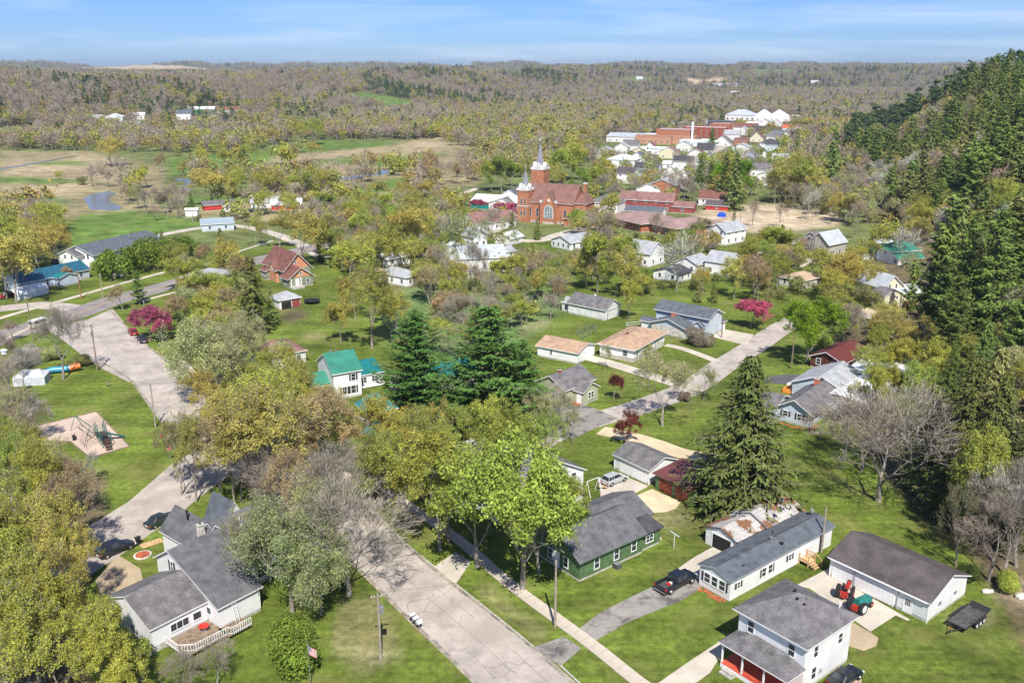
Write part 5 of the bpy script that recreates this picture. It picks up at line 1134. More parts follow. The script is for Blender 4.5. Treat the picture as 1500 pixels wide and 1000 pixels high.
simple('white_corner_house', 'white house with tan-grey roof and dark car in front', 'house', (902, 268), (10, 9), V, 5.4, 8.2, 'x', WHITE, SH_BRN, (2, 2), 2, (898, 244, 926, 268), 'the white corner house')
simple('white_hip_house', 'white two-storey house with bright white hipped roof', 'house', (888, 247), (18, 14), V, 5.6, 8.6, 'hip', WHITE, MT_WHITE, (3, 2), 2, (883, 227, 917, 247), 'the bright white-roofed house')
simple('dark_porch_house', 'grey house with dark roof and deep front porch', 'house', (928, 258), (14, 10), V, 4.6, 7.6, 'x', BLUEW, SH_DARK, (3, 2), 2, (924, 237, 950, 258), None, (0, -3, 14, 0, 2.6, 3.4, 'sy+'))
simple('grey_gabled_house', 'white gabled house with grey roof behind the dark-porched house', 'house', (920, 243), (11, 10), V, 5.0, 8.6, 'y', WHITE, SH_SLATE, (2, 2), 1, (916, 228, 940, 240))
simple('cross_gable_white_house', 'white steep-gabled house left of the tall village spruces', 'house', (990, 276), (9, 9), V, 4.6, 8.4, 'y', WHITE, SH_MID, (3, 2), 1, (986, 254, 1008, 276), 'the white gable by the spruces')
simple('red_roof_cottage', 'white cottage with red-brown roof beside the tall village spruce', 'cottage', (1023, 299), (13, 8), V, 2.8, 6.0, 'x', WHITE, SH_RED, (3, 1), 1, (1018, 278, 1050, 298), 'the red-roofed village cottage')
simple('red_barn', 'small red shed with brown roof beside the tall village spruce', 'shed', (1033, 308), (10, 6), V, 2.4, 4.2, 'x', mat('barn_red', (.45, .045, .03), .7, .12, .7), SH_BRN, (1, 1), 1, (1028, 293, 1056, 308), 'the small red shed')
simple('village_house', 'cream-white house with red-brown roof near downtown', 'house', (964, 232), (14, 9), V, 4.4, 8, 'y', CREAM, SH_RED2, (2, 2), 1, (960, 220, 992, 236))
simple('flat_white_annex', 'long white flat-fronted building beside the downtown hedge', 'building', (945, 226), (16, 8), V, 4.2, 5.2, 'x', WHITE, MT_WHITE, (3, 1), 1, (944, 215, 968, 226))
simple('white_sheds', 'white low garage below the cream downtown house', 'garage', (970, 247), (14, 8), V, 3.0, 4.4, 'x', WHITE, MT_WHITE, (2, 1), 1, (966, 238, 986, 247))
simple('grey_roof_row_house', 'grey-roofed white house far right of the village spruces', 'house', (1096, 258), (12, 10), V, 4.0, 7, 'x', WHITE, SH_MID, (2, 2), 1, (1090, 244, 1115, 258))
simple('white_gable_cottage', 'white gabled cottage at the edge of the trees right of the spruces', 'cottage', (1108, 264), (14, 9), V, 2.8, 5.4, 'y', WHITE, SH_LIGHT, (2, 2), 1, (1100, 252, 1130, 264))
simple('blue_grey_house', 'dark-roofed blue and white house right of downtown', 'house', (1112, 220), (14, 12), V, 5.2, 8.4, 'hip', WHITE, SH_DARK, (3, 2), 2, (1106, 204, 1122, 220))
simple('grey_slope_house', 'house with long blue-grey roof at the right edge of the village', 'house', (1138, 230), (10, 16), V, 4.2, 6.5, 'y', BLUEW, SH_SLATE, (2, 2), 1)
simple('red_brick_cottage', 'small orange brick house below the downtown blocks', 'house', (1075, 214), (10, 8), V, 4.2, 6.2, 'x', BRICK, SH_RED, (2, 1), 1, (1070, 200, 1088, 212))
simple('pink_roof_village_house', 'white house with pinkish roof in front of downtown', 'house', (945, 214), (12, 9), V, 3.6, 6.4, 'y', WHITE, SH_RED2, (2, 1), 1, (930, 200, 948, 214)) if False else None

# downtown ------------------------------------------------------------
def block(name, label, A, L, ht, wall, roof=MT_GREY, n=(4, 2), st=2, view=None, mark=None, par=.6, ang=V, cat='shop building', ww=1.1, wh=1.8):
    g = H(name, label, cat, A, L=L, ang=ang, mark=mark)
    g.wing(0, 0, L[0], L[1], ht, ht, 'flat', wall, roof, over=0.0, trim=wall, base=0)
    g.boxpart('parapet', [((-.12, -.12, ht - .1), (L[0] + .12, .25, ht + par)), ((-.12, L[1] - .25, ht - .1), (L[0] + .12, L[1] + .12, ht + par)), ((-.12, .25, ht - .1), (.25, L[1] - .25, ht + par)), ((L[0] - .25, .25, ht - .1), (L[0] + .12, L[1] - .25, ht + par))], wall)
    g.auto(st, n, ww, wh, 1.0, 3.8)
    if view: open_view(*view, g)
    return g
block('corner_brick_block', 'low orange brick building with white shop front at the left of downtown', (930, 210), (30, 14), 6, BRICKP, SH_RED2, (6, 2), 1, (924, 194, 962, 210), 'the left downtown block')
block('tall_brick_block', 'tallest orange brick block with rows of windows in downtown', (961, 210), (30, 16), 11, BRICK, MT_GREY, (6, 3), 2, (950, 189, 990, 210), 'the tallest downtown block')
block('pale_brick_block', 'pale brown brick block stepping down beside the tallest block', (985, 211), (18, 12), 6, BRICKP, MT_GREY, (0, 2), 1, (982, 200, 996, 212))
block('red_brick_row', 'long red brick row behind the tall white chimney pipe', (1000, 200), (38, 14), 8, BRICK2, MT_WHITE, (8, 3), 2, (992, 186, 1040, 202), 'the long red brick row')
block('narrow_brick_block', 'narrow orange brick block at the right end of the brick row', (1040, 196), (18, 14), 9, BRICK, MT_GREY, (3, 2), 2, (1034, 184, 1050, 198))
block('far_brick_block', 'orange brick block with arched front near the factory sheds', (1056, 192), (18, 12), 7, BRICKP, SH_RED, (3, 2), 1, (1053, 180, 1073, 192))
block('dark_front_store', 'long dark-fronted store below the factory sheds', (1036, 185), (30, 10), 5, mat('dark_front', (.06, .08, .11), .6), MT_GREY, (4, 1), 1, (1034, 177, 1072, 186))
block('white_low_store', 'low white flat-roofed store in the middle of downtown', (995, 214), (20, 12), 4, WHITE, MT_WHITE, (2, 1), 1, (992, 202, 1022, 214))
block('grey_low_store', 'low grey-roofed store right of downtown', (1050, 203), (34, 14), 4, BLUEW, MT_GREY, (5, 1), 1, (1052, 188, 1090, 202)) if False else None
simple('white_peaked_store', 'white tent-peaked building in front of the long red brick row', 'building', (1015, 215), (18, 12), V, 3, 6, 'hip', WHITE, MT_WHITE, (2, 1), 1, (1012, 206, 1030, 214))
simple('maroon_gable_store', 'white gabled building with maroon roof right of the brick blocks', 'building', (1074, 194), (22, 12), V, 5, 8.5, 'x', WHITE, SH_RED, (3, 2), 1, (1070, 184, 1092, 194))
simple('mint_building', 'pale mint green building below the factory sheds', 'building', (1090, 189), (24, 12), V, 5, 7, 'x', mat('mint_siding', (.18, .42, .34), .6), MT_WHITE, (3, 1), 1, (1092, 176, 1108, 188))
simple('white_village_house', 'white peaked house right of the mint building', 'house', (1110, 190), (14, 10), V, 6, 10, 'y', WHITE, SH_LIGHT, (2, 2), 1, (1108, 176, 1122, 190))
simple('orange_roof_building', 'low building with bright orange-red roof near the right of the village', 'building', (1146, 193), (16, 10), V, 3.6, 6, 'x', WHITE, mat('orange_red_roof', (.62, .10, .04), .7), (2, 1), 1, (1143, 182, 1155, 192))
simple('blue_roof_long_building', 'long blue-grey roofed building right of the village', 'building', (1130, 200), (32, 12), V, 4, 5.5, 'x', WHITE, SH_SLATE, (4, 1), 1, (1126, 188, 1152, 196))
g = H('feed_mill_sheds', 'pale metal factory with three tent-like roof peaks beyond downtown', 'factory', (1062, 176), L=(78, 30), ang=V, mark='the factory sheds')
g.wing(0, 0, 34, 26, 6, 12, 'hip', WHITE2, MT_GREY, over=.5); g.auto(1, (6, 1), 2, 2); g.wing(34, 4, 50, 26, 6, 12.5, 'hip', WHITE2, MT_WHITE, over=.5); g.wing(50, 4, 68, 26, 6, 12.5, 'hip', WHITE2, MT_WHITE, over=.5); open_view(1060, 160, 1135, 178, g)
block('white_warehouse', 'long white flat-roofed warehouse beside the factory peaks', (1105, 177), (78, 18), 6, WHITE, MT_WHITE, (10, 1), 1, (1100, 166, 1156, 178), cat='warehouse')
g = H('grey_roof_factory', 'wide grey metal-roofed works left of the brick blocks', 'factory', (888, 208), L=(60, 26), ang=V, mark='the grey metal-roofed works')
g.wing(0, 0, 30, 26, 4.6, 7.0, 'x', WHITE2, MT_GREY, over=.4); g.auto(1, (5, 2)); g.wing(30, 4, 56, 26, 4.6, 7.0, 'x', WHITE2, MT_WHITE, over=.4); g.auto(1, (4, 1)); open_view(884, 190, 935, 208, g)
_q = P(1013, 212); t = thing('white_stack', 'tall slim white chimney pipe in front of the long red brick row', 'chimney', (_q.x, _q.y, 0)); _b = MB(); _b.cyl((0, 0, 0), .9, 18, 12, TRIM); _b.build('pipe', t); _b = MB(); _b.cyl((0, 0, -.2), 1.4, .8, 12, CONC); _b.build('footing', t)
# houses beyond downtown
for nm, lb, A, L, wl, rf in (
    ('distant_red_roof_house', 'white house with red roof just beyond downtown', (948, 192), (16, 10), WHITE, SH_RED2), ('distant_grey_house', 'grey-roofed house behind the downtown street', (975, 188), (14, 10), WHITE2, SH_MID),
    ('distant_green_house', 'pale green house behind the downtown street', (992, 187), (13, 10), mat('pale_green', (.25, .40, .25), .7), SH_MID), ('distant_white_house', 'white-sided house at the far right end of the downtown street', (1012, 182), (18, 10), WHITE, SH_MID),
    ('distant_brown_house', 'brown-roofed house between downtown and the works', (980, 193), (12, 9), WHITE2, SH_BRN), ('edge_white_house', 'white-roofed house at the left end of the works', (900, 190), (13, 9), WHITE, MT_WHITE)):
    simple(nm, lb, 'house', A, L, V, 4.2, 7.4, 'y', wl, rf, (1, 1), 1)
# more of the village, packed between the trees
VN = [(1122, 208, 'W', 'G'), (1100, 232, 'W', 'D'), (1085, 240, 'B', 'G'), (1130, 245, 'W', 'L'), (1150, 212, 'W', 'G'), (1098, 208, 'C', 'R'), (1060, 205, 'W', 'L'), (1045, 214, 'W', 'G'), (1072, 226, 'W', 'L'), (1020, 226, 'C', 'D'), (1005, 236, 'W', 'R'), (990, 222, 'W', 'L'), (1120, 222, 'B', 'D'), (1146, 228, 'W', 'M'), (1080, 198, 'W', 'L'), (1100, 198, 'W', 'D'), (1130, 186, 'W', 'M'), (1160, 196, 'W', 'G'), (1160, 182, 'W', 'L'), (1022, 240, 'W', 'G'), (942, 224, 'W', 'R'), (912, 222, 'W', 'G'), (925, 232, 'C', 'M'), (900, 226, 'W', 'L'), (985, 248, 'W', 'D'), (1008, 256, 'W', 'G'), (870, 232, 'W', 'L'), (1172, 205, 'B', 'G'), (968, 262, 'W', 'M'), (1118, 272, 'W', 'G')]
VW = {'W': ('white', WHITE2), 'B': ('pale blue', BLUEW), 'C': ('cream', CREAM)}; VR = {'G': ('grey', SH_MID), 'D': ('charcoal', SH_DARK), 'L': ('light grey', SH_LIGHT), 'R': ('red-brown', SH_RED), 'M': ('white metal', MT_WHITE)}
_vr = random.Random(6); _seen = {}
for i, (a, b_, w_, r_) in enumerate(VN):
    at_ = min((l for l in LAND if proj(l[1], l[2], 2)[1] < 320), key=lambda l: abs(proj(l[1], l[2], 2)[0] - a) + 1.5 * abs(proj(l[1], l[2], 2)[1] - b_)); dx = a - proj(at_[1], at_[2], 2)[0]
    ax = 'y' if i % 3 else 'x'; lb = VW[w_][0] + ' village house with ' + VR[r_][0] + ' roof ' + ('right of ' if dx > 6 else 'left of ' if dx < -6 else 'near ') + at_[0]
    if lb in _seen: lb = lb.replace('village house', ('gable-end', 'side-on')[ax == 'x'] + ' village house'); 
    if lb in _seen: lb = 'smaller ' + lb
    _seen[lb] = 1
    g = simple('village_house', lb, 'house', (a, b_), (_vr.uniform(9, 14), _vr.uniform(7, 10)), V + _vr.choice((0, 0, 6, -5)), _vr.choice((3.2, 4.8, 5.2)), 7.4 + _vr.random(), ax, VW[w_][1], VR[r_][1], (2, 2), 1); g.root['group'] = 'village houses'
# left valley ----------------------------------------------------------
simple('red_open_shed', 'red open-fronted shed with dark doorway in the valley farmyard', 'shed', (300, 310), (14, 6), 28, 2.6, 3.6, 'sy+', mat('barn_red', (.45, .045, .03), .7), SH_MID, (0, 0), 1, (288, 300, 322, 312), 'the red open shed')
simple('valley_garage', 'white garage with grey roof right of the red open shed', 'garage', (368, 306), (12, 8), 10, 2.8, 4.8, 'x', WHITE2, SH_LIGHT, (2, 1), 1, (348, 291, 374, 306), 'the valley garage')
simple('red_trim_shed', 'red-gabled shed with white metal roof in the valley farmyard', 'shed', (398, 309), (13, 8), 10, 2.6, 4.6, 'x', mat('barn_red', (.45, .045, .03), .7), MT_WHITE, (1, 0), 1, (384, 297, 416, 308), 'the red-gabled shed')
simple('blue_roof_bungalow', 'bungalow with pale blue-grey roof beside the farm lane', 'house', (296, 340), (12, 9), 20, 2.8, 4.4, 'x', BLUEW, mat('blue_grey_roof', (.26, .32, .36), .8), (2, 2), 1, (281, 322, 312, 340), 'the blue-grey valley bungalow')
simple('white_box_shed', 'white boxy sheds standing side by side by the farm lane', 'shed', (272, 318), (5, 3.4), 5, 3.0, 3.5, 'x', WHITE, MT_WHITE, (0, 0), 1, (267, 310, 288, 318))
simple('white_trailer_box', 'white camper trailer parked between the valley sheds', 'camper', (328, 311), (6, 2.6), 5, 2.6, 2.9, 'x', WHITE, MT_WHITE, (2, 0), 1, (324, 303, 336, 311))
def farm(nm, lb, A, L, wl, rf, ax='x', e=5, r=8, ang=10, cat='house', n=(2, 1), mark=None):
    L = (L[0] * .8, L[1] * .8); e *= .85; r *= .85; g = H(nm, lb, cat, A, L=L, ang=ang, gz=1, mark=mark); g.wing(0, 0, L[0], L[1], e, r, ax, wl, rf); g.auto(1, n, 1.4, 1.8); open_view(A[0], A[1] - 9, A[0] + 14, A[1], g) if mark or A[1] < 140 else None; return g
farm('hillside_farmhouse', 'white farmhouse with grey roof on the far left hillside', (258, 176), (18, 14), WHITE, SH_SLATE, 'x', 7, 11, mark='the hillside farmhouse')
farm('green_machine_shed', 'green machine shed with white roof beside the hillside farmhouse', (274, 168), (36, 18), mat('shed_green', (.03, .16, .08), .6), MT_WHITE, 'x', 6, 9, cat='shed')
farm('maroon_farm_shed', 'low maroon-roofed house right of the green machine shed', (318, 167), (28, 14), WHITE2, SH_RED, 'x', 4, 8)
farm('low_farm_house', 'low white house below the hillside farmhouse', (280, 186), (24, 12), WHITE, MT_WHITE, 'y', 4, 7)
farm('second_low_farm_house', 'low white shed right of the low white hillside house', (296, 187), (16, 12), WHITE, SH_LIGHT, 'x', 4, 7)
farm('white_barn_far', 'white-roofed building among bare trees on the far left hillside', (152, 181), (22, 14), WHITE, MT_WHITE, 'y', 7, 10, cat='barn')
farm('far_white_cottage', 'small white cottage among bare trees beside the far valley road', (192, 176), (16, 12), WHITE, MT_WHITE, 'x', 5, 8)
farm('long_valley_shed', 'long white shed in the trees above the valley road', (168, 187), (28, 12), WHITE2, MT_GREY, 'x', 4, 6, cat='shed')
farm('far_left_house', 'grey and white house at the left of the valley hamlet', (124, 180), (20, 12), WHITE2, SH_LIGHT, 'x', 5, 8)
farm('cabin_in_trees', 'brown house with white gable in the trees left of the pine clump', (402, 187), (18, 12), BRICKP, SH_LIGHT, 'x', 5, 9)
farm('meadow_shed', 'small white-roofed shed in the marsh meadow', (581, 194), (10, 8), WHITE2, MT_WHITE, 'x', 3, 5, cat='shed')
farm('pale_metal_shed', 'pale metal building among trees left of the church', (730, 200), (20, 12), WHITE2, MT_GREY, 'x', 5, 8, cat='shed')
farm('far_factory', 'long white factory buildings on the far valley floor', (1045, 126), (90, 24), WHITE2, MT_GREY, 'x', 5, 7, cat='factory', n=(0, 0))
farm('far_white_barn', 'white barn on the far green field', (932, 117), (24, 12), WHITE2, MT_GREY, 'x', 6, 9, cat='barn', n=(0, 0))
farm('far_right_sheds', 'low white sheds on the far valley floor at the right', (1068, 137), (50, 16), WHITE2, MT_GREY, 'x', 4, 6, cat='shed', n=(0, 0))
farm('far_ridge_barn', 'small pale barn beyond the trees right of the far factory', (1188, 123), (28, 14), WHITE2, MT_GREY, 'x', 6, 9, cat='barn', n=(0, 0))
# ================================================================ vehicles
TYRE = mat('tyre_rubber', (.02, .02, .022), .85, .1, 3); RIM = mat('alloy_rim', (.45, .46, .48), .3, .05, 2, metal=.8)
CGLASS = mat('car_glass', (.025, .03, .04), .05, .1, 1, spec=.9); LAMPW = mat('headlight_lens', (.75, .77, .8), .1, .02, 1, spec=.8); LAMPR = mat('tail_light_lens', (.45, .02, .02), .15, .05, 1, spec=.8); PLATE = mat('licence_plate', (.7, .7, .68), .5, .02, 1)
def paint(name, c): return mat(name, c, .25, .03, 1, spec=.8)
def loft(mb, st, m, cap=True):
    "st: list of rings (same count); closed rings"
    n = len(st[0]); vs = [p for r_ in st for p in r_]; fs = []
    for i in range(len(st) - 1):
        for j in range(n):
            a = i * n + j; b = i * n + (j + 1) % n; fs.append((a, b, b + n, a + n))
    if cap: fs.append(tuple(reversed(range(n)))); k = (len(st) - 1) * n; fs.append(tuple(range(k, k + n)))
    mb.mesh(vs, fs, m)
def wheel(t, x, y, r, w_=.22, rim=RIM):
    b = MB(); s = 1 if y > 0 else -1
    b.tube([(x, y - w_ / 2, r), (x, y - w_ / 2 * .7, r), (x, y + w_ / 2 * .7, r), (x, y + w_ / 2, r)], [r * .93, r, r, r * .93], 18, TYRE); o = b.build('wheel', t)
    b = MB(); b.tube([(x, y + s * w_ * .45, r), (x, y + s * (w_ * .5 + .012), r)], [r * .62, r * .58], 12, rim); b.sphere((x, y + s * (w_ * .5 + .01), r), r * .14, STEEL, 6, 4); b.build('rim', o)
def car(name, label, cat, px, py, heading, col, L_=4.6, W=1.8, kind='sedan', hgt=1.45, z=0, group=None):
    p = P(px, py); t = thing(name, label, cat, (p.x, p.y, z), R(heading), group); PT_ = col; h = L_ / 2; w_ = W / 2
    b = MB(); belt = .92 if kind != 'suv' else 1.05
    def ring(x, zb, zt, ww, crown=.05): return [(x, -ww * .90, zb), (x, -ww, zb + (zt - zb) * .35), (x, -ww * .98, zt - .10), (x, -ww * .86, zt), (x, 0, zt + crown), (x, ww * .86, zt), (x, ww * .98, zt - .10), (x, ww, zb + (zt - zb) * .35), (x, ww * .90, zb), (x, 0, zb)]
    nose = .72; tail = .88 if kind == 'sedan' else .95
    loft(b, [ring(-h, .38, tail - .12, w_ * .88), ring(-h + .12, .26, tail, w_ * .96), ring(-h + .9, .22, belt, w_), ring(-.2, .22, belt, w_), ring(h - 1.5, .22, belt, w_), ring(h - 1.1, .22, belt - .04, w_), ring(h - .35, .24, nose + .06, w_ * .97), ring(h - .06, .28, nose - .08, w_ * .90), ring(h, .40, nose - .2, w_ * .80)], PT_)
    for x in (-h + .85, h - .85):      # dark wheel arches
        for s in (-1, 1): b.tube([(x, s * (w_ - .16), .33), (x, s * (w_ + .012), .33)], [.40, .40], 14, BLACK)
    b.build('body', t, smooth=False)
    if kind == 'sedan': xs = (-h + .75, -h + 1.35, h - 2.05, h - 1.35)
    elif kind == 'suv': xs = (-h + .12, -h + .45, h - 2.0, h - 1.35)
    else: xs = (-h + .25, -h + .8, h - 2.05, h - 1.35)
    g = MB()
    def gr(x, zb, zt, wt): return [(x, -w_ * .86, zb), (x, -wt, zt), (x, wt, zt), (x, w_ * .86, zb)]
    x0, x1, x2, x3 = xs; zb = belt + .02; wt = w_ * .70; vs = [(x0, -w_ * .84, zb), (x0, w_ * .84, zb), (x1, -wt, hgt - .03), (x1, wt, hgt - .03), (x2, -wt, hgt - .02), (x2, wt, hgt - .02), (x3, -w_ * .84, zb - .03), (x3, w_ * .84, zb - .03)]
    g.mesh(vs, [(0, 2, 3, 1), (0, 6, 4, 2), (1, 3, 5, 7), (4, 6, 7, 5), (2, 4, 5, 3)], CGLASS); g.build('windows', t)
    rf = MB(); e = .015; rf.mesh([(x1 - .08, -wt - e, hgt - .05), (x1 - .08, wt + e, hgt - .05), (x2 + .1, -wt - e, hgt - .04), (x2 + .1, wt + e, hgt - .04), (x1 + .05, -wt * .9, hgt + .03), (x1 + .05, wt * .9, hgt + .03), (x2 - .1, -wt * .9, hgt + .03), (x2 - .1, wt * .9, hgt + .03)], [(0, 2, 6, 4), (3, 1, 5, 7), (0, 4, 5, 1), (2, 3, 7, 6), (4, 6, 7, 5)], PT_)
    for s in (-1, 1):
        for (xa, xb) in ((x0, x1), (x3, x2)): rf.tube([(xa, s * w_ * .85, zb), (xb, s * (wt + .01), hgt - .03)], .035, 4, PT_)
        xm = (x1 + x2) / 2 - .05; rf.tube([(xm, s * w_ * .865, zb), (xm, s * (wt + .012), hgt - .02)], .035, 4, PT_)
        if kind in ('suv', 'wagon'): rf.tube([(x1 + .6, s * w_ * .865, zb), (x1 + .45, s * (wt + .012), hgt - .02)], .04, 4, PT_)
    rf.build('roof', t)
    for x in (-h + .85, h - .85):
        for s in (-1, 1): wheel(t, x, s * (w_ - .08), .33)
    for s in (-1, 1):
        b = MB(); b.box((h - .16, s * w_ * .80 - .17, nose - .22), (h - .02, s * w_ * .80 + .10, nose - .06), LAMPW); b.build('headlight', t)
        b = MB(); b.box((-h - .01, s * w_ * .74 - .18, tail - .26), (-h + .10, s * w_ * .74 + .14, tail - .10), LAMPR); b.build('tail_light', t)
        b = MB(); b.box((h - 1.65, s * (w_ + .02) - .07, belt + .02), (h - 1.5, s * (w_ + .02) + .09, belt + .16), PT_); b.build('mirror', t)
    b = MB(); b.box((-h - .03, -.26, .50), (-h + .02, .26, .64), PLATE); b.build('number_plate', t)
    b = MB(); b.box((h - .06, -.45, .42), (h + .01, .45, .54), BLACK); b.build('grille', t)
    KEEP.append((p.x, p.y, 2.5)); return t
BLK = paint('black_car_paint', (.012, .014, .02)); NAVY = paint('navy_car_paint', (.015, .022, .045)); DKG = paint('dark_green_car_paint', (.02, .035, .028)); REDC = paint('red_car_paint', (.28, .012, .015)); SILV = paint('silver_car_paint', (.38, .39, .40)); TANC = paint('pale_tan_car_paint', (.42, .40, .34))
car('parked_sedan', 'dark green sedan parked on the side street by the rambling white house', 'car', 236, 766, 55, DKG)
car('parked_suv', 'dark station wagon parked half off the side street edge', 'car', 170, 808, 50, BLK, 4.9, 1.9, 'suv', 1.7)
car('parked_red_car', 'dark red car parked on the street by the pink crabapple', 'car', 195, 489, 122, REDC, 4.4, 1.8, 'suv', 1.55)
car('parked_grey_car', 'dark blue-grey car parked behind the red car by the crabapple', 'car', 209, 500, 122, NAVY, 4.6, 1.8)
car('parked_black_sedan', 'black sedan beside the hipped two-storey house at the bottom edge', 'car', 1237, 997, 38.5, BLK)
car('silver_car', 'silver-grey car parked on the gravel in front of the white double garage', 'car', 900, 706, 40, SILV, 4.5, 1.8, 'suv', 1.6)
car('driveway_suv', 'dark suv parked in the drive of the long-roofed white house', 'car', 87, 387, 10, NAVY, 4.8, 1.9, 'suv', 1.75)
car('carport_red_car', 'red car sheltering inside the white carport', 'car', 9, 436, 62 + 180, REDC)
car('village_dark_car', 'dark pickup-like car parked before the white corner house in the village', 'car', 906, 277, -23, BLK, 5.2, 1.9, 'suv', 1.8)
car('porch_dark_car', 'dark car parked by the white gable beside the village spruces', 'car', 997, 280, -23, NAVY)
car('blue_village_car', 'blue-black car in the shade right of the white gable in the village', 'car', 1003, 290, -23, BLK)
car('school_side_car', 'pale car parked at the church annex end', 'car', 861, 331, -23, SILV)
car('barn_yard_car', 'dark car under the trees by the valley garage', 'car', 366, 311, 10, BLK)
car('hedge_car', 'grey car half hidden under the hedge trees beyond the highway', 'car', 170, 406, 0, SILV)
def van():
    p = P(60, 478); t = thing('travelling_van', 'pale tan van with white roof driving on the highway', 'van', (p.x, p.y, .03), R(68)); b = MB(); W = .98; L_ = 5.6
    def ring(x, zb, zt, wt): return [(x, -W, zb), (x, -W, 1.1), (x, -wt, zt), (x, wt, zt), (x, W, 1.1), (x, W, zb)]
    loft(b, [ring(-2.8, .35, 1.95, W * .86), ring(1.3, .35, 2.0, W * .86), ring(1.9, .35, 1.35, W * .9), ring(2.7, .38, 1.12, W * .88), ring(2.8, .45, .9, W * .8)], TANC); b.build('body', t)
    b = MB(); b.box((-2.7, -.84, 2.0), (1.2, .84, 2.10), WMETAL); b.build('roof', t); b = MB()
    for s in (-1, 1):
        b.mesh([(-2.4, s * (W - .01), 1.2), (1.1, s * (W - .01), 1.2), (1.0, s * (W * .88 + .015), 1.85), (-2.4, s * (W * .88 + .015), 1.85)], [(0, 1, 2, 3)], CGLASS)
    b.mesh([(1.36, -.78, 1.93), (1.36, .78, 1.93), (1.93, .85, 1.38), (1.93, -.85, 1.38)], [(0, 1, 2, 3)], CGLASS); b.mesh([(-2.82, -.7, 1.25), (-2.82, .7, 1.25), (-2.81, .7, 1.8), (-2.81, -.7, 1.8)], [(0, 1, 2, 3)], CGLASS); b.build('windows', t)
    for x in (-1.8, 1.9):
        for s in (-1, 1): wheel(t, x, s * .92, .36)
    for s in (-1, 1):
        b = MB(); b.box((2.68, s * .7 - .15, .75), (2.82, s * .7 + .15, .95), LAMPW); b.build('headlight', t)
van()
def pickup():
    p = P(990, 858); t = thing('black_pickup', 'black crew-cab pickup truck with open bed parked on the patched drive', 'pickup truck', (p.x, p.y, .03), R(38.5)); W = .98; h = 2.9; b = MB(); C = BLK
    def ring(x, zb, zt, ww): return [(x, -ww * .92, zb), (x, -ww, zb + .3), (x, -ww * .97, zt), (x, ww * .97, zt), (x, ww, zb + .3), (x, ww * .92, zb)]
    loft(b, [ring(-.75, .42, 1.12, W), ring(1.3, .42, 1.14, W), ring(2.3, .42, 1.10, W), ring(2.75, .45, 1.02, W * .97), ring(2.9, .55, .9, W * .9)], C); b.build('body', t)
    b = MB()   # bed: floor and four walls
    b.box((-2.85, -W, .48), (-.76, W, .70), C); b.box((-2.85, -W, .70), (-.76, -W + .13, 1.18), C); b.box((-2.85, W - .13, .70), (-.76, W, 1.18), C); b.box((-.90, -W + .13, .70), (-.76, W - .13, 1.18), C); b.box((-2.80, -W + .14, .701), (-.91, W - .14, .72), mat('bed_liner', (.07, .075, .07), .8)); b.build('bed', t)
    b = MB(); b.box((-2.93, -W + .1, .62), (-2.855, W - .1, 1.17), C); b.build('tailgate', t)
    b = MB(); b.box((-3.05, -W + .05, .45), (-2.93, W - .05, .60), CHROME); b.build('bumper', t)
    b = MB(); vs = [(-.72, -.88, 1.14), (-.72, .88, 1.14), (-.55, -.72, 1.78), (-.55, .72, 1.78), (.95, -.72, 1.80), (.95, .72, 1.80), (1.65, -.88, 1.13), (1.65, .88, 1.13)]; b.mesh(vs, [(0, 2, 3, 1), (0, 6, 4, 2), (1, 3, 5, 7), (4, 6, 7, 5), (2, 4, 5, 3)], CGLASS); b.build('windows', t)
    b = MB(); b.mesh([(-.6, -.74, 1.76), (-.6, .74, 1.76), (1.02, -.74, 1.77), (1.02, .74, 1.77), (-.45, -.66, 1.85), (-.45, .66, 1.85), (.85, -.66, 1.86), (.85, .66, 1.86)], [(0, 2, 6, 4), (3, 1, 5, 7), (0, 4, 5, 1), (2, 3, 7, 6), (4, 6, 7, 5)], C)
    for s in (-1, 1):
        for a, c in (((-.72, .885, 1.14), (-.55, .73, 1.78)), ((1.65, .885, 1.13), (.95, .73, 1.80)), ((.2, .89, 1.14), (.2, .735, 1.8))): b.tube([(a[0], s * a[1], a[2]), (c[0], s * c[1], c[2])], .045, 4, C)
    b.build('cab_roof', t)
    for x in (-1.95, 1.95):
        for s in (-1, 1): wheel(t, x, s * .90, .41, .28)
    for s in (-1, 1):
        b = MB(); b.box((2.76, s * .74 - .18, .80), (2.92, s * .74 + .14, 1.0), LAMPW); b.build('headlight', t)
        b = MB(); b.box((-2.95, s * .9 - .08, .78), (-2.85, s * .9 + .08, 1.12), LAMPR); b.build('tail_light', t)
        b = MB(); b.box((1.3, s * 1.05 - .08, 1.15), (1.5, s * 1.05 + .08, 1.38), BLK); b.build('mirror', t)
    b = MB(); b.box((2.86, -.5, .62), (2.94, .5, .92), CHROME); b.build('grille', t)
    q = thing('truck_bed_cargo', 'small bundle of red, white and blue cargo in the pickup bed', 'cargo', (p.x, p.y, 0), R(38.5)); q.location = (p.x - 1.3 * math.cos(R(38.5)), p.y - 1.3 * math.sin(R(38.5)), .75)
    b = MB(); b.box((-.3, -.2, 0), (.1, .2, .22), REDP); b.build('red_bundle', q); b = MB(); b.box((.12, -.15, 0), (.4, .2, .18), TRIM); b.build('white_bundle', q)
    KEEP.append((p.x, p.y, 3))
pickup()
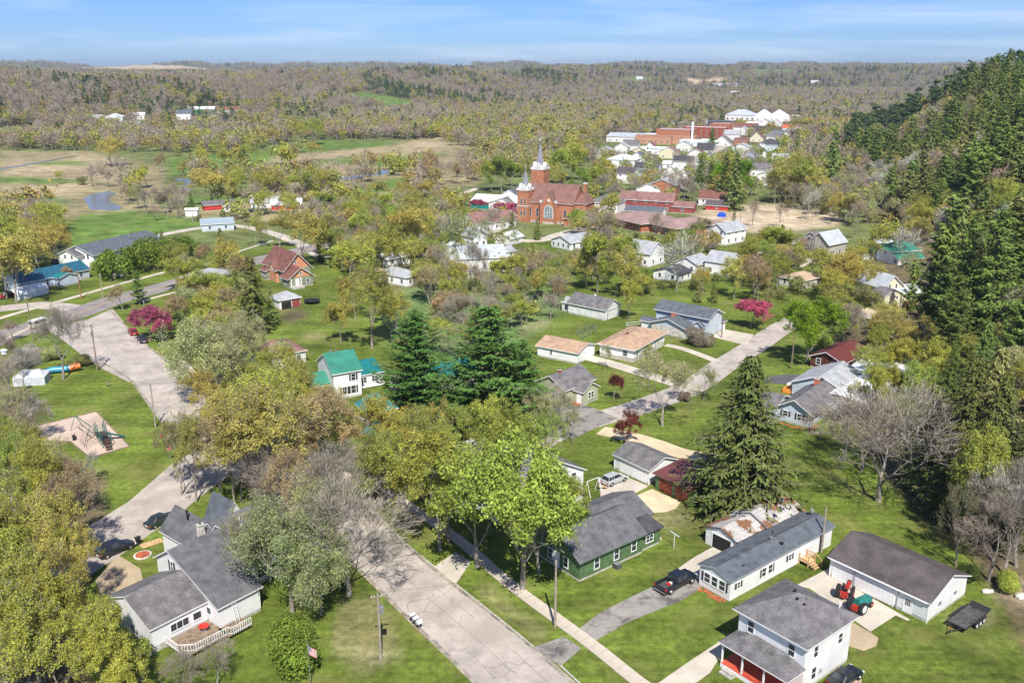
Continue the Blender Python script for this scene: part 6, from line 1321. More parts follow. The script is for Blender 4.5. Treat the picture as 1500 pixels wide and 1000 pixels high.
def tractor(name, label, px, py, head, covered):
    p = P(px, py); t = thing(name, label, 'tractor', (p.x, p.y, .04), R(head)); TR = mat('faded_red_tractor_paint', (.40, .035, .02), .5, .15, 3)
    b = MB(); b.box((-.1, -.22, .75), (1.9, .22, 1.15), TR if not covered else mat('teal_tarp', (.02, .17, .15), .75, .2, 3)); b.box((-.5, -.18, .55), (1.8, .18, .78), TR); b.build('body', t)
    if not covered: b = MB(); b.box((1.9, -.24, .72), (2.0, .24, 1.2), BLACK); b.build('grille', t)
    b = MB(); b.tube([(-.55, -.75, .78), (-.55, .75, .78)], .10, 6, TR); b.box((-.9, -.35, .5), (-.5, .35, 1.0), TR); b.build('rear_axle', t); b = MB(); b.tube([(1.6, -.62, .38), (1.6, .62, .38)], .06, 6, TR); b.tube([(1.6, 0, .38), (1.6, 0, .7)], .08, 6, TR); b.build('front_axle', t)
    for s in (-1, 1): wheel(t, -.55, s * .82, .78, .38, rim=TR if not covered else WMETAL); wheel(t, 1.6, s * .62, .38, .2, rim=TR)
    if not covered:
        b = MB(); b.box((-.75, -.25, 1.1), (-.35, .25, 1.18), BLACK); b.box((-.8, -.25, 1.18), (-.72, .25, 1.5), BLACK); b.build('seat', t)
        b = MB(); b.tube([(.3, 0, 1.15), (-.05, 0, 1.5)], .03, 5, BLACK)
        for k in range(10): a0 = k * .628; a1 = a0 + .628; b.tube([(-.05 + .08 * math.cos(a0), .2 * math.sin(a0), 1.5 + .18 * math.cos(a0)), (-.05 + .08 * math.cos(a1), .2 * math.sin(a1), 1.5 + .18 * math.cos(a1))], .02, 4, BLACK, cap=False)
        b.build('steering_wheel', t); b = MB(); b.tube([(1.2, .1, 1.15), (1.2, .1, 1.7)], .04, 6, BLACK); b.build('exhaust', t)
        b = MB()
        for s in (-1, 1):
            for k in range(6): a0 = .3 + k * .4; a1 = a0 + .4; b.mesh([(-.55 + .9 * math.cos(a0), s * .66, .78 + .9 * math.sin(a0)), (-.55 + .9 * math.cos(a1), s * .66, .78 + .9 * math.sin(a1)), (-.55 + .9 * math.cos(a1), s * 1.0, .78 + .9 * math.sin(a1)), (-.55 + .9 * math.cos(a0), s * 1.0, .78 + .9 * math.sin(a0))], [(0, 1, 2, 3)], BLACK)
        b.build('fender', t)
    else:
        b = MB(); TP = MC['teal_tarp']; rr = random.Random(2); n = 9; st = []
        for i in range(n):
            x = -.75 + 2.6 * i / (n - 1); hh = 1.65 - .35 * (i / (n - 1)) + rr.uniform(-.05, .05); wd = .62 - .1 * i / n
            st.append([(x, -wd - .05, .75 + rr.uniform(-.1, .1)), (x, -wd, 1.15), (x, -wd * .55, hh), (x, 0, hh + .06), (x, wd * .55, hh), (x, wd, 1.15), (x, wd + .05, .75 + rr.uniform(-.1, .1))])
        loft(b, st, TP); b.build('tarpaulin', t)
    b = MB(); b.box((-1.3, -.25, .45), (-.9, .25, .9), TR); b.tube([(-1.3, -.4, .5), (-.9, -.4, .9)], .04, 4, TR); b.tube([(-1.3, .4, .5), (-.9, .4, .9)], .04, 4, TR); b.build('hitch', t)
tractor('covered_tractor', 'old red tractor under a teal tarpaulin on the concrete pad', 1258, 893, 38.5, True)
tractor('old_tractor', 'old black and red tractor nearer the garage door on the pad', 1238, 873, 58, False)
def trailer():
    p = P(1415, 911); t = thing('flatbed_trailer', 'black triple-wheeled flatbed trailer on the lawn beside the long garage', 'trailer', (p.x, p.y, 0), R(38.5)); FR = mat('trailer_black', (.025, .026, .028), .6, .1, 2); DK = mat('trailer_deck_boards', (.075, .072, .07), .85, .25, 2)
    b = MB(); L0, L1, W = -2.6, 2.6, 1.15
    b.box((L0, -W, .62), (L1, -W + .1, .78), FR); b.box((L0, W - .1, .62), (L1, W, .78), FR); b.box((L0, -W + .1, .62), (L0 + .1, W - .1, .78), FR); b.box((L1 - .1, -W + .1, .62), (L1, W - .1, .78), FR); b.build('frame', t)
    for i in range(9):
        b = MB(); y = -W + .11 + i * .231; b.box((L0 + .11, y, .70), (L1 - .11, y + .215, .775), DK); b.build('deck_board', t)
    b = MB(); b.tube([(L0, -.6, .62), (L0 - 1.4, 0, .55), (L0, .6, .62)], .06, 5, FR); b.box((L0 - 1.7, -.08, .45), (L0 - 1.3, .08, .62), FR); b.cyl((L0 - 1.0, .18, 0), .05, .9, 8, REDP); b.build('tongue', t)
    b = MB(); b.mesh([(L1, -W, .74), (L1 + 1.0, -W, .95), (L1 + 1.0, W, .95), (L1, W, .74), (L1, -W, .68), (L1 + 1.0, -W, .89), (L1 + 1.0, W, .89), (L1, W, .68)], [(0, 1, 2, 3), (7, 6, 5, 4), (0, 4, 5, 1), (2, 6, 7, 3), (1, 5, 6, 2)], FR); b.build('ramp', t)
    for x in (-.3, .55, 1.4):
        for s in (-1, 1): wheel(t, x, s * 1.28, .36, .22, rim=WMETAL)
    b = MB()
    for s in (-1, 1): b.box((-.8, s * 1.28 - .14, .76), (1.9, s * 1.28 + .14, .82), FR)
    b.build('fender', t)
trailer()
def bin_(px, py):
    p = P(px, py); t = thing('black_bin', 'black wheeled bin behind the station wagon on the side street', 'bin', (p.x, p.y, 0), .8); b = MB(); b.tube([(0, 0, 0), (0, 0, 1.0)], [.3, .4], 4, BLACK); b.build('bin_body', t); b = MB(); b.box((-.36, -.36, 1.0), (.36, .36, 1.1), BLACK); b.build('lid', t)
bin_(203, 797)
p = P(209, 813); b = MB(); b.cyl((0, 0, 0), 1.15, .12, 22, STONEW); b.cyl((0, 0, .12), .9, .05, 22, REDM); tag(b.build('stone_ring', None, loc=p), 'round stone ring with red mulch on the grass by the side street', 'garden ring')
p = P(222, 796); b = MB(); b.box((-1.4, -.6, .03), (1.4, .6, .14), WOODN); tag(b.build('plywood_sheet', None, loc=p, rot=.7), 'pale plywood sheet lying on the grass by the side street', 'board')
# ================================================================ poles, signs, street furniture
def pole(px, py, top, label, m=WOODP, arm=0, trans=0, arm_az=40, name='utility_pole', extra=None):
    q = PT(px, py) if py < 300 else P(px, py); h_ = height_at(q, top); t = thing(name, label, 'utility pole', q, R(arm_az)); b = MB(); b.tube([(0, 0, -.3), (0, 0, h_)], [.17, .11], 8, m); b.build('pole_shaft', t)
    if arm:
        b = MB(); b.box((-arm / 2, -.06, h_ - .5), (arm / 2, .06, h_ - .38), m); b.build('crossarm', t); b = MB()
        for x in (-arm / 2 + .1, -arm / 4, arm / 4, arm / 2 - .1): b.cyl((x, 0, h_ - .38), .05, .2, 6, mat('porcelain', (.5, .5, .48), .3))
        b.build('insulators', t)
    if trans: b = MB(); b.cyl((.35, 0, h_ - 2.6), .25, .9, 12, STEEL); b.build('transformer', t)
    b = MB(); b.box((-.19, -.05, 1.4), (-.15, .05, 1.9), STEEL); b.build('pole_tag', t); KEEP.append((q.x, q.y, .6)); return t, h_
pole(813, 918, 820, 'tall brown utility pole standing beside the sidewalk and patched drive apron', WOODL)
pole(558, 966, 868, 'weathered utility pole on the grass left of the village street', WOODL, 1.6, 1, 20)
pole(1203, 808, 742, 'leaning grey wooden pole with meter at the far end of the mobile home', WOODL)
pole(143, 543, 475, 'dark brown utility pole with crossarm by the street near the park', WOODP, 2.6, 1, 130)
pole(49, 500, 434, 'dark utility pole on the verge south of the highway', WOODP, 1.4, 0, 150)
pole(228, 626, 560, 'pale slender pole on the park lawn edge near the street', WOODL, 1.0, 0, 40)
pole(119, 437, 395, 'reddish-brown utility pole beside the footpath beyond the highway', WOODR)
pole(151, 437, 401, 'pale grey concrete-like pole beside the footpath beyond the highway', WOODL, .6)
pole(170, 420, 400, 'thin dark pole behind the dark green conifer by the highway', WOODP, .8)
pole(212, 455, 440, 'short pale pole beside the highway verge crabapples', WOODL)
pole(1108, 0 + 540, 475, 'dark pole', WOODP) if False else None
pole(1159, 540, 487, 'weathered pole on the round lawn near the bright green maple', WOODP)
pole(1057, 494, 463, 'dark pole beside the split-level house drive', WOODP)
pole(1315, 473, 430, 'brown utility pole in front of the cream farmhouse deck', WOODR)
pole(1169, 418, 397, 'dark pole at the corner of the tan hipped house', WOODP)
pole(821, 0 + 334, 312, 'thin pole in front of the low brick school left wing', WOODP)
pole(742, 348 - 24, 300, 'white pole by the pink crabapples at the church corner', WOODL)
pole(719, 310, 290, 'pale pole by the grey gable store', WOODL)
pole(1084, 332, 305, 'pale pole at the edge of the bare dirt lot', WOODL)
pole(657, 797, 745, 'dark grey pole between the street trees by the sidewalk', WOODP)
pole(472, 770, 712, 'dark utility pole behind the bare street tree', WOODP, 1.2)
pole(343, 735, 690, 'pale pole rising behind the rambling white house', WOODL)
pole(246, 320, 298, 'white pole at the farm lane beside the green field', WOODL)
pole(336, 325, 303, 'white pole among brush right of the camper', WOODL)
pole(283, 325, 308, 'pale pole by the white boxy sheds', WOODL)
pole(745, 590, 480 + 60, 'slender grey pole', WOODP) if False else None
t, hh = pole(18, 588, 518, 'pale warning siren pole with white horn at the left park edge', WOODL, name='siren_pole')
b = MB(); b.cyl((0, 0, hh), .5, .7, 12, TRIM); b.cyl((0, 0, hh + .7), .7, .25, 12, TRIM, r2=.2); b.build('siren_horn', t)
# stop sign
q = P(250, 675); t = thing('stop_sign', 'faded red octagonal stop sign at the side street corner', 'sign', q, R(10)); b = MB(); b.box((-.03, -.03, 0), (.03, .03, 2.5), STEEL); b.build('post', t)
b = MB(); a = [(.42 * math.cos(R(22.5 + 45 * i)), -.05, 2.3 + .42 * math.sin(R(22.5 + 45 * i))) for i in range(8)]; a2 = [(x * .93, -.055, 2.3 + (z - 2.3) * .93) for x, y, z in a]; b.face(a, TRIM); b.face([(x, -.035, z) for x, y, z in a][::-1], STEEL); b.face(a2, mat('faded_sign_red', (.62, .10, .03), .5)); b.build('sign_plate', t)
cu = bpy.data.curves.new('lettering', 'FONT'); cu.body = 'STOP'; cu.size = .30; cu.align_x = 'CENTER'; cu.align_y = 'CENTER'; cu.extrude = .004; o = bpy.data.objects.new('lettering', cu); COL.objects.link(o); o.parent = t; o.location = (0, -.062, 2.3); o.rotation_euler = (R(90), 0, 0); cu.materials.append(TRIM); bpy.context.view_layer.update(); _me = bpy.data.meshes.new_from_object(o); _o = link('lettering', _me, t, (0, -.062, 2.3), (R(90), 0, 0)); bpy.data.objects.remove(o)
q = P(236, 641); t = thing('fire_hydrant', 'small red hydrant at the end of the concrete strip in the park', 'hydrant', q); b = MB(); b.cyl((0, 0, 0), .14, .6, 10, REDP); b.sphere((0, 0, .62), .15, REDP); b.tube([(-.25, 0, .42), (.25, 0, .42)], .07, 8, REDP); b.build('hydrant_body', t); b = MB(); b.cyl((0, 0, 0), .2, .06, 10, REDP); b.build('flange', t)
# mail boxes
for i, (px, py) in enumerate(((604, 913), (609, 918), (614, 923))):
    q = P(px, py); t = thing('mailbox', ('white-topped mailbox farthest up the street edge of the three', 'middle one of three white-topped mailboxes by the street', 'white-topped mailbox nearest the camera of the three')[i], 'mailbox', q, R(128), 'mailboxes by the street'); b = MB(); b.box((-.05, -.05, 0), (.05, .05, 1.0), WOODP); b.build('post', t)
    b = MB(); b.box((-.24, -.3, 1.0), (.24, .3, 1.2), BLACK if i < 2 else WMETAL); b.tube([(0, -.3, 1.2), (0, .3, 1.2)], .24, 10, WMETAL); b.build('box', t); b = MB(); b.box((.25, -.2, 1.1), (.27, -.05, 1.4), REDP); b.build('signal_flag', t)
# flag
q = P(455, 1003); hh = height_at(q, 940); t = thing('flagpole', 'slim metal flagpole flying a stars and stripes flag on the front lawn', 'flagpole', q); b = MB(); b.tube([(0, 0, 0), (0, 0, hh)], .04, 8, STEEL); b.sphere((0, 0, hh), .08, CHROME); b.build('pole_shaft', t)
fr_, fw_, fb_ = MB(), MB(), MB(); FRED = mat('flag_red', (.45, .02, .03), .7, .03, 1); FWH = mat('flag_white', (.72, .72, .72), .7, .03, 1); FBL = mat('flag_blue', (.02, .03, .14), .7, .03, 1)
def fp(u, v):  # hanging, half furled flag
    return (.06 + u * .75, -.18 * math.sin(u * 5.2) - .05 * math.sin(u * 11), hh - .15 - v * 1.05 - u * .95)
for k in range(13):
    for j in range(10):
        u0, u1 = j / 10, (j + 1) / 10
        if k < 7 and u1 <= .41: continue
        (fr_ if k % 2 == 0 else fw_).face([fp(u0, k / 13), fp(u0, (k + 1) / 13), fp(u1, (k + 1) / 13), fp(u1, k / 13)], FRED if k % 2 == 0 else FWH)
for j in range(4): fb_.face([fp(j / 10, 0), fp(j / 10, 7 / 13), fp((j + 1) / 10, 7 / 13), fp((j + 1) / 10, 0)], FBL)
fl = tag(fr_.build('flag', None, loc=q), 'red, white and blue flag drooping from the front lawn flagpole', 'flag'); fw_.build('white_stripes', fl); fb_.build('blue_canton', fl)
st = MB()
for r_ in range(5):
    for c in range(6): a = fp(.03 + c * .065, .04 + r_ * .1); st.box((a[0] - .012, a[1] - .02, a[2] - .02), (a[0] + .012, a[1] - .008, a[2] + .02), FWH)
st.build('stars', fl)
# clothes post, dish pole
q = P(987, 803); t = thing('clothesline_post', 'white T-shaped clothesline post on the grass beside the green house', 'clothesline post', q, R(120)); b = MB(); b.cyl((0, 0, 0), .04, 2.2, 8, TRIM); b.build('post', t); b = MB(); b.box((-.9, -.04, 2.15), (.9, .04, 2.23), TRIM); b.build('crossbar', t)
q = P(457, 444); t = thing('trampoline', 'round black trampoline with net on the grass by the trampoline garage', 'trampoline', q); b = MB()
for k in range(24): a0 = k * math.pi / 12; a1 = a0 + math.pi / 12; b.tube([(2.1 * math.cos(a0), 2.1 * math.sin(a0), .85), (2.1 * math.cos(a1), 2.1 * math.sin(a1), .85)], .06, 5, BLACK, cap=False)
b.build('rim', t); b = MB(); b.cyl((0, 0, .83), 2.05, .03, 24, BLACK); b.build('mat', t)
for k in range(6): a0 = k * math.pi / 3; b = MB(); b.tube([(2.1 * math.cos(a0), 2.1 * math.sin(a0), 0), (2.1 * math.cos(a0), 2.1 * math.sin(a0), 2.6)], .035, 5, BLACK); b.build('leg', t)
b = MB()
for k in range(24):
    a0 = k * math.pi / 12; a1 = a0 + math.pi / 12
    for z in (1.3, 1.9, 2.5): b.tube([(2.1 * math.cos(a0), 2.1 * math.sin(a0), z), (2.1 * math.cos(a1), 2.1 * math.sin(a1), z)], .012, 3, BLACK, cap=False)
    b.tube([(2.1 * math.cos(a0), 2.1 * math.sin(a0), .9), (2.1 * math.cos(a0), 2.1 * math.sin(a0), 2.5)], .010, 3, BLACK, cap=False)
b.build('net', t)
q = P(1057, 317); t = thing('blue_dome_tent', 'bright blue dome cover on the grass above the brick school', 'tent', q); b = MB(); b.sphere((0, 0, 0), 2.0, mat('blue_tarp', (.01, .08, .55), .5, .15, .6), 14, 8, (1, 1, .9)); b.build('cover', t); b = MB(); b.box((-.6, -2.1, 0), (.6, -1.7, 1.2), MC['blue_tarp']); b.build('entrance', t)
# ================================================================ playground
GP = mat('playground_green', (.02, .12, .10), .5, .1, 2); BP = mat('playground_brown', (.07, .04, .03), .6, .15, 2)
q = P(124, 636); t = thing('swing_set', 'teal metal swing set on the playground sand', 'swing set', q, R(-45)); b = MB(); b.tube([(-3.4, 0, 2.6), (3.4, 0, 2.6)], .07, 6, GP); b.build('top_beam', t)
for x in (-3.4, 3.4):
    for s in (-1, 1): b = MB(); b.tube([(x, s * 1.2, 0), (x, 0, 2.6)], .06, 6, GP); b.build('leg', t)
for x in (-2.4, -1.2, 1.2, 2.4):
    b = MB(); b.tube([(x - .22, 0, 2.6), (x - .22, .05, .5)], .018, 4, STEEL); b.tube([(x + .22, 0, 2.6), (x + .22, .05, .5)], .018, 4, STEEL); b.box((x - .25, -.08, .46), (x + .25, .14, .52), BLACK); b.build('swing', t)
q = P(153, 648); t = thing('playground_climber', 'green and brown playground climbing frame with slide and decks', 'climbing frame', q, R(-55))
for i in range(5):
    for s in (-1, 1):
        b = MB(); b.tube([(-4 + i * 1.6, s * .7, 0), (-4 + i * 1.6, s * .7, 3.2 if i in (1, 2) else 2.2)], .07, 6, GP); b.build('post', t)
for (x0, x1, z) in ((-4, -2.4, .6), (-2.4, -.8, 1.2), (-.8, .8, 1.5), (.8, 2.4, .9)):
    b = MB(); b.box((x0 + .06, -.66, z), (x1 - .06, .66, z + .08), BP); b.build('deck', t)
b = MB()
for x in (-2.4, -.8, .8):
    for z in (1.6, 2.0, 2.4): b.tube([(x, -.7, z), (x, .7, z)], .035, 4, GP)
for z in (1.9, 2.2): b.tube([(-4, -.7, z - .3), (2.4, -.7, z - .1)], .03, 4, GP); b.tube([(-4, .7, z - .3), (2.4, .7, z - .1)], .03, 4, GP)
b.build('rails', t); b = MB(); b.mesh([(-.7, .7, 1.55), (.1, .7, 1.55), (.1, 3.4, .25), (-.7, 3.4, .25), (-.7, .7, 1.45), (.1, .7, 1.45), (.1, 3.4, .15), (-.7, 3.4, .15)], [(0, 1, 2, 3), (7, 6, 5, 4), (0, 3, 7, 4), (1, 5, 6, 2), (2, 6, 7, 3)], GP); b.build('slide', t)
b = MB()
for i in range(5): b.box((2.4 + i * .35, -.5, .75 - i * .15), (2.72 + i * .35, .5, .82 - i * .15), BP)
b.build('step', t)
q = P(137, 651); t = thing('climbing_arch', 'brown metal arched climber beside the climbing frame', 'climbing arch', q, R(-50))
for x in (-1.6, -.5, .5, 1.6):
    b = MB(); b.tube([(x, 1.6 * math.cos(a), 2.2 * math.sin(a)) for a in [math.pi * k / 8 for k in range(9)]], .035, 5, BP); b.build('arch', t)
b = MB()
for k in range(1, 8): a = math.pi * k / 8; b.tube([(-1.6, 1.6 * math.cos(a), 2.2 * math.sin(a)), (1.6, 1.6 * math.cos(a), 2.2 * math.sin(a))], .025, 4, BP)
b.build('rungs', t)
q = P(108, 643); t = thing('park_bench', 'dark park bench at the corner of the playground sand', 'bench', q, R(-60)); b = MB(); b.box((-.9, -.2, .42), (.9, .2, .48), BLACK); b.build('seat', t); b = MB(); b.box((-.9, .2, .5), (.9, .26, .9), BLACK); b.build('backrest', t)
for x in (-.75, .75): b = MB(); b.box((x - .04, -.2, 0), (x + .04, .22, .42), BLACK); b.build('leg', t)
q = P(159, 566); t = thing('wooden_rest', 'little angled wooden ride on the park lawn', 'spring rider', q, .5); b = MB(); b.cyl((0, 0, 0), .08, .5, 8, BLACK); b.build('spring', t); b = MB(); b.box((-.4, -.12, .5), (.4, .12, .7), WOODP); b.box((.2, -.08, .7), (.4, .08, 1.1), WOODP); b.build('rider', t)
# plastic play tunnel in the park
q = P(92, 546); t = thing('play_tunnel', 'blue and orange play structure beyond the bare park tree', 'play structure', q, R(20)); BL = mat('play_blue', (.03, .25, .42), .4); b = MB(); b.tube([(-3.2, 0, .7), (-1.6, 0, .9), (0, 0, .8), (1.5, 0, .9)], .65, 10, BL); b.build('tube_slide', t); b = MB(); b.tube([(1.5, 0, .9), (3.6, 0, 1.3)], .66, 10, mat('play_orange', (.6, .16, .03), .4)); b.build('orange_section', t)
for x in (-2, 0, 2): b = MB(); b.cyl((x, 0, 0), .06, 1.0, 6, STEEL); b.build('post', t)
# small rocks, white stump, hedge, chain fence
q = P(1445, 868); tag((lambda b: (b.sphere((0, 0, .2), .5, STONEW, 7, 5, (1.3, .9, .7)), b.sphere((.7, .2, .12), .3, STONEW, 6, 4), b.build('boulder', None, loc=q))[-1])(MB()), 'grey boulder pair at the right edge by the woods', 'boulder')
q = P(1496, 876); tag((lambda b: (b.sphere((0, 0, .25), .8, STONEW, 8, 5, (1, .8, .6)), b.build('boulder', None, loc=q))[-1])(MB()), 'pale boulder in bare earth at the right picture edge', 'boulder')
def fence(name, label, pts, h_, m, step=2.4, rail=True, slat=None):
    c = [P(*p) for p in pts]; t = thing(name, label, 'fence', (c[0].x, c[0].y, 0)); o = c[0]
    for a, e in zip(c[:-1], c[1:]):
        d = (e - a).length; n = max(1, int(d / step)); u = (e - a) / d; M_ = Matrix.Translation(a - o) @ Matrix.Rotation(math.atan2(u.y, u.x), 4, 'Z')
        for i in range(n + 1): b = MB(); x = d * i / n; b.box((x - .05, -.05, 0), (x + .05, .05, h_), m, M_); b.build('post', t)
        b = MB()
        for z in (h_ * .35, h_ * .92): b.box((0, -.03, z), (d, .03, z + .07), m, M_)
        b.build('rail', t)
        if slat:
            k = 0
            while k * slat < d and k < 60: b = MB(); b.box((k * slat + .02, .03, .08), (k * slat + slat - .02, .06, h_), m, M_); b.build('board', t); k += 1
fence('board_fence', 'grey board fence running right from the taupe house', [(1254, 367), (1272, 368)], 1.6, WOODP, 2.4, True, .5)
fence('wire_kennel_fence', 'thin white metal kennel fence on the lawn behind the tan-roofed garage', [(845, 492), (852, 498), (873, 487), (868, 481), (845, 492)], 1.6, STEEL, 2.2)
fence('white_rail_fence', 'short white rail fence beside the pale board-sided barn', [(918, 478), (942, 476)], 1.0, TRIM, 2.4)
# thin overhead wires between the street poles
def wire(a, b, z0, z1, label):
    a, b = P(*a), P(*b); n = 14; pts = []
    for i in range(n + 1): t_ = i / n; pts.append(a.lerp(b, t_) + Vector((0, 0, z0 + (z1 - z0) * t_ - 1.2 * 4 * t_ * (1 - t_) * .5)))
    m = MB(); m.tube(pts, .012, 3, BLACK); tag(m.build('overhead_wire'), label, 'wire')
wire((558, 966), (472, 770), 8.6, 8.0, 'thin overhead wire along the left side of the village street')
wire((558, 966), (813, 918), 8.4, 8.8, 'thin overhead wire crossing above the village street near the bottom')
wire((228, 626), (143, 543), 7.2, 9.2, 'thin overhead wire along the park edge of the village street')
wire((813, 918), (1203, 808), 8.6, 6.0, 'thin service wire passing above the patched drive')
wire((813, 918), (657, 797), 8.4, 6.8, 'thin overhead wire above the sidewalk trees')
wire((143, 543), (49, 500), 9.6, 9.0, 'thin overhead wire near the highway junction')
# ================================================================ trees
def leaf_mat(name, trans=.25, rough=.7, seedvar=.35):
    m, t, b = new_mat(name); N = t.nodes.new; L = t.links.new
    oi = N('ShaderNodeObjectInfo'); at = N('ShaderNodeAttribute'); at.attribute_name = 'v'
    mr = N('ShaderNodeMapRange'); mr.inputs['To Min'].default_value = 1 - seedvar; mr.inputs['To Max'].default_value = 1 + seedvar
    L(at.outputs['Fac'], mr.inputs['Value'])
    mm = N('ShaderNodeMixRGB'); mm.blend_type = 'MULTIPLY'; mm.inputs['Fac'].default_value = 1; L(oi.outputs['Color'], mm.inputs['Color1']); L(mr.outputs['Result'], mm.inputs['Color2'])
    tn = N('ShaderNodeTexNoise'); tn.inputs['Scale'].default_value = .6; tn.inputs['Detail'].default_value = 3
    tcn = N('ShaderNodeTexCoord'); L(tcn.outputs['Object'], tn.inputs['Vector'])
    m2r = N('ShaderNodeMapRange'); m2r.inputs['From Min'].default_value = .3; m2r.inputs['From Max'].default_value = .7; m2r.inputs['To Min'].default_value = .66; m2r.inputs['To Max'].default_value = 1.30; L(tn.outputs['Fac'], m2r.inputs['Value'])
    m2 = N('ShaderNodeMixRGB'); m2.blend_type = 'MULTIPLY'; m2.inputs['Fac'].default_value = 1; L(mm.outputs['Color'], m2.inputs['Color1']); L(m2r.outputs['Result'], m2.inputs['Color2'])
    d = N('ShaderNodeBsdfDiffuse'); tr = N('ShaderNodeBsdfTranslucent'); mx_ = N('ShaderNodeMixShader'); mx_.inputs[0].default_value = trans
    L(m2.outputs['Color'], d.inputs['Color']); L(m2.outputs['Color'], tr.inputs['Color']); L(d.outputs[0], mx_.inputs[1]); L(tr.outputs[0], mx_.inputs[2])
    L(mx_.outputs[0], t.nodes['Material Output'].inputs['Surface']); t.nodes.remove(b)
    return m
LEAF = leaf_mat('spring_leaves', .42, seedvar=.5); NEEDLE = leaf_mat('needles', .10, seedvar=.5); TWIG = leaf_mat('twigs', 0.0, seedvar=.3)

def far_mat(name, cols):
    "foliage of far woods: every tree takes one of these colours"
    m, t, b = new_mat(name); N = t.nodes.new; L = t.links.new
    oi = N('ShaderNodeObjectInfo'); at = N('ShaderNodeAttribute'); at.attribute_name = 'v'
    cr_ = N('ShaderNodeValToRGB'); cr_.color_ramp.interpolation = 'CONSTANT' if len(cols) > 3 else 'LINEAR'
    e = cr_.color_ramp.elements; e[0].position = 0; e[0].color = (*cols[0], 1); e[1].position = 1 / len(cols); e[1].color = (*cols[1], 1)
    for i, c in enumerate(cols[2:]): q = e.new((i + 2) / len(cols)); q.color = (*c, 1)
    L(oi.outputs['Random'], cr_.inputs['Fac'])
    mr = N('ShaderNodeMapRange'); mr.inputs['To Min'].default_value = .68; mr.inputs['To Max'].default_value = 1.32; L(at.outputs['Fac'], mr.inputs['Value'])
    mm = N('ShaderNodeMixRGB'); mm.blend_type = 'MULTIPLY'; mm.inputs['Fac'].default_value = 1; L(cr_.outputs['Color'], mm.inputs['Color1']); L(mr.outputs['Result'], mm.inputs['Color2'])
    d = N('ShaderNodeBsdfDiffuse'); L(mm.outputs['Color'], d.inputs['Color']); tr = N('ShaderNodeBsdfTranslucent'); L(mm.outputs['Color'], tr.inputs['Color'])
    mx_ = N('ShaderNodeMixShader'); mx_.inputs[0].default_value = .25; L(d.outputs[0], mx_.inputs[1]); L(tr.outputs[0], mx_.inputs[2])
    L(mx_.outputs[0], t.nodes['Material Output'].inputs['Surface']); t.nodes.remove(b); return m

class Leaves:
    def __init__(s): s.c = []; s.n = []; s.u = []; s.sz = []; s.v = []
    def mesh(s, name, m, aspect=1.0):
        c = np.array(s.c); n = np.array(s.n); u = np.array(s.u); sz = np.array(s.sz)[:, None]; v = np.array(s.v)
        n = n / (np.linalg.norm(n, axis=1, keepdims=True) + 1e-9)
        u = u - n * (u * n).sum(1, keepdims=True); u /= (np.linalg.norm(u, axis=1, keepdims=True) + 1e-9); w_ = np.cross(n, u)
        a = u * sz; b = w_ * sz * aspect
        q = np.stack([c - a * .9, c + b * .8 - a * .1, c + a * 1.1, c - b * .8 + a * .1], 1).reshape(-1, 3)
        k = len(c); me = bpy.data.meshes.new(name)
        me.vertices.add(4 * k); me.vertices.foreach_set('co', q.ravel()); me.loops.add(4 * k); me.loops.foreach_set('vertex_index', np.arange(4 * k))
        me.polygons.add(k); me.polygons.foreach_set('loop_start', np.arange(0, 4 * k, 4)); me.update()
        at = me.attributes.new('v', 'FLOAT', 'FACE'); at.data.foreach_set('value', v)
        me.materials.append(m); return me

def set_v(me, val=.5):
    at = me.attributes.new('v', 'FLOAT', 'FACE'); at.data.foreach_set('value', np.full(len(me.polygons), val)); return me

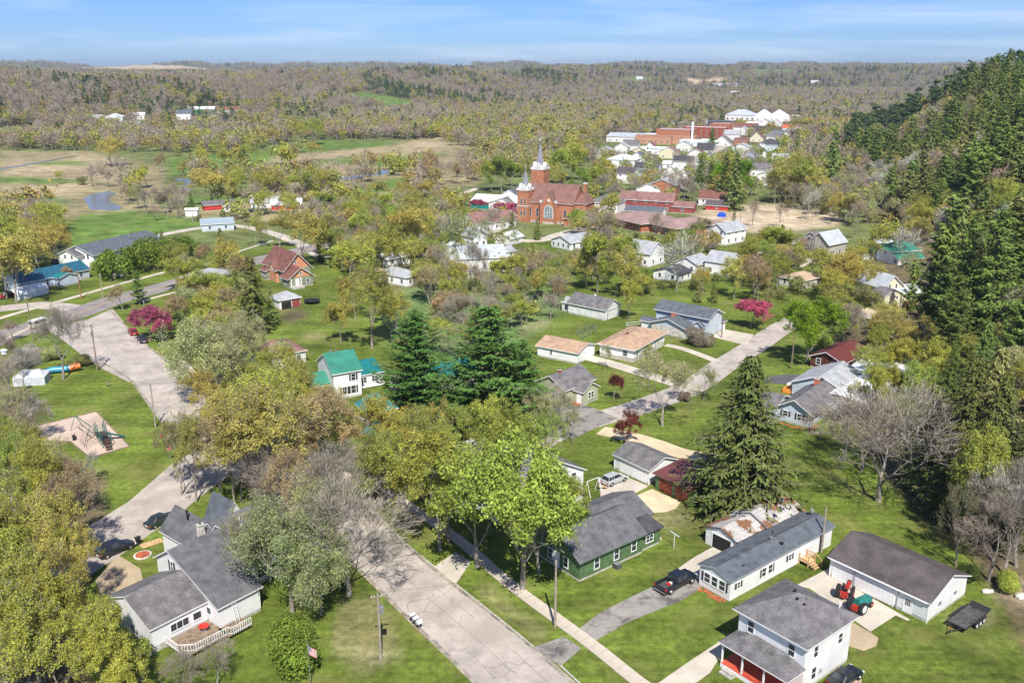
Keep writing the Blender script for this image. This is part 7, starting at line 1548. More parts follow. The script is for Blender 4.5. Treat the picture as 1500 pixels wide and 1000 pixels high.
def deciduous(seed, Ht=14., spread=.5, depth=6, nleaf=9, lsize=.17, lrad=.75, barkm=None, twigm=None, fork=.2, droop=0.0, kids=(2, 3), low=False, lobes=0, upr=.35, clumpy=.0, trunkr=.021, ncap=100000, leafm=None, side=True):
    """skeleton grown by forking; returns (trunk and limb mesh, crown mesh) for a tree about Ht tall standing at the origin"""
    r = random.Random(seed); mb = MB(); tw = MB(); lv = Leaves(); barkm = barkm or BARK; twigm = twigm or barkm; mb.mi(barkm); tw.mi(twigm)
    R_ = Ht * spread; cz = Ht * .60
    def inside(p):
        return (p.x / R_) ** 2 + (p.y / R_) ** 2 + ((p.z - cz) / (Ht * .44)) ** 2
    tips = []
    def grow(p, d, ln, rad, lev):
        n = 3 if lev <= 2 else 2; pts = [p]; dd = d.copy()
        for i in range(n):
            dd = (dd + Vector((r.gauss(0, .13), r.gauss(0, .13), r.gauss(0, .10) + (upr * .12 if lev > 1 else .03) - droop * .25 * (lev > 3)))).normalized()
            pts.append(pts[-1] + dd * ln / n)
        k = 6 if lev <= 1 else (4 if lev <= 3 else 3)
        rr = [max(.017, rad * (1 - .45 * i / n)) for i in range(n + 1)]
        tgt = mb if lev <= 3 else tw
        tgt.tube(pts, rr, k, barkm if lev <= 3 else twigm, cap=False)
        if lev >= depth - 2 or (low and lev >= depth - 1):
            for q in pts[1:]: tips.append((q, dd, lev))
        if lev >= depth: return
        out = inside(pts[-1])
        if out > 1.25 and lev > 2: return
        m = r.choice(kids) if lev > 0 else r.choice((3, 4))
        az0 = r.random() * 6.28
        for j in range(m):
            a = az0 + 6.283 * j / m + r.gauss(0, .35); tilt = r.uniform(.32, .75) if lev > 0 else r.uniform(.35, .85)
            u = dd.cross(Vector((.3, .2, 1)) if abs(dd.z) < .95 else Vector((1, 0, 0))).normalized(); v = dd.cross(u)
            nd = (dd * math.cos(tilt) + (u * math.cos(a) + v * math.sin(a)) * math.sin(tilt)).normalized()
            pp = pts[-1] if (j < 2 or not side) else pts[-2]
            f = r.uniform(.66, .86)
            nd.z += .06 - droop * .15 * lev; nd.normalize()
            grow(pp, nd, ln * f, rr[-1] * (.80 if m < 3 else .70), lev + 1)
    grow(Vector((0, 0, -.3)), Vector((r.gauss(0, .03), r.gauss(0, .03), 1)), Ht * fork + .3, Ht * trunkr, 0)
    # fit to the wanted height
    zt = max(t[0].z for t in tips); rx = sorted(math.hypot(t[0].x, t[0].y) for t in tips)[int(len(tips) * .97)]
    fz = (Ht - lrad * .5) / zt; fr = (R_ - lrad * .3) / rx
    def fx(p): return Vector((p[0] * (1 + (fr - 1) * min(1, max(0, p[2]) / (Ht * .35))), p[1] * (1 + (fr - 1) * min(1, max(0, p[2]) / (Ht * .35))), p[2] * fz if p[2] > 0 else p[2]))
    mb.v = [tuple(fx(p)) for p in mb.v]; tw.v = [tuple(fx(p)) for p in tw.v]
    if nleaf:
        cen = Vector((0, 0, cz))
        use = tips if len(tips) * nleaf <= ncap else r.sample(tips, int(ncap / nleaf))
        for (p, d, lev) in use:
            p = fx(p); k = nleaf if clumpy == 0 else max(0, int(nleaf * (1 + clumpy * r.gauss(0, 1)))); tv = r.random()
            for _ in range(k):
                o = Vector((r.gauss(0, 1), r.gauss(0, 1), r.gauss(0, .8))) * (lrad * .5); o.z -= droop * abs(r.gauss(0, 1)) * lrad
                q = p + o; out = (q - cen).normalized()
                nn = out * .55 + Vector((r.gauss(0, .6), r.gauss(0, .6), r.gauss(0, .6) + .45))
                lv.c.append(tuple(q)); lv.n.append(tuple(nn)); lv.u.append((r.gauss(0, 1), r.gauss(0, 1), r.gauss(0, 1) - droop * 2)); lv.sz.append(lsize * r.choice((.5, .7, .9, 1.1, 1.5))); lv.v.append(min(1, max(0, .5 * tv + .5 * r.random())))
    tr = mb.data('trunk')
    twm = tw.data('twigs')
    lf = lv.mesh('crown', leafm or LEAF, .8) if nleaf else None
    return tr, twm, lf

def join_mesh(name, *ms):
    "several meshes as one, attribute v and materials kept"
    bm = bmesh.new(); mats = []; v = []
    out = bpy.data.meshes.new(name); off = 0
    for me in ms:
        if me is None: continue
        mi = []
        for m in me.materials:
            if m not in mats: mats.append(m)
            mi.append(mats.index(m))
        n0 = len(bm.faces); bm.from_mesh(me); bm.faces.ensure_lookup_table()
        a = np.full(len(me.polygons), .5)
        if 'v' in me.attributes: me.attributes['v'].data.foreach_get('value', a)
        v.append(a)
        for f in bm.faces[n0:]: f.material_index = mi[f.material_index] if mi else 0
    if 'v' in bm.faces.layers.float: bm.faces.layers.float.remove(bm.faces.layers.float['v'])
    bm.to_mesh(out); bm.free()
    for m in mats: out.materials.append(m)
    at = out.attributes.new('v', 'FLOAT', 'FACE'); at.data.foreach_set('value', np.concatenate(v)); return out

def conifer(seed, Ht=20., rad=.22, base=.12, step=.55, nb=6, dens=1.0, lsize=.30, style='pine', barkm=None, low=False):
    r = random.Random(seed); mb = MB(); barkm = barkm or BARK; mb.mi(barkm); lv = Leaves(); R_ = Ht * rad
    mb.tube([(0, 0, -.4), (r.gauss(0, .1), r.gauss(0, .1), Ht * .5), (0, 0, Ht * .97)], [Ht * .018, Ht * .011, .03], 7, barkm, cap=False)
    z = Ht * base
    while z < Ht * .985:
        t = (z - Ht * base) / (Ht * (1 - base))
        if style == 'spruce': L_ = R_ * min(1, (1 - t) * 1.22) ** .88 * (1.0 if t > .06 else .8) + .22
        elif style == 'column': L_ = R_ * min(1, (1 - t) * 1.9) ** .8 + .05
        else: L_ = R_ * (min(1, .55 + t * 2.2)) * (1 - t) ** .75 + .4
        L_ *= 1 + r.gauss(0, .10 if style != 'pine' else .2)
        n = max(3, int(nb * (1 if style != 'pine' else .8) * (.6 + .6 * (1 - t)))); a0 = r.random() * 6.28
        for j in range(n):
            a = a0 + 6.283 * j / n + r.gauss(0, .22); l = L_ * r.uniform(.72, 1.12); d = Vector((math.cos(a), math.sin(a), 0))
            sl = (-.32 + .25 * t) if style == 'spruce' else (.9 if style == 'column' else r.uniform(-.05, .28) + .3 * t)
            zz = z + r.uniform(-.3, .3) * step
            pts = []
            m = max(2, int(l / .55))
            for i in range(m + 1):
                s_ = i / m; bend = (.18 * s_ * s_ if style != 'column' else 0)
                pts.append(Vector((0, 0, zz)) + d * l * s_ + Vector((0, 0, l * (sl * s_ + bend))))
            if not low: mb.tube([pts[0], pts[-1]], [.012 * l + .02, .012], 3, barkm, cap=False)
            for i in range(1 if style != 'pine' else max(1, m // 3), m + 1):
                p = pts[i]; s_ = i / m
                k = int((3.2 + 5.5 * s_ * (1.2 - s_) * 1.6) * dens * (1.5 if style == 'pine' else 1.2)) + 1
                wd = (.16 + .26 * l * (1 - s_ * .75) * .9) if style != 'pine' else (.25 + .22 * l * (1.1 - s_ * .6))
                bv = r.random()
                for _ in range(k):
                    sd = r.gauss(0, .6); q = p + Vector((-d.y, d.x, 0)) * sd * wd + d * r.uniform(-.3, .3) + Vector((0, 0, r.gauss(0, .10) - (.16 * abs(sd) if style == 'spruce' else -.08)))
                    if style == 'pine': nn = Vector((r.gauss(0, .55), r.gauss(0, .55), 1.0)) + d * .45; uu = d + Vector((-d.y, d.x, 0)) * sd * 1.2 + Vector((0, 0, .5 + r.gauss(0, .4)))
                    else: nn = Vector((r.gauss(0, .45), r.gauss(0, .45), .8)) + d * .8; uu = d * .8 + Vector((-d.y, d.x, 0)) * sd * 1.3 + Vector((0, 0, -.55 + r.gauss(0, .3)))
                    if style == 'column': nn = d + Vector((r.gauss(0, .4), r.gauss(0, .4), .4)); uu = Vector((r.gauss(0, .3), r.gauss(0, .3), 1))
                    lv.c.append(tuple(q)); lv.n.append(tuple(nn)); lv.u.append(tuple(uu)); lv.sz.append(lsize * r.uniform(.7, 1.3)); lv.v.append(min(1, max(0, .25 * bv + .35 * s_ + .4 * r.random())))
        z += step * (r.uniform(.8, 1.2)) * (1.15 if style == 'pine' and t < .5 else 1) * (1.0 if t < .8 else .7)
    return mb.data('trunk'), None, lv.mesh('crown', NEEDLE, .36 if style != 'column' else .5)

def shrub(seed, Ht=2., rad=.6, n=900, lsize=.12):
    r = random.Random(seed); mb = MB(); mb.mi(BARK); lv = Leaves()
    for i in range(6):
        a = i * 1.05; mb.tube([(0, 0, -.1), (math.cos(a) * Ht * rad * .5, math.sin(a) * Ht * rad * .5, Ht * .7)], [.05, .015], 4, BARK, cap=False)
    blobs = [(r.gauss(0, .35) * Ht * rad, r.gauss(0, .35) * Ht * rad, Ht * r.uniform(.35, .72), Ht * rad * r.uniform(.35, .6)) for _ in range(7)]
    for i in range(n):
        b = r.choice(blobs); d = Vector((r.gauss(0, 1), r.gauss(0, 1), r.gauss(0, 1))).normalized(); q = Vector(b[:3]) + d * b[3] * r.uniform(.75, 1.1)
        if q.z < .05: q.z = .05 + r.random() * .2
        lv.c.append(tuple(q)); lv.n.append(tuple(d + Vector((r.gauss(0, .5), r.gauss(0, .5), r.gauss(0, .5) + .3)))); lv.u.append((r.gauss(0, 1), r.gauss(0, 1), r.gauss(0, 1))); lv.sz.append(lsize * r.uniform(.7, 1.3)); lv.v.append(r.random())
    return mb.data('trunk'), None, lv.mesh('crown', LEAF, .8)

# kinds: near prototypes (detailed) and mid prototypes (coarser leaves); each entry (trunk, twigs, crown, height, radius)
PROTO = {}
def reg(kind, level, tup, Ht, rad): PROTO.setdefault((kind, level), []).append((*tup, Ht, rad))
for i in range(3): reg('full', 0, deciduous(10 + i, 12, .44, 7, 13, .105, .5, kids=(2, 3), clumpy=.6, ncap=38000), 12, .44)
for i in range(4): reg('bud', 0, deciduous(20 + i, 15, .46, 7, 8, .10, .45, kids=(2, 3), clumpy=.8, ncap=23000), 15, .46)
for i in range(2): reg('thin', 0, deciduous(30 + i, 15, .44, 7, 4, .09, .5, kids=(2, 3), clumpy=.7, ncap=14000), 15, .44)
for i in range(3): reg('bare', 0, deciduous(40 + i, 13, .50, 7, 3, .32, .5, kids=(2, 3), barkm=BARKP, ncap=9000), 13, .50)
for i in range(2): reg('willow', 0, deciduous(50 + i, 14, .52, 7, 10, .10, .7, clumpy=.7, kids=(2, 3), droop=.35, ncap=30000), 14, .52)
for i in range(3): reg('pine', 0, conifer(60 + i, 20, .27, .12, .58, 9, 1.25, .33, 'pine'), 20, .27)
for i in range(3): reg('spruce', 0, conifer(70 + i, 20, .22, .03, .42, 12, 1.0, .27, 'spruce'), 20, .22)
reg('column', 0, conifer(80, 6, .2, .02, .3, 9, .9, .16, 'column'), 6, .2)
for i in range(2): reg('bush', 0, shrub(85 + i, 4.5, .6, 12000, .095), 4.5, .6)
reg('dead', 0, conifer(90, 16, .14, .15, .7, 4, 0, .1, 'pine', barkm=BARKP), 16, .14)
for i in range(2): reg('full', 1, deciduous(110 + i, 12, .44, 6, 14, .17, .8, kids=(2, 3), clumpy=.5, ncap=11000), 12, .44)
for i in range(4): reg('bud', 1, deciduous(120 + i, 14, .48, 6, 9, .155, .75, kids=(2, 3), clumpy=.6, ncap=8500), 14, .48)
for i in range(2): reg('thin', 1, deciduous(130 + i, 14, .44, 6, 4, .15, .8, kids=(2, 3), clumpy=.5, ncap=3500), 14, .44)
for i in range(3): reg('bare', 1, deciduous(140 + i, 13, .44, 5, 5, .55, 1.2, kids=(3, 3), barkm=BARKP, ncap=1500), 13, .44)
for i in range(2): reg('willow', 1, deciduous(150 + i, 14, .5, 5, 8, .30, 1.3, kids=(2, 3), droop=.3, ncap=3000), 14, .5)
for i in range(3): reg('pine', 1, conifer(160 + i, 20, .25, .14, .95, 7, .8, .62, 'pine', low=True), 20, .25)
for i in range(2): reg('spruce', 1, conifer(170 + i, 20, .21, .04, .9, 6, .45, .66, 'spruce', low=True), 20, .21)
reg('column', 1, conifer(180, 6, .2, .02, .5, 7, .5, .3, 'column', low=True), 6, .2)
reg('bush', 1, shrub(186, 4.5, .6, 2200, .17), 4.5, .6)
reg('dead', 1, conifer(190, 16, .14, .15, 1, 4, 0, .1, 'pine', barkm=BARKP, low=True), 16, .14)
# the bare mid trees carry their finest twigs as slivers
for p in PROTO[('bare', 1)] + PROTO[('bare', 0)]:
    me = p[2]; me.materials[0] = TWIG
    co = np.zeros(len(me.vertices) * 3); me.vertices.foreach_get('co', co); co = co.reshape(-1, 4, 3)
    c = co.mean(1, keepdims=True); a = co[:, 2:3] - co[:, 0:1]; b = co[:, 1:2] - co[:, 3:4]
    out = c - np.array([0, 0, 7.0]); out /= np.linalg.norm(out, axis=2, keepdims=True); la = np.linalg.norm(a, axis=2, keepdims=True)
    a = (a / la * .45 + out * .8 + np.array([0, 0, .3])) * la * .8; b = b * (.13 if len(co) < 2500 else .07)
    me.vertices.foreach_set('co', np.concatenate([c - a / 2, c + b / 2, c + a / 2, c - b / 2], 1).ravel())

DECK = {  # crown colours (base colour of the leaves)
 'yg': (.42, .425, .085), 'yo': (.49, .425, .11), 'or': (.45, .345, .18), 'gr': (.44, .445, .20), 'bg': (.235, .37, .03), 'sg': (.34, .40, .08), 'ol': (.33, .325, .12),
 'pk': (.52, .12, .20), 'rd': (.20, .06, .045), 'br': (.33, .26, .20), 'dg': (.125, .165, .042), 'pn': (.16, .215, .05), 'sp': (.125, .145, .042), 'sy': (.19, .20, .07), 'hd': (.20, .26, .045), 'pc': (.080, .150, .034), 'ht': (.42, .44, .22), 'wh': (.50, .46, .40)}
WORD = {'yg': 'yellow-green', 'yo': 'golden', 'or': 'russet', 'gr': 'grey-green', 'bg': 'bright green', 'sg': 'fresh green', 'ol': 'olive', 'pk': 'pink-blossomed', 'rd': 'dark red-leaved', 'br': 'bare grey-brown', 'dg': 'dark green', 'pn': 'deep green', 'sp': 'dark olive', 'sy': 'yellowish-green', 'hd': 'mid green', 'pc': 'dark green', 'ht': 'pale green', 'wh': 'pale'}
KIND = {'full': 'leafy tree', 'bud': 'budding tree', 'thin': 'thinly budding tree', 'bare': 'bare tree', 'willow': 'willow', 'pine': 'pine', 'spruce': 'spruce', 'column': 'arborvitae', 'bush': 'shrub', 'dead': 'dead pine snag'}
OBJN = {'full': 'leafy_tree', 'bud': 'budding_tree', 'thin': 'thin_tree', 'bare': 'bare_tree', 'willow': 'willow_tree', 'pine': 'pine_tree', 'spruce': 'spruce_tree', 'column': 'arborvitae', 'bush': 'shrub', 'dead': 'dead_tree'}
TREES = []; RND = random.Random(77); _idx = {}
def plant(kind, x, y, ht, col, wide=1.0, level=None, label=None, z=None, rot=None):
    dist = math.hypot(x, y)
    level = (0 if dist < 215 else 1) if level is None else level
    ps = PROTO[(kind, level)]; k = _idx.get((kind, level), 0); _idx[(kind, level)] = k + 1; p = ps[k % len(ps)]
    z = tz(x, y) if z is None else z; s = ht / p[3]
    c = DECK[col]; j = RND.uniform(.78, 1.16); hj = RND.uniform(-.13, .07)
    cc = (c[0] * j * (1 + hj), c[1] * j, c[2] * j, 1)
    rt = RND.random() * 6.28 if rot is None else rot
    sc = (s * wide * RND.uniform(.94, 1.06), s * wide * RND.uniform(.94, 1.06), s)
    if dist > 480:
        key = ('single', kind, level, k % len(ps))
        if key not in PROTO: PROTO[key] = join_mesh(OBJN[kind], p[0], p[1], p[2])
        o = link(OBJN[kind], PROTO[key], None, (x, y, z - .1), rt, sc); o.color = cc
    else:
        o = link(OBJN[kind], None, None, (x, y, z - .1), rt, sc)
        link('trunk', p[0], o)
        if p[2]:
            o2 = link('crown', p[2], o); o2.color = cc
            if p[1]: link('twigs', p[1], o)
        elif p[1]: link('crown', p[1], o)
    o['category'] = 'shrub' if kind == 'bush' else 'tree'
    TREES.append([o, kind, col, x, y, ht, label]); return o
def T(kind, px, py, top, col, wide=1.0, label=None, level=None):
    b = PT(px, py) if py < 800 else P(px, py); return plant(kind, b.x, b.y, max(1.0, height_at(b, top)), col, wide, level, label, z=b.z)

# --- trees placed one by one: kind, foot (column, row), row of the top, colour, width factor
NEARTREES = [
 # street trees in the middle foreground
 ('full', 765, 862, 610, 'sg', .85), ('full', 700, 830, 630, 'sg', .85), ('full', 815, 800, 690, 'sg', .8), ('full', 790, 840, 700, 'yg', .8), ('full', 645, 806, 610, 'yg', .75), ('bud', 600, 770, 600, 'yg', .9), ('full', 735, 715, 590, 'sg', .9), ('bud', 800, 700, 600, 'sg', .75),
 ('bud', 665, 715, 590, 'yg', .8), ('full', 600, 715, 590, 'yo', .8), ('bud', 560, 708, 575, 'yg', .8), ('bud', 640, 665, 580, 'yo', .8), ('bud', 610, 660, 590, 'yg', .75), ('full', 715, 680, 570, 'sg', .7), ('full', 690, 650, 575, 'yg', .9),
 ('full', 730, 650, 560, 'yg', .9), ('thin', 790, 665, 560, 'gr', .8), ('full', 655, 780, 690, 'yg', .9),
 ('bare', 512, 872, 690, 'br', 1.1), ('bare', 470, 800, 660, 'br', 1.0), ('bare', 540, 740, 650, 'br', 1.0), ('bare', 455, 745, 650, 'br', .9),
 # left of the street, behind the rambling house
 ('bud', 320, 745, 590, 'or', .62), ('bud', 288, 742, 600, 'yo', .62), ('bud', 352, 735, 590, 'yg', .6), ('bud', 400, 745, 560, 'yo', .95), ('bud', 455, 715, 560, 'or', .9), ('bud', 400, 690, 535, 'yg', .95), ('bud', 345, 680, 560, 'yg', .8), ('bud', 470, 670, 560, 'yo', .8),
 ('bud', 440, 790, 650, 'or', .7), ('bud', 430, 600, 520, 'yo', .9), ('thin', 320, 590, 470, 'gr', .9), ('thin', 345, 570, 460, 'gr', .9), ('bud', 375, 580, 490, 'yg', .9), ('bud', 420, 565, 500, 'yg', .7), ('thin', 300, 560, 460, 'gr', .7), ('bud', 340, 545, 450, 'yg', .8),
 ('willow', 430, 905, 720, 'gr', .85), ('willow', 440, 840, 700, 'gr', .8), ('willow', 395, 850, 735, 'gr', .7), ('willow', 345, 845, 765, 'gr', .6), ('willow', 470, 900, 775, 'gr', .7), ('bush', 425, 975, 912, 'hd', 1.2),
 ('bare', 270, 1010, 945, 'br', 1.0), ('bare', 318, 1003, 935, 'br', .9),
 ('willow', 322, 592, 452, 'gr', 1.0), ('willow', 350, 560, 450, 'ht', .8), ('bud', 300, 640, 540, 'yo', .9), ('bud', 265, 725, 590, 'or', .6), ('bud', 365, 700, 560, 'yo', 1.0), ('bud', 380, 640, 530, 'yg', 1.0), ('bud', 440, 650, 540, 'yg', 1.0), ('bud', 490, 710, 590, 'or', 1.0), ('bare', 500, 770, 640, 'br', 1.1), ('bare', 430, 770, 650, 'br', 1.0), ('bud', 560, 745, 630, 'yg', .9), ('bud', 500, 690, 610, 'yg', .8), ('bare', 380, 760, 640, 'br', .9), ('bud', 480, 620, 560, 'yg', .7), ('bud', 400, 560, 480, 'gr', 1.0),
 # bottom left wood
 ('bud', 20, 1040, 860, 'yg', .9), ('bud', 90, 1045, 870, 'yg', .9), ('bud', 150, 1030, 880, 'yg', .85), ('full', 60, 1000, 830, 'yg', .8), ('bud', 110, 960, 800, 'yo', .8), ('bud', 20, 960, 800, 'yg', .9), ('full', 150, 975, 860, 'yg', .6), ('full', 175, 1050, 930, 'yg', .7),
 ('thin', 60, 930, 790, 'gr', .8), ('bud', 115, 900, 740, 'yo', .7), ('bud', 20, 890, 720, 'yg', .8), ('bud', 65, 860, 700, 'yo', .8), ('bud', 105, 820, 690, 'or', .75), ('bud', 15, 820, 660, 'yg', .8), ('bud', 55, 790, 640, 'yg', .8), ('thin', 98, 780, 660, 'or', .8), ('bud', 20, 760, 620, 'sg', .8), ('thin', 70, 740, 630, 'gr', .8),
 ('bud', 45, 715, 610, 'yg', .8), ('thin', 120, 740, 668, 'gr', .8), ('bud', 5, 700, 590, 'sg', .8), ('bush', 35, 680, 640, 'yg', 1.2), ('thin', 20, 660, 555, 'gr', .9), ('thin', 55, 655, 575, 'wh', .8), ('bush', 60, 700, 670, 'sg', 1.2), ('bush', 100, 705, 672, 'gr', 1.1), ('thin', 142, 708, 655, 'wh', .5), ('bare', 10, 600, 520, 'br', .9),
 ('full', 5, 930, 760, 'yg', .8), ('full', 95, 870, 760, 'yg', .7), ('bush', 130, 930, 880, 'yg', 1.2), ('bush', 170, 985, 930, 'yg', 1.2),
 # park edge
 ('bare', 92, 556, 440, 'br', .75), ('thin', 35, 570, 505, 'wh', 1.0), ('bush', 120, 540, 518, 'ol', 1.2), ('bush', 45, 535, 505, 'wh', 1.3), ('thin', 20, 500, 465, 'br', 1.0), ('bush', 75, 530, 505, 'gr', 1.2), ('thin', 8, 560, 480, 'br', .8),
 # big pines and spruce
 ('pine', 612, 606, 458, 'pc', 1.45), ('pine', 715, 650, 448, 'pc', 1.55), ('pine', 675, 650, 535, 'pc', 1.3), ('pine', 765, 632, 500, 'pc', 1.25), ('spruce', 1084, 744, 518, 'sp', 1.65), ('pine', 640, 618, 545, 'pc', 1.1),
 ('spruce', 375, 490, 375, 'sp', 1.1), ('spruce', 350, 465, 395, 'sp', .9), ('spruce', 400, 480, 420, 'dg', .9), ('spruce', 327, 392, 332, 'sp', .9), ('pine', 205, 448, 395, 'dg', .9), ('spruce', 470, 385, 330, 'sp', .6),
 # neighbourhood
 ('bud', 545, 512, 385, 'yg', .78), ('full', 500, 505, 430, 'yo', .7), ('bud', 575, 500, 400, 'yg', .7), ('bud', 520, 470, 395, 'yo', .8), ('bud', 515, 420, 340, 'yg', 1.0), ('bud', 560, 410, 330, 'yg', .9), ('bud', 590, 385, 295, 'yo', .95), ('bud', 540, 375, 300, 'yg', .9), ('bud', 620, 375, 310, 'yg', .9), ('bud', 600, 340, 275, 'yo', .9),
 ('thin', 678, 400, 300, 'ht', .8), ('bare', 655, 365, 310, 'br', .9), ('thin', 660, 408, 350, 'gr', .9), ('bare', 690, 412, 352, 'wh', .9), ('bare', 645, 410, 355, 'br', .8), ('bud', 625, 400, 345, 'yg', .9), ('bare', 720, 350, 300, 'br', .9), ('thin', 705, 362, 315, 'ht', 1.0), ('bud', 670, 345, 300, 'yg', .9), ('thin', 700, 410, 350, 'br', .5), ('bare', 712, 405, 360, 'br', .5), ('bud', 640, 400, 345, 'yg', .7), ('thin', 750, 370, 330, 'ht', .8), ('thin', 765, 352, 320, 'ht', .8), ('spruce', 787, 352, 318, 'dg', .8), ('spruce', 780, 405, 355, 'sp', .7),
 ('full', 875, 432, 340, 'yg', .72), ('bud', 915, 435, 355, 'yo', .8), ('full', 920, 470, 405, 'yg', .72), ('bud', 745, 440, 395, 'yg', .9), ('bud', 690, 455, 400, 'ol', .8), ('bud', 820, 455, 405, 'or', .45), ('bud', 790, 445, 395, 'yo', .6), ('thin', 770, 450, 400, 'ol', .6), ('full', 735, 420, 380, 'yg', 1.0),
 ('bare', 990, 428, 335, 'wh', .8), ('bare', 960, 360, 305, 'br', .7), ('spruce', 1022, 443, 408, 'sy', .8), ('spruce', 1045, 445, 405, 'sp', .8), ('bud', 1075, 440, 375, 'yo', .9), ('bud', 1110, 445, 370, 'or', .8), ('bud', 1140, 430, 360, 'yg', .9), ('bud', 1100, 400, 345, 'yg', .9), ('bud', 1150, 400, 355, 'yo', .9), ('bud', 1085, 420, 370, 'yo', .9),
 ('bud', 1030, 430, 385, 'yo', .7), ('full', 1098, 484, 435, 'pk', 1.45), ('full', 1183, 532, 430, 'bg', 1.0), ('bud', 1240, 440, 365, 'yo', 1.05), ('bud', 1210, 420, 360, 'yg', 1.0), ('bud', 1270, 440, 375, 'yo', .9), ('bud', 1225, 470, 410, 'yo', .9), ('bud', 1262, 480, 415, 'ol', .9), ('bare', 1235, 500, 440, 'br', .9), ('thin', 1250, 510, 440, 'br', .8),
 ('bush', 1170, 430, 405, 'ol', 1.3), ('bud', 1120, 470, 415, 'ol', .6), ('bush', 1250, 528, 500, 'br', 1.2), ('bud', 1290, 500, 450, 'yo', 1.0), ('bush', 1205, 515, 490, 'sg', 1.1),
 ('full', 1315, 585, 490, 'yg', .85), ('full', 1365, 590, 495, 'yg', .8), ('bud', 1275, 580, 500, 'yg', .9), ('bud', 1340, 620, 520, 'sg', .9), ('full', 1290, 615, 530, 'yg', .8), ('bud', 1390, 610, 520, 'sg', .8), ('bud', 1250, 600, 550, 'yg', .8), ('bud', 1400, 560, 480, 'yg', .8),
 ('bare', 1287, 735, 560, 'br', 1.35), ('bare', 1262, 690, 575, 'br', 1.1), ('thin', 1310, 700, 565, 'gr', 1.0), ('bare', 1235, 680, 575, 'br', .9), ('bare', 1320, 690, 570, 'wh', .9), ('thin', 1340, 670, 560, 'br', .8), ('bare', 1200, 650, 590, 'br', .9),
 ('thin', 970, 628, 512, 'gr', .95), ('full', 898, 590, 545, 'rd', .8), ('full', 918, 655, 600, 'rd', .85), ('thin', 1000, 590, 540, 'gr', .9), ('thin', 950, 560, 505, 'gr', .7), ('bush', 1020, 510, 478, 'br', 1.2), ('thin', 1030, 590, 530, 'ol', .8), ('thin', 885, 545, 500, 'ht', .6), ('bush', 1003, 590, 572, 'br', 1), ('bush', 945, 520, 500, 'ol', 1.2),
 ('thin', 825, 640, 570, 'ht', .7), ('thin', 840, 655, 595, 'sg', .6), ('bare', 812, 620, 555, 'wh', .6),
 # highway side
 ('full', 220, 500, 446, 'pk', 1.25), ('full', 238, 506, 462, 'pk', .9), ('bud', 240, 490, 445, 'or', .95), ('bud', 180, 455, 415, 'or', .9), ('bud', 270, 480, 430, 'or', .9), ('bud', 300, 470, 420, 'or', .8), ('bud', 290, 455, 415, 'ol', .8), ('bush', 152, 376 + 30, 385, 'sg', 1.1), ('bush', 165, 410, 365, 'hd', .9), ('bush', 186, 404, 360, 'hd', .85), ('bush', 208, 400, 356, 'hd', .9), ('bush', 226, 396, 350, 'hd', .8), ('bush', 246, 392, 346, 'hd', .85), ('bush', 264, 386, 344, 'hd', .8), ('bush', 280, 380, 346, 'hd', .8), ('bush', 216, 385, 345, 'hd', .8), ('bud', 300, 452, 392, 'yg', 1.0), ('bud', 325, 448, 395, 'sg', 1.0), ('bud', 345, 440, 390, 'ol', .8), ('bud', 283, 450, 408, 'ol', .8), ('bud', 100, 418, 388, 'or', .8), ('bush', 140, 395, 381, 'sg', 1.0),
 ('bud', 25, 445, 330, 'yo', 1.0), ('bud', 10, 440, 340, 'yo', .9), ('bud', 60, 400, 320, 'yo', .95), ('bud', 80, 385, 325, 'yo', .9), ('bud', 30, 400, 310, 'yg', 1.0), ('bud', 85, 375, 310, 'yg', .8), ('bud', 5, 400, 330, 'yo', .9), ('thin', 35, 430, 370, 'or', .8),
 ('bud', 445, 390, 305, 'yo', .95), ('bud', 410, 365, 310, 'yo', .9), ('bud', 375, 360, 318, 'yo', .8), ('bud', 340, 395, 345, 'yo', .9), ('bud', 305, 400, 355, 'or', .8), ('bud', 320, 420, 375, 'yg', .8), ('bush', 360, 398, 378, 'rd', .9), ('bud', 475, 375, 310, 'yg', .8), ('thin', 490, 360, 305, 'br', .8), ('column', 230, 352, 338, 'dg', 1), ('column', 221, 354, 341, 'dg', 1), ('column', 237, 350, 337, 'dg', 1.1), ('column', 194, 348, 339, 'dg', 1),
 ('full', 370, 480, 430, 'sg', .9), ('bud', 270, 420, 380, 'yg', .8), ('bud', 290, 425, 375, 'sg', .8), ('bush', 290, 500, 475, 'or', 1.2), ('bush', 270, 520, 490, 'gr', 1.2), ('bush', 305, 530, 500, 'ol', 1.2),
 # church and village
 ('full', 740, 322, 294, 'pk', 1.5), ('full', 751, 322, 296, 'pk', 1.3), ('full', 702, 312, 290, 'pk', 1.4), ('full', 735, 282, 228, 'sg', 1.0), ('full', 720, 280, 232, 'yg', .9), ('full', 750, 275, 235, 'yg', .9), ('bud', 780, 275, 230, 'yg', .95), ('bud', 810, 290, 240, 'yo', .95), ('full', 840, 265, 205, 'yg', .9), ('full', 825, 270, 215, 'sg', .9), ('full', 870, 288, 240, 'sg', .95), ('full', 850, 295, 245, 'sg', .8), ('full', 890, 262, 232, 'yg', .8),
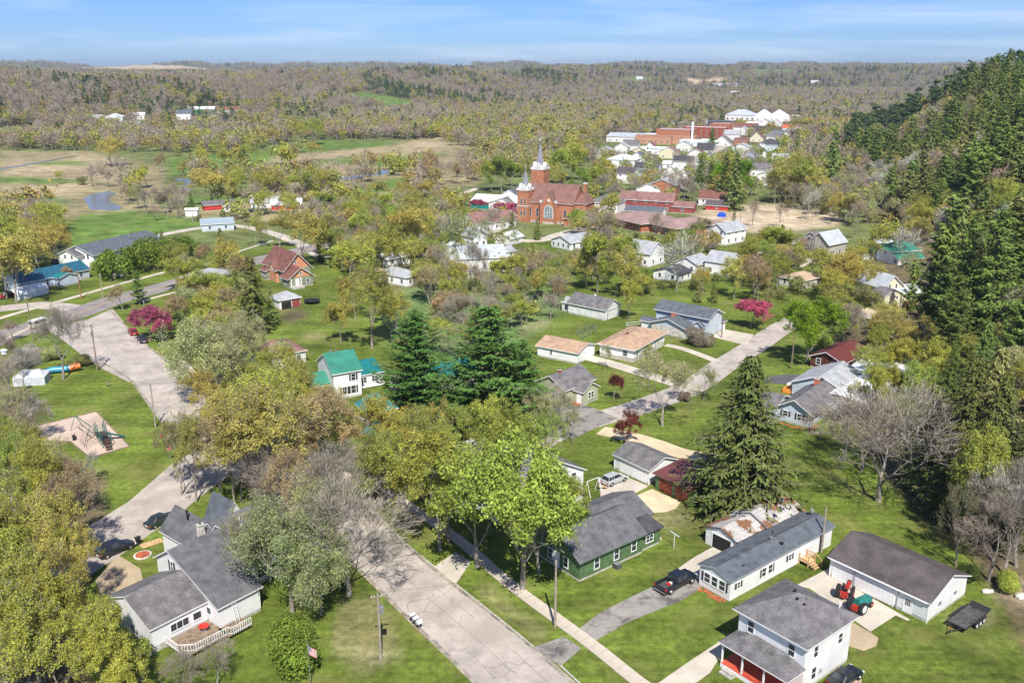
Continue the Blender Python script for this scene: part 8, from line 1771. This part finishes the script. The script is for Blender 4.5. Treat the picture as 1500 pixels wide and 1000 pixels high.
 ('spruce', 1075, 309, 222, 'sp', .95), ('pine', 1060, 298, 226, 'dg', .9), ('pine', 1025, 280, 228, 'dg', .8), ('full', 1090, 290, 232, 'bg', .9), ('full', 1050, 285, 235, 'bg', .7), ('pine', 1040, 285, 235, 'dg', .8), ('spruce', 1215, 285, 182, 'dg', .8), ('spruce', 1165, 240, 188, 'sp', .8), ('pine', 1042, 222, 187, 'dg', 1.0), ('spruce', 963, 190, 155, 'dg', .8), ('spruce', 998, 185, 156, 'sp', .8), ('pine', 948, 232, 215, 'dg', 1.0), ('bud', 1000, 300, 250, 'br', .6), ('bare', 983, 295, 250, 'br', .8), ('bud', 1150, 300, 230, 'yo', .9), ('bud', 1180, 300, 225, 'yg', .9), ('bud', 1170, 270, 215, 'yo', .8), ('bare', 1102, 334, 288, 'br', .7), ('bare', 1141, 334, 292, 'br', .7), ('bare', 1190, 325, 270, 'wh', .6), ('bare', 1135, 290, 245, 'br', .7), ('full', 905, 345, 325, 'yg', .9), ('bud', 885, 335, 305, 'ht', .9), ('thin', 875, 345, 315, 'ht', .8), ('spruce', 575, 255, 226, 'dg', .9), ('spruce', 587, 252, 222, 'dg', .9), ('spruce', 556, 256, 238, 'dg', .8), ('spruce', 560, 330, 300, 'sp', .8),
 # valley trees
 ('bud', 165, 243, 198, 'yo', 1.2), ('bud', 312, 302, 242, 'yo', 1.1), ('bud', 90, 270, 248, 'yg', .8), ('bush', 122, 271, 258, 'ol', 1.3), ('bud', 75, 305, 275, 'yg', .8), ('bud', 38, 308, 278, 'gr', .8), ('bud', 215, 275, 240, 'yg', .8), ('bare', 185, 300, 265, 'br', .8), ('bud', 240, 253, 222, 'or', .8), ('bud', 205, 306, 270, 'ol', .9), ('bud', 240, 315, 280, 'br', .7), ('bud', 460, 236, 205, 'yo', .8), ('bare', 522, 247, 225, 'br', .6), ('bud', 355, 290, 240, 'yg', 1.0), ('bud', 385, 295, 242, 'yg', 1.0), ('bud', 410, 298, 245, 'yo', .9), ('bud', 440, 300, 245, 'yg', .9), ('bud', 470, 295, 240, 'yg', .9), ('bud', 340, 300, 248, 'yg', .8), ('full', 490, 290, 248, 'sg', .9), ('bud', 330, 255, 215, 'yg', .9), ('bud', 300, 250, 210, 'yg', .8), ('bud', 365, 248, 205, 'yg', .9), ('bud', 440, 210, 172, 'yg', 1.0), ('bud', 460, 212, 170, 'yg', 1.0), ('bare', 655, 268, 232, 'br', .9), ('bud', 620, 300, 262, 'yo', .95), ('bud', 590, 300, 262, 'yo', 1.0), ('bud', 670, 270, 235, 'or', .7), ('bud', 630, 270, 215, 'or', .6),
 # right edge, foot of the bluff
 ('spruce', 1395, 755, 520, 'sp', .95), ('spruce', 1440, 775, 545, 'sp', .9), ('spruce', 1350, 720, 560, 'sy', .9), ('full', 1430, 800, 620, 'yg', .6), ('spruce', 1480, 800, 600, 'sp', .8), ('pine', 1365, 500, 330, 'pn', .95), ('pine', 1400, 520, 320, 'pn', .9), ('pine', 1435, 530, 310, 'pn', .9), ('pine', 1385, 560, 400, 'dg', .8), ('dead', 1400, 515, 400, 'br', 1.1), ('dead', 1385, 505, 420, 'br', 1.0), ('dead', 1445, 530, 420, 'br', .8), ('dead', 1462, 535, 415, 'br', .8),
 ('spruce', 1430, 680, 520, 'dg', .9), ('spruce', 1380, 640, 500, 'dg', .9), ('bush', 1478, 865, 838, 'yg', 1.2), ('bare', 1470, 840, 680, 'wh', .8), ('bare', 1448, 850, 720, 'br', .8), ('bare', 1490, 830, 660, 'br', .9), ('thin', 1460, 790, 640, 'br', .8), ('bud', 1455, 560, 460, 'yo', .8), ('bush', 1420, 850, 825, 'dg', 1.3), ('thin', 1400, 830, 700, 'sy', .5), ('pine', 1490, 560, 400, 'pn', .9), ('pine', 1330, 470, 380, 'pn', .6),
 ('bud', 1430, 345, 300, 'yo', 1.0), ('bud', 1395, 330, 290, 'yo', 1.1), ('full', 1470, 330, 280, 'sg', 1.2), ('full', 1490, 360, 290, 'sg', 1.1), ('thin', 1270, 330, 290, 'gr', .9), ('thin', 1300, 330, 285, 'gr', .8), ('bare', 1255, 335, 290, 'br', .9), ('thin', 1250, 350, 320, 'ht', .6),
]
def plant_near():
    for a in NEARTREES: T(*a)
plant_near()

# --- filling in: scattered trees where the photograph shows woods
def road_hit(x, y):
    return any(inpoly(np.array([x]), np.array([y]), r_)[0] for r_ in ROADS)
def view_hit(x, y, ht, rad, z=0):
    b = proj(x, y, z); t = proj(x, y, z + ht); w_ = rad * F_PX / b[2]
    for (x0, y0, x1, y1, d) in CLEAR:
        m_ = (x1 - x0) * (.14 if d < 215 else .25)
        if y < d - 1 and b[0] + w_ * .45 > x0 + m_ and b[0] - w_ * .45 < x1 - m_ and t[1] < y1 - (y1 - y0) * .48 and b[1] > y0: return True
    return False
GRID = {}
def near_tree(x, y, md):
    gx, gy = int(x // 12), int(y // 12)
    for i in (-1, 0, 1):
        for j in (-1, 0, 1):
            for (a, b) in GRID.get((gx + i, gy + j), ()):
                if (a - x) ** 2 + (b - y) ** 2 < md * md: return True
    return False
def put(x, y): GRID.setdefault((int(x // 12), int(y // 12)), []).append((x, y))
for t_ in TREES: put(t_[3], t_[4])
FOREST = {'bare': [], 'bud': [], 'pine': []}   # the masses beyond the individually built ones
CAND = []
SC = random.Random(5)
def scatter(poly, spacing, mix, hts, cap=400, terr=True, md=None, far=False):
    wp = [(PT(*p) if terr else P(*p)) for p in poly]
    xs = [p.x for p in wp]; ys = [p.y for p in wp]; area = (max(xs) - min(xs)) * (max(ys) - min(ys)); n = int(2.2 * area / spacing ** 2)
    pts = [(SC.uniform(min(xs), max(xs)), SC.uniform(min(ys), max(ys))) for _ in range(n)]
    ins = inpoly(np.array([p[0] for p in pts]), np.array([p[1] for p in pts]), wp)
    pts = [p for p, i in zip(pts, ins) if i]; pts.sort(key=lambda p: p[1]); k = 0
    for (x, y) in pts:
        if k >= cap: break
        r_ = SC.random() * sum(m[2] for m in mix)
        for (kind, col, wt) in mix:
            r_ -= wt
            if r_ <= 0: break
        ht = SC.uniform(*hts) * (.35 if kind == 'bush' else 1)
        if near_tree(x, y, md or spacing * .62) or any((x - a) ** 2 + (y - b) ** 2 < (c + 1.5) ** 2 for a, b, c in KEEP) or road_hit(x, y) or view_hit(x, y, ht, ht * .4, tz(x, y)): continue
        put(x, y); k += 1
        CAND.append((kind, x, y, ht, col))
GARDEN = [('bud', 'yg', 3), ('bud', 'yo', 2), ('bud', 'ol', 1), ('thin', 'gr', 1), ('bare', 'br', 2), ('full', 'sg', 1), ('bush', 'ol', 2), ('thin', 'or', .7), ('spruce', 'sp', .4)]
scatter([(480, 300), (700, 300), (700, 420), (600, 460), (560, 420), (480, 400)], 6.2, GARDEN, (8, 13), 130)
scatter([(690, 405), (830, 385), (830, 470), (690, 520), (640, 470), (620, 430)], 6.0, [('bare', 'br', 3), ('thin', 'gr', 2), ('bud', 'yg', 2), ('bush', 'ol', 3), ('bud', 'or', 1)], (6, 10), 75)
scatter([(260, 385), (350, 380), (380, 480), (300, 520), (260, 480)], 5.5, [('bud', 'or', 2), ('bud', 'yg', 2), ('thin', 'gr', 1), ('bush', 'ol', 1)], (7, 11), 30)
scatter([(1065, 365), (1200, 380), (1260, 400), (1280, 440), (1200, 450), (1060, 440)], 6.5, GARDEN, (8, 13), 70)
scatter([(1210, 470), (1290, 470), (1400, 560), (1400, 640), (1240, 600), (1200, 530)], 7.5, [('bud', 'yg', 3), ('full', 'yg', 2), ('bud', 'yo', 2), ('bush', 'sg', 2), ('bare', 'br', 2)], (6, 11), 30)
scatter([(860, 290), (900, 225), (960, 240), (1060, 240), (1120, 215), (1230, 215), (1240, 300), (1120, 290), (1000, 300)], 9, [('bare', 'br', 4), ('bud', 'yo', 2), ('bud', 'yg', 3), ('pine', 'dg', .7), ('thin', 'gr', 2)], (8, 13), 130)
scatter([(1120, 255), (1240, 250), (1290, 335), (1230, 330), (1190, 315), (1130, 300)], 7, [('bare', 'br', 4), ('bud', 'yo', 2), ('thin', 'gr', 3), ('bush', 'ol', 2)], (9, 15), 70)
scatter([(0, 322), (100, 318), (90, 375), (60, 400), (0, 430)], 7, [('bud', 'yo', 4), ('bud', 'yg', 2), ('bare', 'br', 2)], (10, 14), 40)
scatter([(200, 300), (500, 290), (560, 300), (480, 330), (470, 350), (330, 325), (215, 325)], 8.5, [('bud', 'yg', 3), ('bud', 'yo', 2), ('bare', 'br', 3), ('bush', 'ol', 2), ('spruce', 'dg', .4)], (7, 13), 80)
scatter([(850, 330), (870, 300), (1060, 330), (1080, 350), (1040, 400), (1090, 420), (950, 440), (830, 420), (830, 380)], 6.5, GARDEN, (7, 12), 75)
scatter([(870, 300), (870, 215), (960, 205), (1180, 180), (1190, 260), (1060, 300)], 10, [('bud', 'yg', 3), ('bare', 'br', 3), ('full', 'sg', 1), ('thin', 'gr', 1), ('spruce', 'dg', .5)], (7, 11), 90)
scatter([(560, 420), (640, 430), (700, 520), (640, 560), (560, 500)], 8, [('bush', 'ol', 3), ('thin', 'gr', 1), ('bud', 'yg', 2)], (6, 10), 22)
scatter([(640, 300), (700, 300), (760, 345), (700, 400), (640, 380)], 7, GARDEN, (7, 11), 40)
# wood at the foot of the bluff and up its side
def bluff():
    n = 0; r_ = random.Random(9); pts = []
    for _ in range(9000):
        y = 88 + (900 - 88) * r_.random() ** 1.15; fx = float(np.interp(y, [p[0] for p in FOOT], [p[1] for p in FOOT])); d = r_.uniform(1, 190); x = fx + d
        if abs(x) > y * .66 + 18: continue
        pts.append((y, x, d))
    pts.sort()
    for y, x, d in pts:
        md = 6.2 if y < 300 else 7.2 if y < 500 else 8.5
        if d < 14 and r_.random() < .5: continue
        if near_tree(x, y, md): continue
        p = proj(x, y, tz(x, y))
        if p[1] > 870 and p[0] < 1480: continue
        k = r_.random(); pp = .76 if y > 210 else .5
        # openings of bare trees on the slope
        if math.sin(x * .045 + 2) * math.sin(y * .021 + .8) > .18 and y > 210: pp = .16
        if k < pp: kind, col = ('pine', r_.choice(('pn', 'pn', 'pn', 'sy', 'dg'))) if (y > 200 and r_.random() < .66) else ('spruce', r_.choice(('sp', 'sy', 'dg')))
        else: kind, col = r_.choice((('bare', 'br'), ('bare', 'wh'), ('bud', 'yg'), ('thin', 'or'), ('bud', 'yo'), ('thin', 'gr')))
        ht = r_.uniform(15, 24) if kind in ('pine', 'spruce') else r_.uniform(9, 14)
        if view_hit(x, y, ht, ht * .25, tz(x, y)) or any((x - a) ** 2 + (y - b) ** 2 < (c + 2.5) ** 2 for a, b, c in KEEP) or road_hit(x, y): continue
        put(x, y)
        CAND.append((kind, x, y, ht, col))
bluff()
COUNT = {}
for t_ in TREES: COUNT[t_[1]] = COUNT.get(t_[1], 0) + 1
CAND.sort(key=lambda c: -c[3] / math.hypot(c[1], c[2], 40))
for (kind, x, y, ht, col) in CAND:
    COUNT[kind] = COUNT.get(kind, 0) + 1
    if COUNT[kind] <= 292 and y < 640: plant(kind, x, y, ht, col)
    elif kind != 'bush': FOREST['pine' if kind in ('pine', 'spruce') else ('bare' if kind in ('bare', 'thin') else 'bud')].append((x, y, tz(x, y), ht))

# --- woods and tree lines farther off, one object for each kind of tree
OPEN_ = [[PT(*p) for p in poly] for col, poly in ZONES if col in (FIELD, FIELD2, HAY, TAN, DIRT) and max(p[1] for p in poly) < 420]
OPEN_ = [[(p.x, p.y) for p in q] for q in OPEN_]
SKY_FARMS = [(-1, -1)]
def woods():
    r_ = np.random.RandomState(3)
    def blocked(x, y):
        b = np.zeros(x.shape, bool)
        for q in OPEN_: b |= inpoly(x, y, q)
        for q in ROADS: b |= inpoly(x, y, q)
        for (a, c, d) in KEEP: b |= (x - a) ** 2 + (y - c) ** 2 < (d + 4) ** 2
        return b
    def addpts(x, y, mixf, hf):
        z = terrain(x, y); px_, py_, dep = proj(x, y, z); b = blocked(x, y)
        ht = hf(len(x)); top = proj(x, y, z + ht)[1]
        for (x0, y0, x1, y1, d) in CLEAR:
            b |= (y < d - 1) & (px_ > x0 - 2) & (px_ < x1 + 2) & (top < y1 - (y1 - y0) * .4) & (py_ > y0)
        for i in np.nonzero(~b)[0]:
            FOREST[mixf(x[i], y[i], r_.rand())].append((x[i], y[i], z[i], ht[i]))
    def wedge(r0, r1, sp, az=34):
        n = int(np.radians(2 * az) * (r1 ** 2 - r0 ** 2) / 2 / sp ** 2)
        rr = np.sqrt(r_.uniform(r0 ** 2, r1 ** 2, n)); a = np.radians(r_.uniform(-az, az, n)); return rr * np.sin(a), rr * np.cos(a)
    def clump(x, y, s, k=0): return math.sin(x * s + k) * math.sin(y * s * .8 + 1.7 * k + 1) + .5 * math.sin((x + y) * s * 2.3 + k)
    def mix(x, y, u):
        r = math.hypot(x, y); az = math.degrees(math.atan2(x, y))
        pine = .05 + (.34 if clump(x, y, .008, 2) > .55 else 0) + (.5 if (-9 < az < 4 and 1500 < r < 2400 and clump(x, y, .006, 1) > .1) else 0)
        if az > 0 and 2300 < r < 3600: pine += .16
        if u < pine: return 'pine'
        bud = .20 if clump(x, y, .013, 5) > .1 else .07
        if r < 1000: bud += .22
        return 'bud' if u < pine + bud else 'bare'
    hf = lambda n: r_.uniform(9, 15, n)
    x, y = wedge(800, 1500, 8.8); addpts(x, y, mix, hf)
    x, y = wedge(1500, 2500, 12); addpts(x, y, mix, hf)
    x, y = wedge(2500, 4200, 19); addpts(x, y, mix, lambda n: r_.uniform(12, 18, n))
    x, y = wedge(4200, 6600, 42); addpts(x, y, mix, lambda n: r_.uniform(16, 26, n))
    # valley woods nearer than that: inside these outlines
    for poly, sp, mf in (
        ([(560, 215), (650, 180), (700, 165), (880, 165), (930, 190), (880, 205), (870, 240), (800, 262), (740, 262), (700, 250), (690, 215), (640, 212), (600, 200)], 9.5, lambda x, y, u: 'pine' if u < .03 else ('bud' if u < .62 else 'bare')),
        ([(880, 170), (960, 160), (1060, 155), (1240, 150), (1260, 200), (1180, 196), (1150, 172), (1060, 160), (960, 182)], 11, lambda x, y, u: 'pine' if u < .07 else ('bud' if u < .4 else 'bare')),
        ([(0, 222), (0, 205), (200, 200), (330, 208), (420, 195), (420, 215), (340, 225), (240, 225), (130, 222)], 10, lambda x, y, u: 'bud' if u < .38 else 'bare'),
        ([(420, 195), (640, 180), (640, 200), (575, 205), (480, 202)], 10, lambda x, y, u: 'pine' if u < .05 else ('bud' if u < .4 else 'bare')),
        ([(230, 215), (440, 205), (440, 240), (330, 285), (260, 262)], 15, lambda x, y, u: 'bud' if u < .8 else 'bare'),
        ([(400, 160), (480, 160), (500, 185), (440, 190)], 9, lambda x, y, u: 'pine' if u < .85 else 'bare'),
        ([(560, 262), (690, 232), (700, 262), (640, 290), (600, 300)], 14, lambda x, y, u: 'bud' if u < .5 else 'bare'),
        ([(330, 262), (560, 240), (600, 262), (480, 300), (400, 300)], 15, lambda x, y, u: 'bud' if u < .5 else 'bare'),
        ([(0, 240), (200, 262), (240, 300), (0, 310)], 21, lambda x, y, u: 'bud' if u < .5 else 'bare'),
        ([(1150, 195), (1260, 190), (1260, 250), (1120, 245)], 11, lambda x, y, u: 'pine' if u < .1 else ('bud' if u < .4 else 'bare')),
        ([(0, 318), (60, 312), (60, 345), (0, 360)], 10, lambda x, y, u: 'bud' if u < .8 else 'bare')):
        wp = [PT(*p) for p in poly]; xs = [p.x for p in wp]; ys = [p.y for p in wp]
        n = int((max(xs) - min(xs)) * (max(ys) - min(ys)) / sp ** 2); x = r_.uniform(min(xs), max(xs), n); y = r_.uniform(min(ys), max(ys), n)
        k = inpoly(x, y, wp); addpts(x[k], y[k], mf, hf)
woods()
BARECOL = [(.34, .275, .22), (.38, .33, .27), (.30, .24, .18), (.35, .31, .20), (.37, .30, .25)]
BUDCOL = [(.36, .35, .06), (.37, .31, .08), (.30, .31, .10), (.32, .36, .08), (.36, .28, .09)]
PINECOL = [(.085, .13, .045), (.11, .165, .05), (.07, .11, .05)]
FB, FG, FP_ = far_mat('far_bare_twigs', BARECOL), far_mat('far_budding_leaves', BUDCOL), far_mat('far_needles', PINECOL)
def far_protos():
    out = {}
    def recolor(me, m): me.materials.clear(); me.materials.append(m); return me
    L_ = []
    for i in range(2):
        t, w_, c = deciduous(210 + i, 13, .42, 3, 13, 1.0, 3.2, kids=(3, 3), ncap=300, leafm=FB)
        co = np.zeros(len(c.vertices) * 3); c.vertices.foreach_get('co', co); co = co.reshape(-1, 4, 3); ce = co.mean(1, keepdims=True); a = co[:, 2:3] - co[:, 0:1]; b = co[:, 1:2] - co[:, 3:4]
        la = np.linalg.norm(a, axis=2, keepdims=True); o_ = ce - np.array([0, 0, 5.0]); o_ /= np.linalg.norm(o_, axis=2, keepdims=True)
        a = (a / la * .5 + o_ * .8 + np.array([0, 0, .3])) * la * .8; b = b * .26
        c.vertices.foreach_set('co', np.concatenate([ce - a / 2, ce + b / 2, ce + a / 2, ce - b / 2], 1).ravel()); L_.append(join_mesh('bare_tree', t, c))
    out['bare'] = L_
    out['bud'] = [join_mesh('budding_tree', *[q for q in deciduous(220 + i, 13, .46, 3, 11, .62, 3.0, kids=(3, 3), ncap=300, leafm=FG) if q]) for i in range(2)]
    P_ = []
    for i in range(2):
        t, w_, c = conifer(230 + i, 17, .24, .08, 2.0, 6, .30, 1.5, 'pine', low=True); c.materials[0] = FP_; P_.append(join_mesh('pine_tree', t, c))
    out['pine'] = P_
    return out
FARP = far_protos()
def geo_instances(name, pts, proto, mat_=None):
    me = bpy.data.meshes.new(name); n = len(pts); a = np.array(pts)
    me.vertices.add(n); me.vertices.foreach_set('co', np.stack([a[:, 0], a[:, 1], a[:, 2] - .2], -1).ravel()); me.update()
    r_ = np.random.RandomState(len(pts)); base = {'bare': 13., 'bud': 13., 'pine': 17.}
    s = me.attributes.new('size', 'FLOAT', 'POINT'); s.data.foreach_set('value', a[:, 3] / proto[1]); q = me.attributes.new('turn', 'FLOAT', 'POINT'); q.data.foreach_set('value', r_.uniform(0, 6.28, n))
    o = link(name, me); stuff(o)
    g = bpy.data.node_groups.new(name, 'GeometryNodeTree'); g.interface.new_socket('Geometry', in_out='INPUT', socket_type='NodeSocketGeometry'); g.interface.new_socket('Geometry', in_out='OUTPUT', socket_type='NodeSocketGeometry')
    N = g.nodes.new; L = g.links.new; gi = N('NodeGroupInput'); go = N('NodeGroupOutput'); iop = N('GeometryNodeInstanceOnPoints'); oi = N('GeometryNodeObjectInfo'); oi.inputs['Object'].default_value = proto[0]; oi.inputs['As Instance'].default_value = True; oi.transform_space = 'ORIGINAL'
    na = N('GeometryNodeInputNamedAttribute'); na.data_type = 'FLOAT'; na.inputs['Name'].default_value = 'size'; nb_ = N('GeometryNodeInputNamedAttribute'); nb_.data_type = 'FLOAT'; nb_.inputs['Name'].default_value = 'turn'
    cx_ = N('ShaderNodeCombineXYZ'); L(nb_.outputs['Attribute'], cx_.inputs['Z']); er = N('FunctionNodeEulerToRotation'); L(cx_.outputs[0], er.inputs[0])
    cs = N('ShaderNodeCombineXYZ')
    for k in range(3): L(na.outputs['Attribute'], cs.inputs[k])
    m2p = N('GeometryNodeMeshToPoints'); L(gi.outputs[0], m2p.inputs[0])
    L(m2p.outputs[0], iop.inputs['Points']); L(oi.outputs['Geometry'], iop.inputs['Instance']); L(er.outputs[0], iop.inputs['Rotation']); L(cs.outputs[0], iop.inputs['Scale']); L(iop.outputs[0], go.inputs[0])
    md = o.modifiers.new('trees', 'NODES'); md.node_group = g; return o
_fl = {'bare': ('distant bare grey-brown tree at the edge of the far woods', 'far_bare_woods', 13.), 'bud': ('distant budding tree at the edge of the far woods', 'far_budding_woods', 13.), 'pine': ('distant dark pine at the edge of the far woods', 'far_pine_woods', 17.)}
for kd, arr in FOREST.items():
    for i in range(2):
        sub = arr[i::2]; (x, y, z, ht) = min(sub[1:], key=lambda p: abs(p[1] - (900 + 120 * i)) + abs(p[0] - (-100 + 260 * i))); s = ht / _fl[kd][2]
        o = link(FARP[kd][i].name.split('.')[0], FARP[kd][i], None, (x, y, z - .2), .4, s); o['category'] = 'tree'
        TREES.append([o, {'bud': 'bud', 'bare': 'bare', 'pine': 'pine'}[kd], {'bare': 'br', 'bud': 'yg', 'pine': 'dg'}[kd], x, y, ht, None])
        geo_instances(_fl[kd][1], [p for p in sub if p[0] != x], (o, _fl[kd][2]))
print('forest', {k: len(v) for k, v in FOREST.items()}, 'trees', len(TREES), COUNT)

# --- words for every tree
def size_of(l): return next((w_ for w_ in ('tall', 'small') if ' ' + w_ + ' ' in l), '')
def describe():
    LM = [(n, *(proj(x, y, 2)[:2]), x, y) for n, x, y in LAND] + [('the playground', 120, 640, -74, 149), ('the pond', 150, 295, -170, 378), ('the brush by the bluff foot', 1420, 700, 75, 137), ('the bare dirt lot', 1120, 320, 110, 390), ('the black pickup', 990, 845, 19, 100), ('the open trailer', 1413, 900, 53, 93), ('the street corner sign', 245, 660, -58, 140), ('the marsh meadow', 60, 265, -300, 470), ('the trampoline', 456, 440, -48, 240), ('the flagpole', 455, 985, -22, 84)]
    groups = {}
    for t in TREES:
        o, kind, col, x, y, ht, lab = t; px_, py_, _ = proj(x, y, o.location.z + ht * .5)
        best = min(LM, key=lambda l: math.hypot((l[1] - px_), (l[2] - py_) * 1.3)); dx = px_ - best[1]; dy = y - best[4]
        if abs(dx) > abs(best[2] - py_) * 1.2 and abs(dx) > 14: rel = 'right of' if dx > 0 else 'left of'
        else: rel = 'behind' if dy > 0 else 'in front of'
        size = 'tall' if ht > 15.5 else ('small' if ht < 8 else '')
        kw = KIND[kind]; cw = WORD[col]
        if kind == 'bare': cw = {'br': 'grey-brown', 'wh': 'pale'}.get(col, cw)
        if kind == 'dead': cw = 'grey'
        if kind == 'full' and col == 'pk': kw = 'crabapple'; cw = 'pink-blossomed'
        up = o.location.z
        if up > 4 and y < 900 and x > 40:
            band = 'at the foot of' if up < 9 else 'low on' if up < 20 else 'halfway up' if up < 33 else 'high on' if up < 46 else 'on the crest of'
            part_ = 'nearest' if y < 190 else 'near' if y < 290 else 'middle' if y < 420 else 'far' if y < 560 else 'farthest'
            rel = band; best = ('the ' + part_ + ' bluff',)
        base = ' '.join(w_ for w_ in (size, cw, kw, rel, best[0]) if w_)
        groups.setdefault(base, []).append((px_, t))
    ordn = ['', 'second', 'third', 'fourth', 'fifth', 'sixth', 'seventh', 'eighth', 'ninth', 'tenth', 'eleventh', 'twelfth', 'thirteenth', 'fourteenth', 'fifteenth', 'sixteenth', 'seventeenth', 'eighteenth', 'nineteenth', 'twentieth', 'twenty-first', 'twenty-second', 'twenty-third', 'twenty-fourth', 'twenty-fifth']
    for base, m in groups.items():
        m.sort(key=lambda q: q[0]); n = len(m)
        for i, (p, t) in enumerate(m):
            o = t[0]
            if n == 1: lb = base
            elif n == 2: lb = ('left-hand ', 'right-hand ')[i] + base
            elif i == 0: lb = 'leftmost ' + base
            elif i == n - 1: lb = 'rightmost ' + base
            elif n == 3: lb = 'middle ' + base
            elif n <= 25: lb = ordn[i + 1] + ' from left, ' + base
            else: lb = 'one of many alike: ' + base; o['group'] = base + ', the middle ones'
            if 'group' not in o: o['group'] = {'pine': 'pines', 'spruce': 'spruces', 'bush': 'shrubs', 'bare': 'bare trees', 'column': 'arborvitae shrubs', 'dead': 'dead pine snags', 'willow': 'willows'}.get(t[1], 'budding and leafy trees')
            while len(lb.split()) > 16: lb = lb.replace(' ' + size_of(lb) + ' ', ' ', 1) if size_of(lb) else lb.replace(' low on', ' on').replace(' of the', ' by the', 1).replace('hipped ', '').replace('white ', '', 1) if len(lb) != len(lb.replace('hipped ', '').replace('white ', '', 1)) else ' '.join(lb.split()[:16])
            o['label'] = lb
describe()

print('tris', sum(sum(len(p.vertices) - 2 for p in m.polygons) if len(m.polygons) < 3000 else len(m.loops) // 2 for m in bpy.data.meshes if m.users))
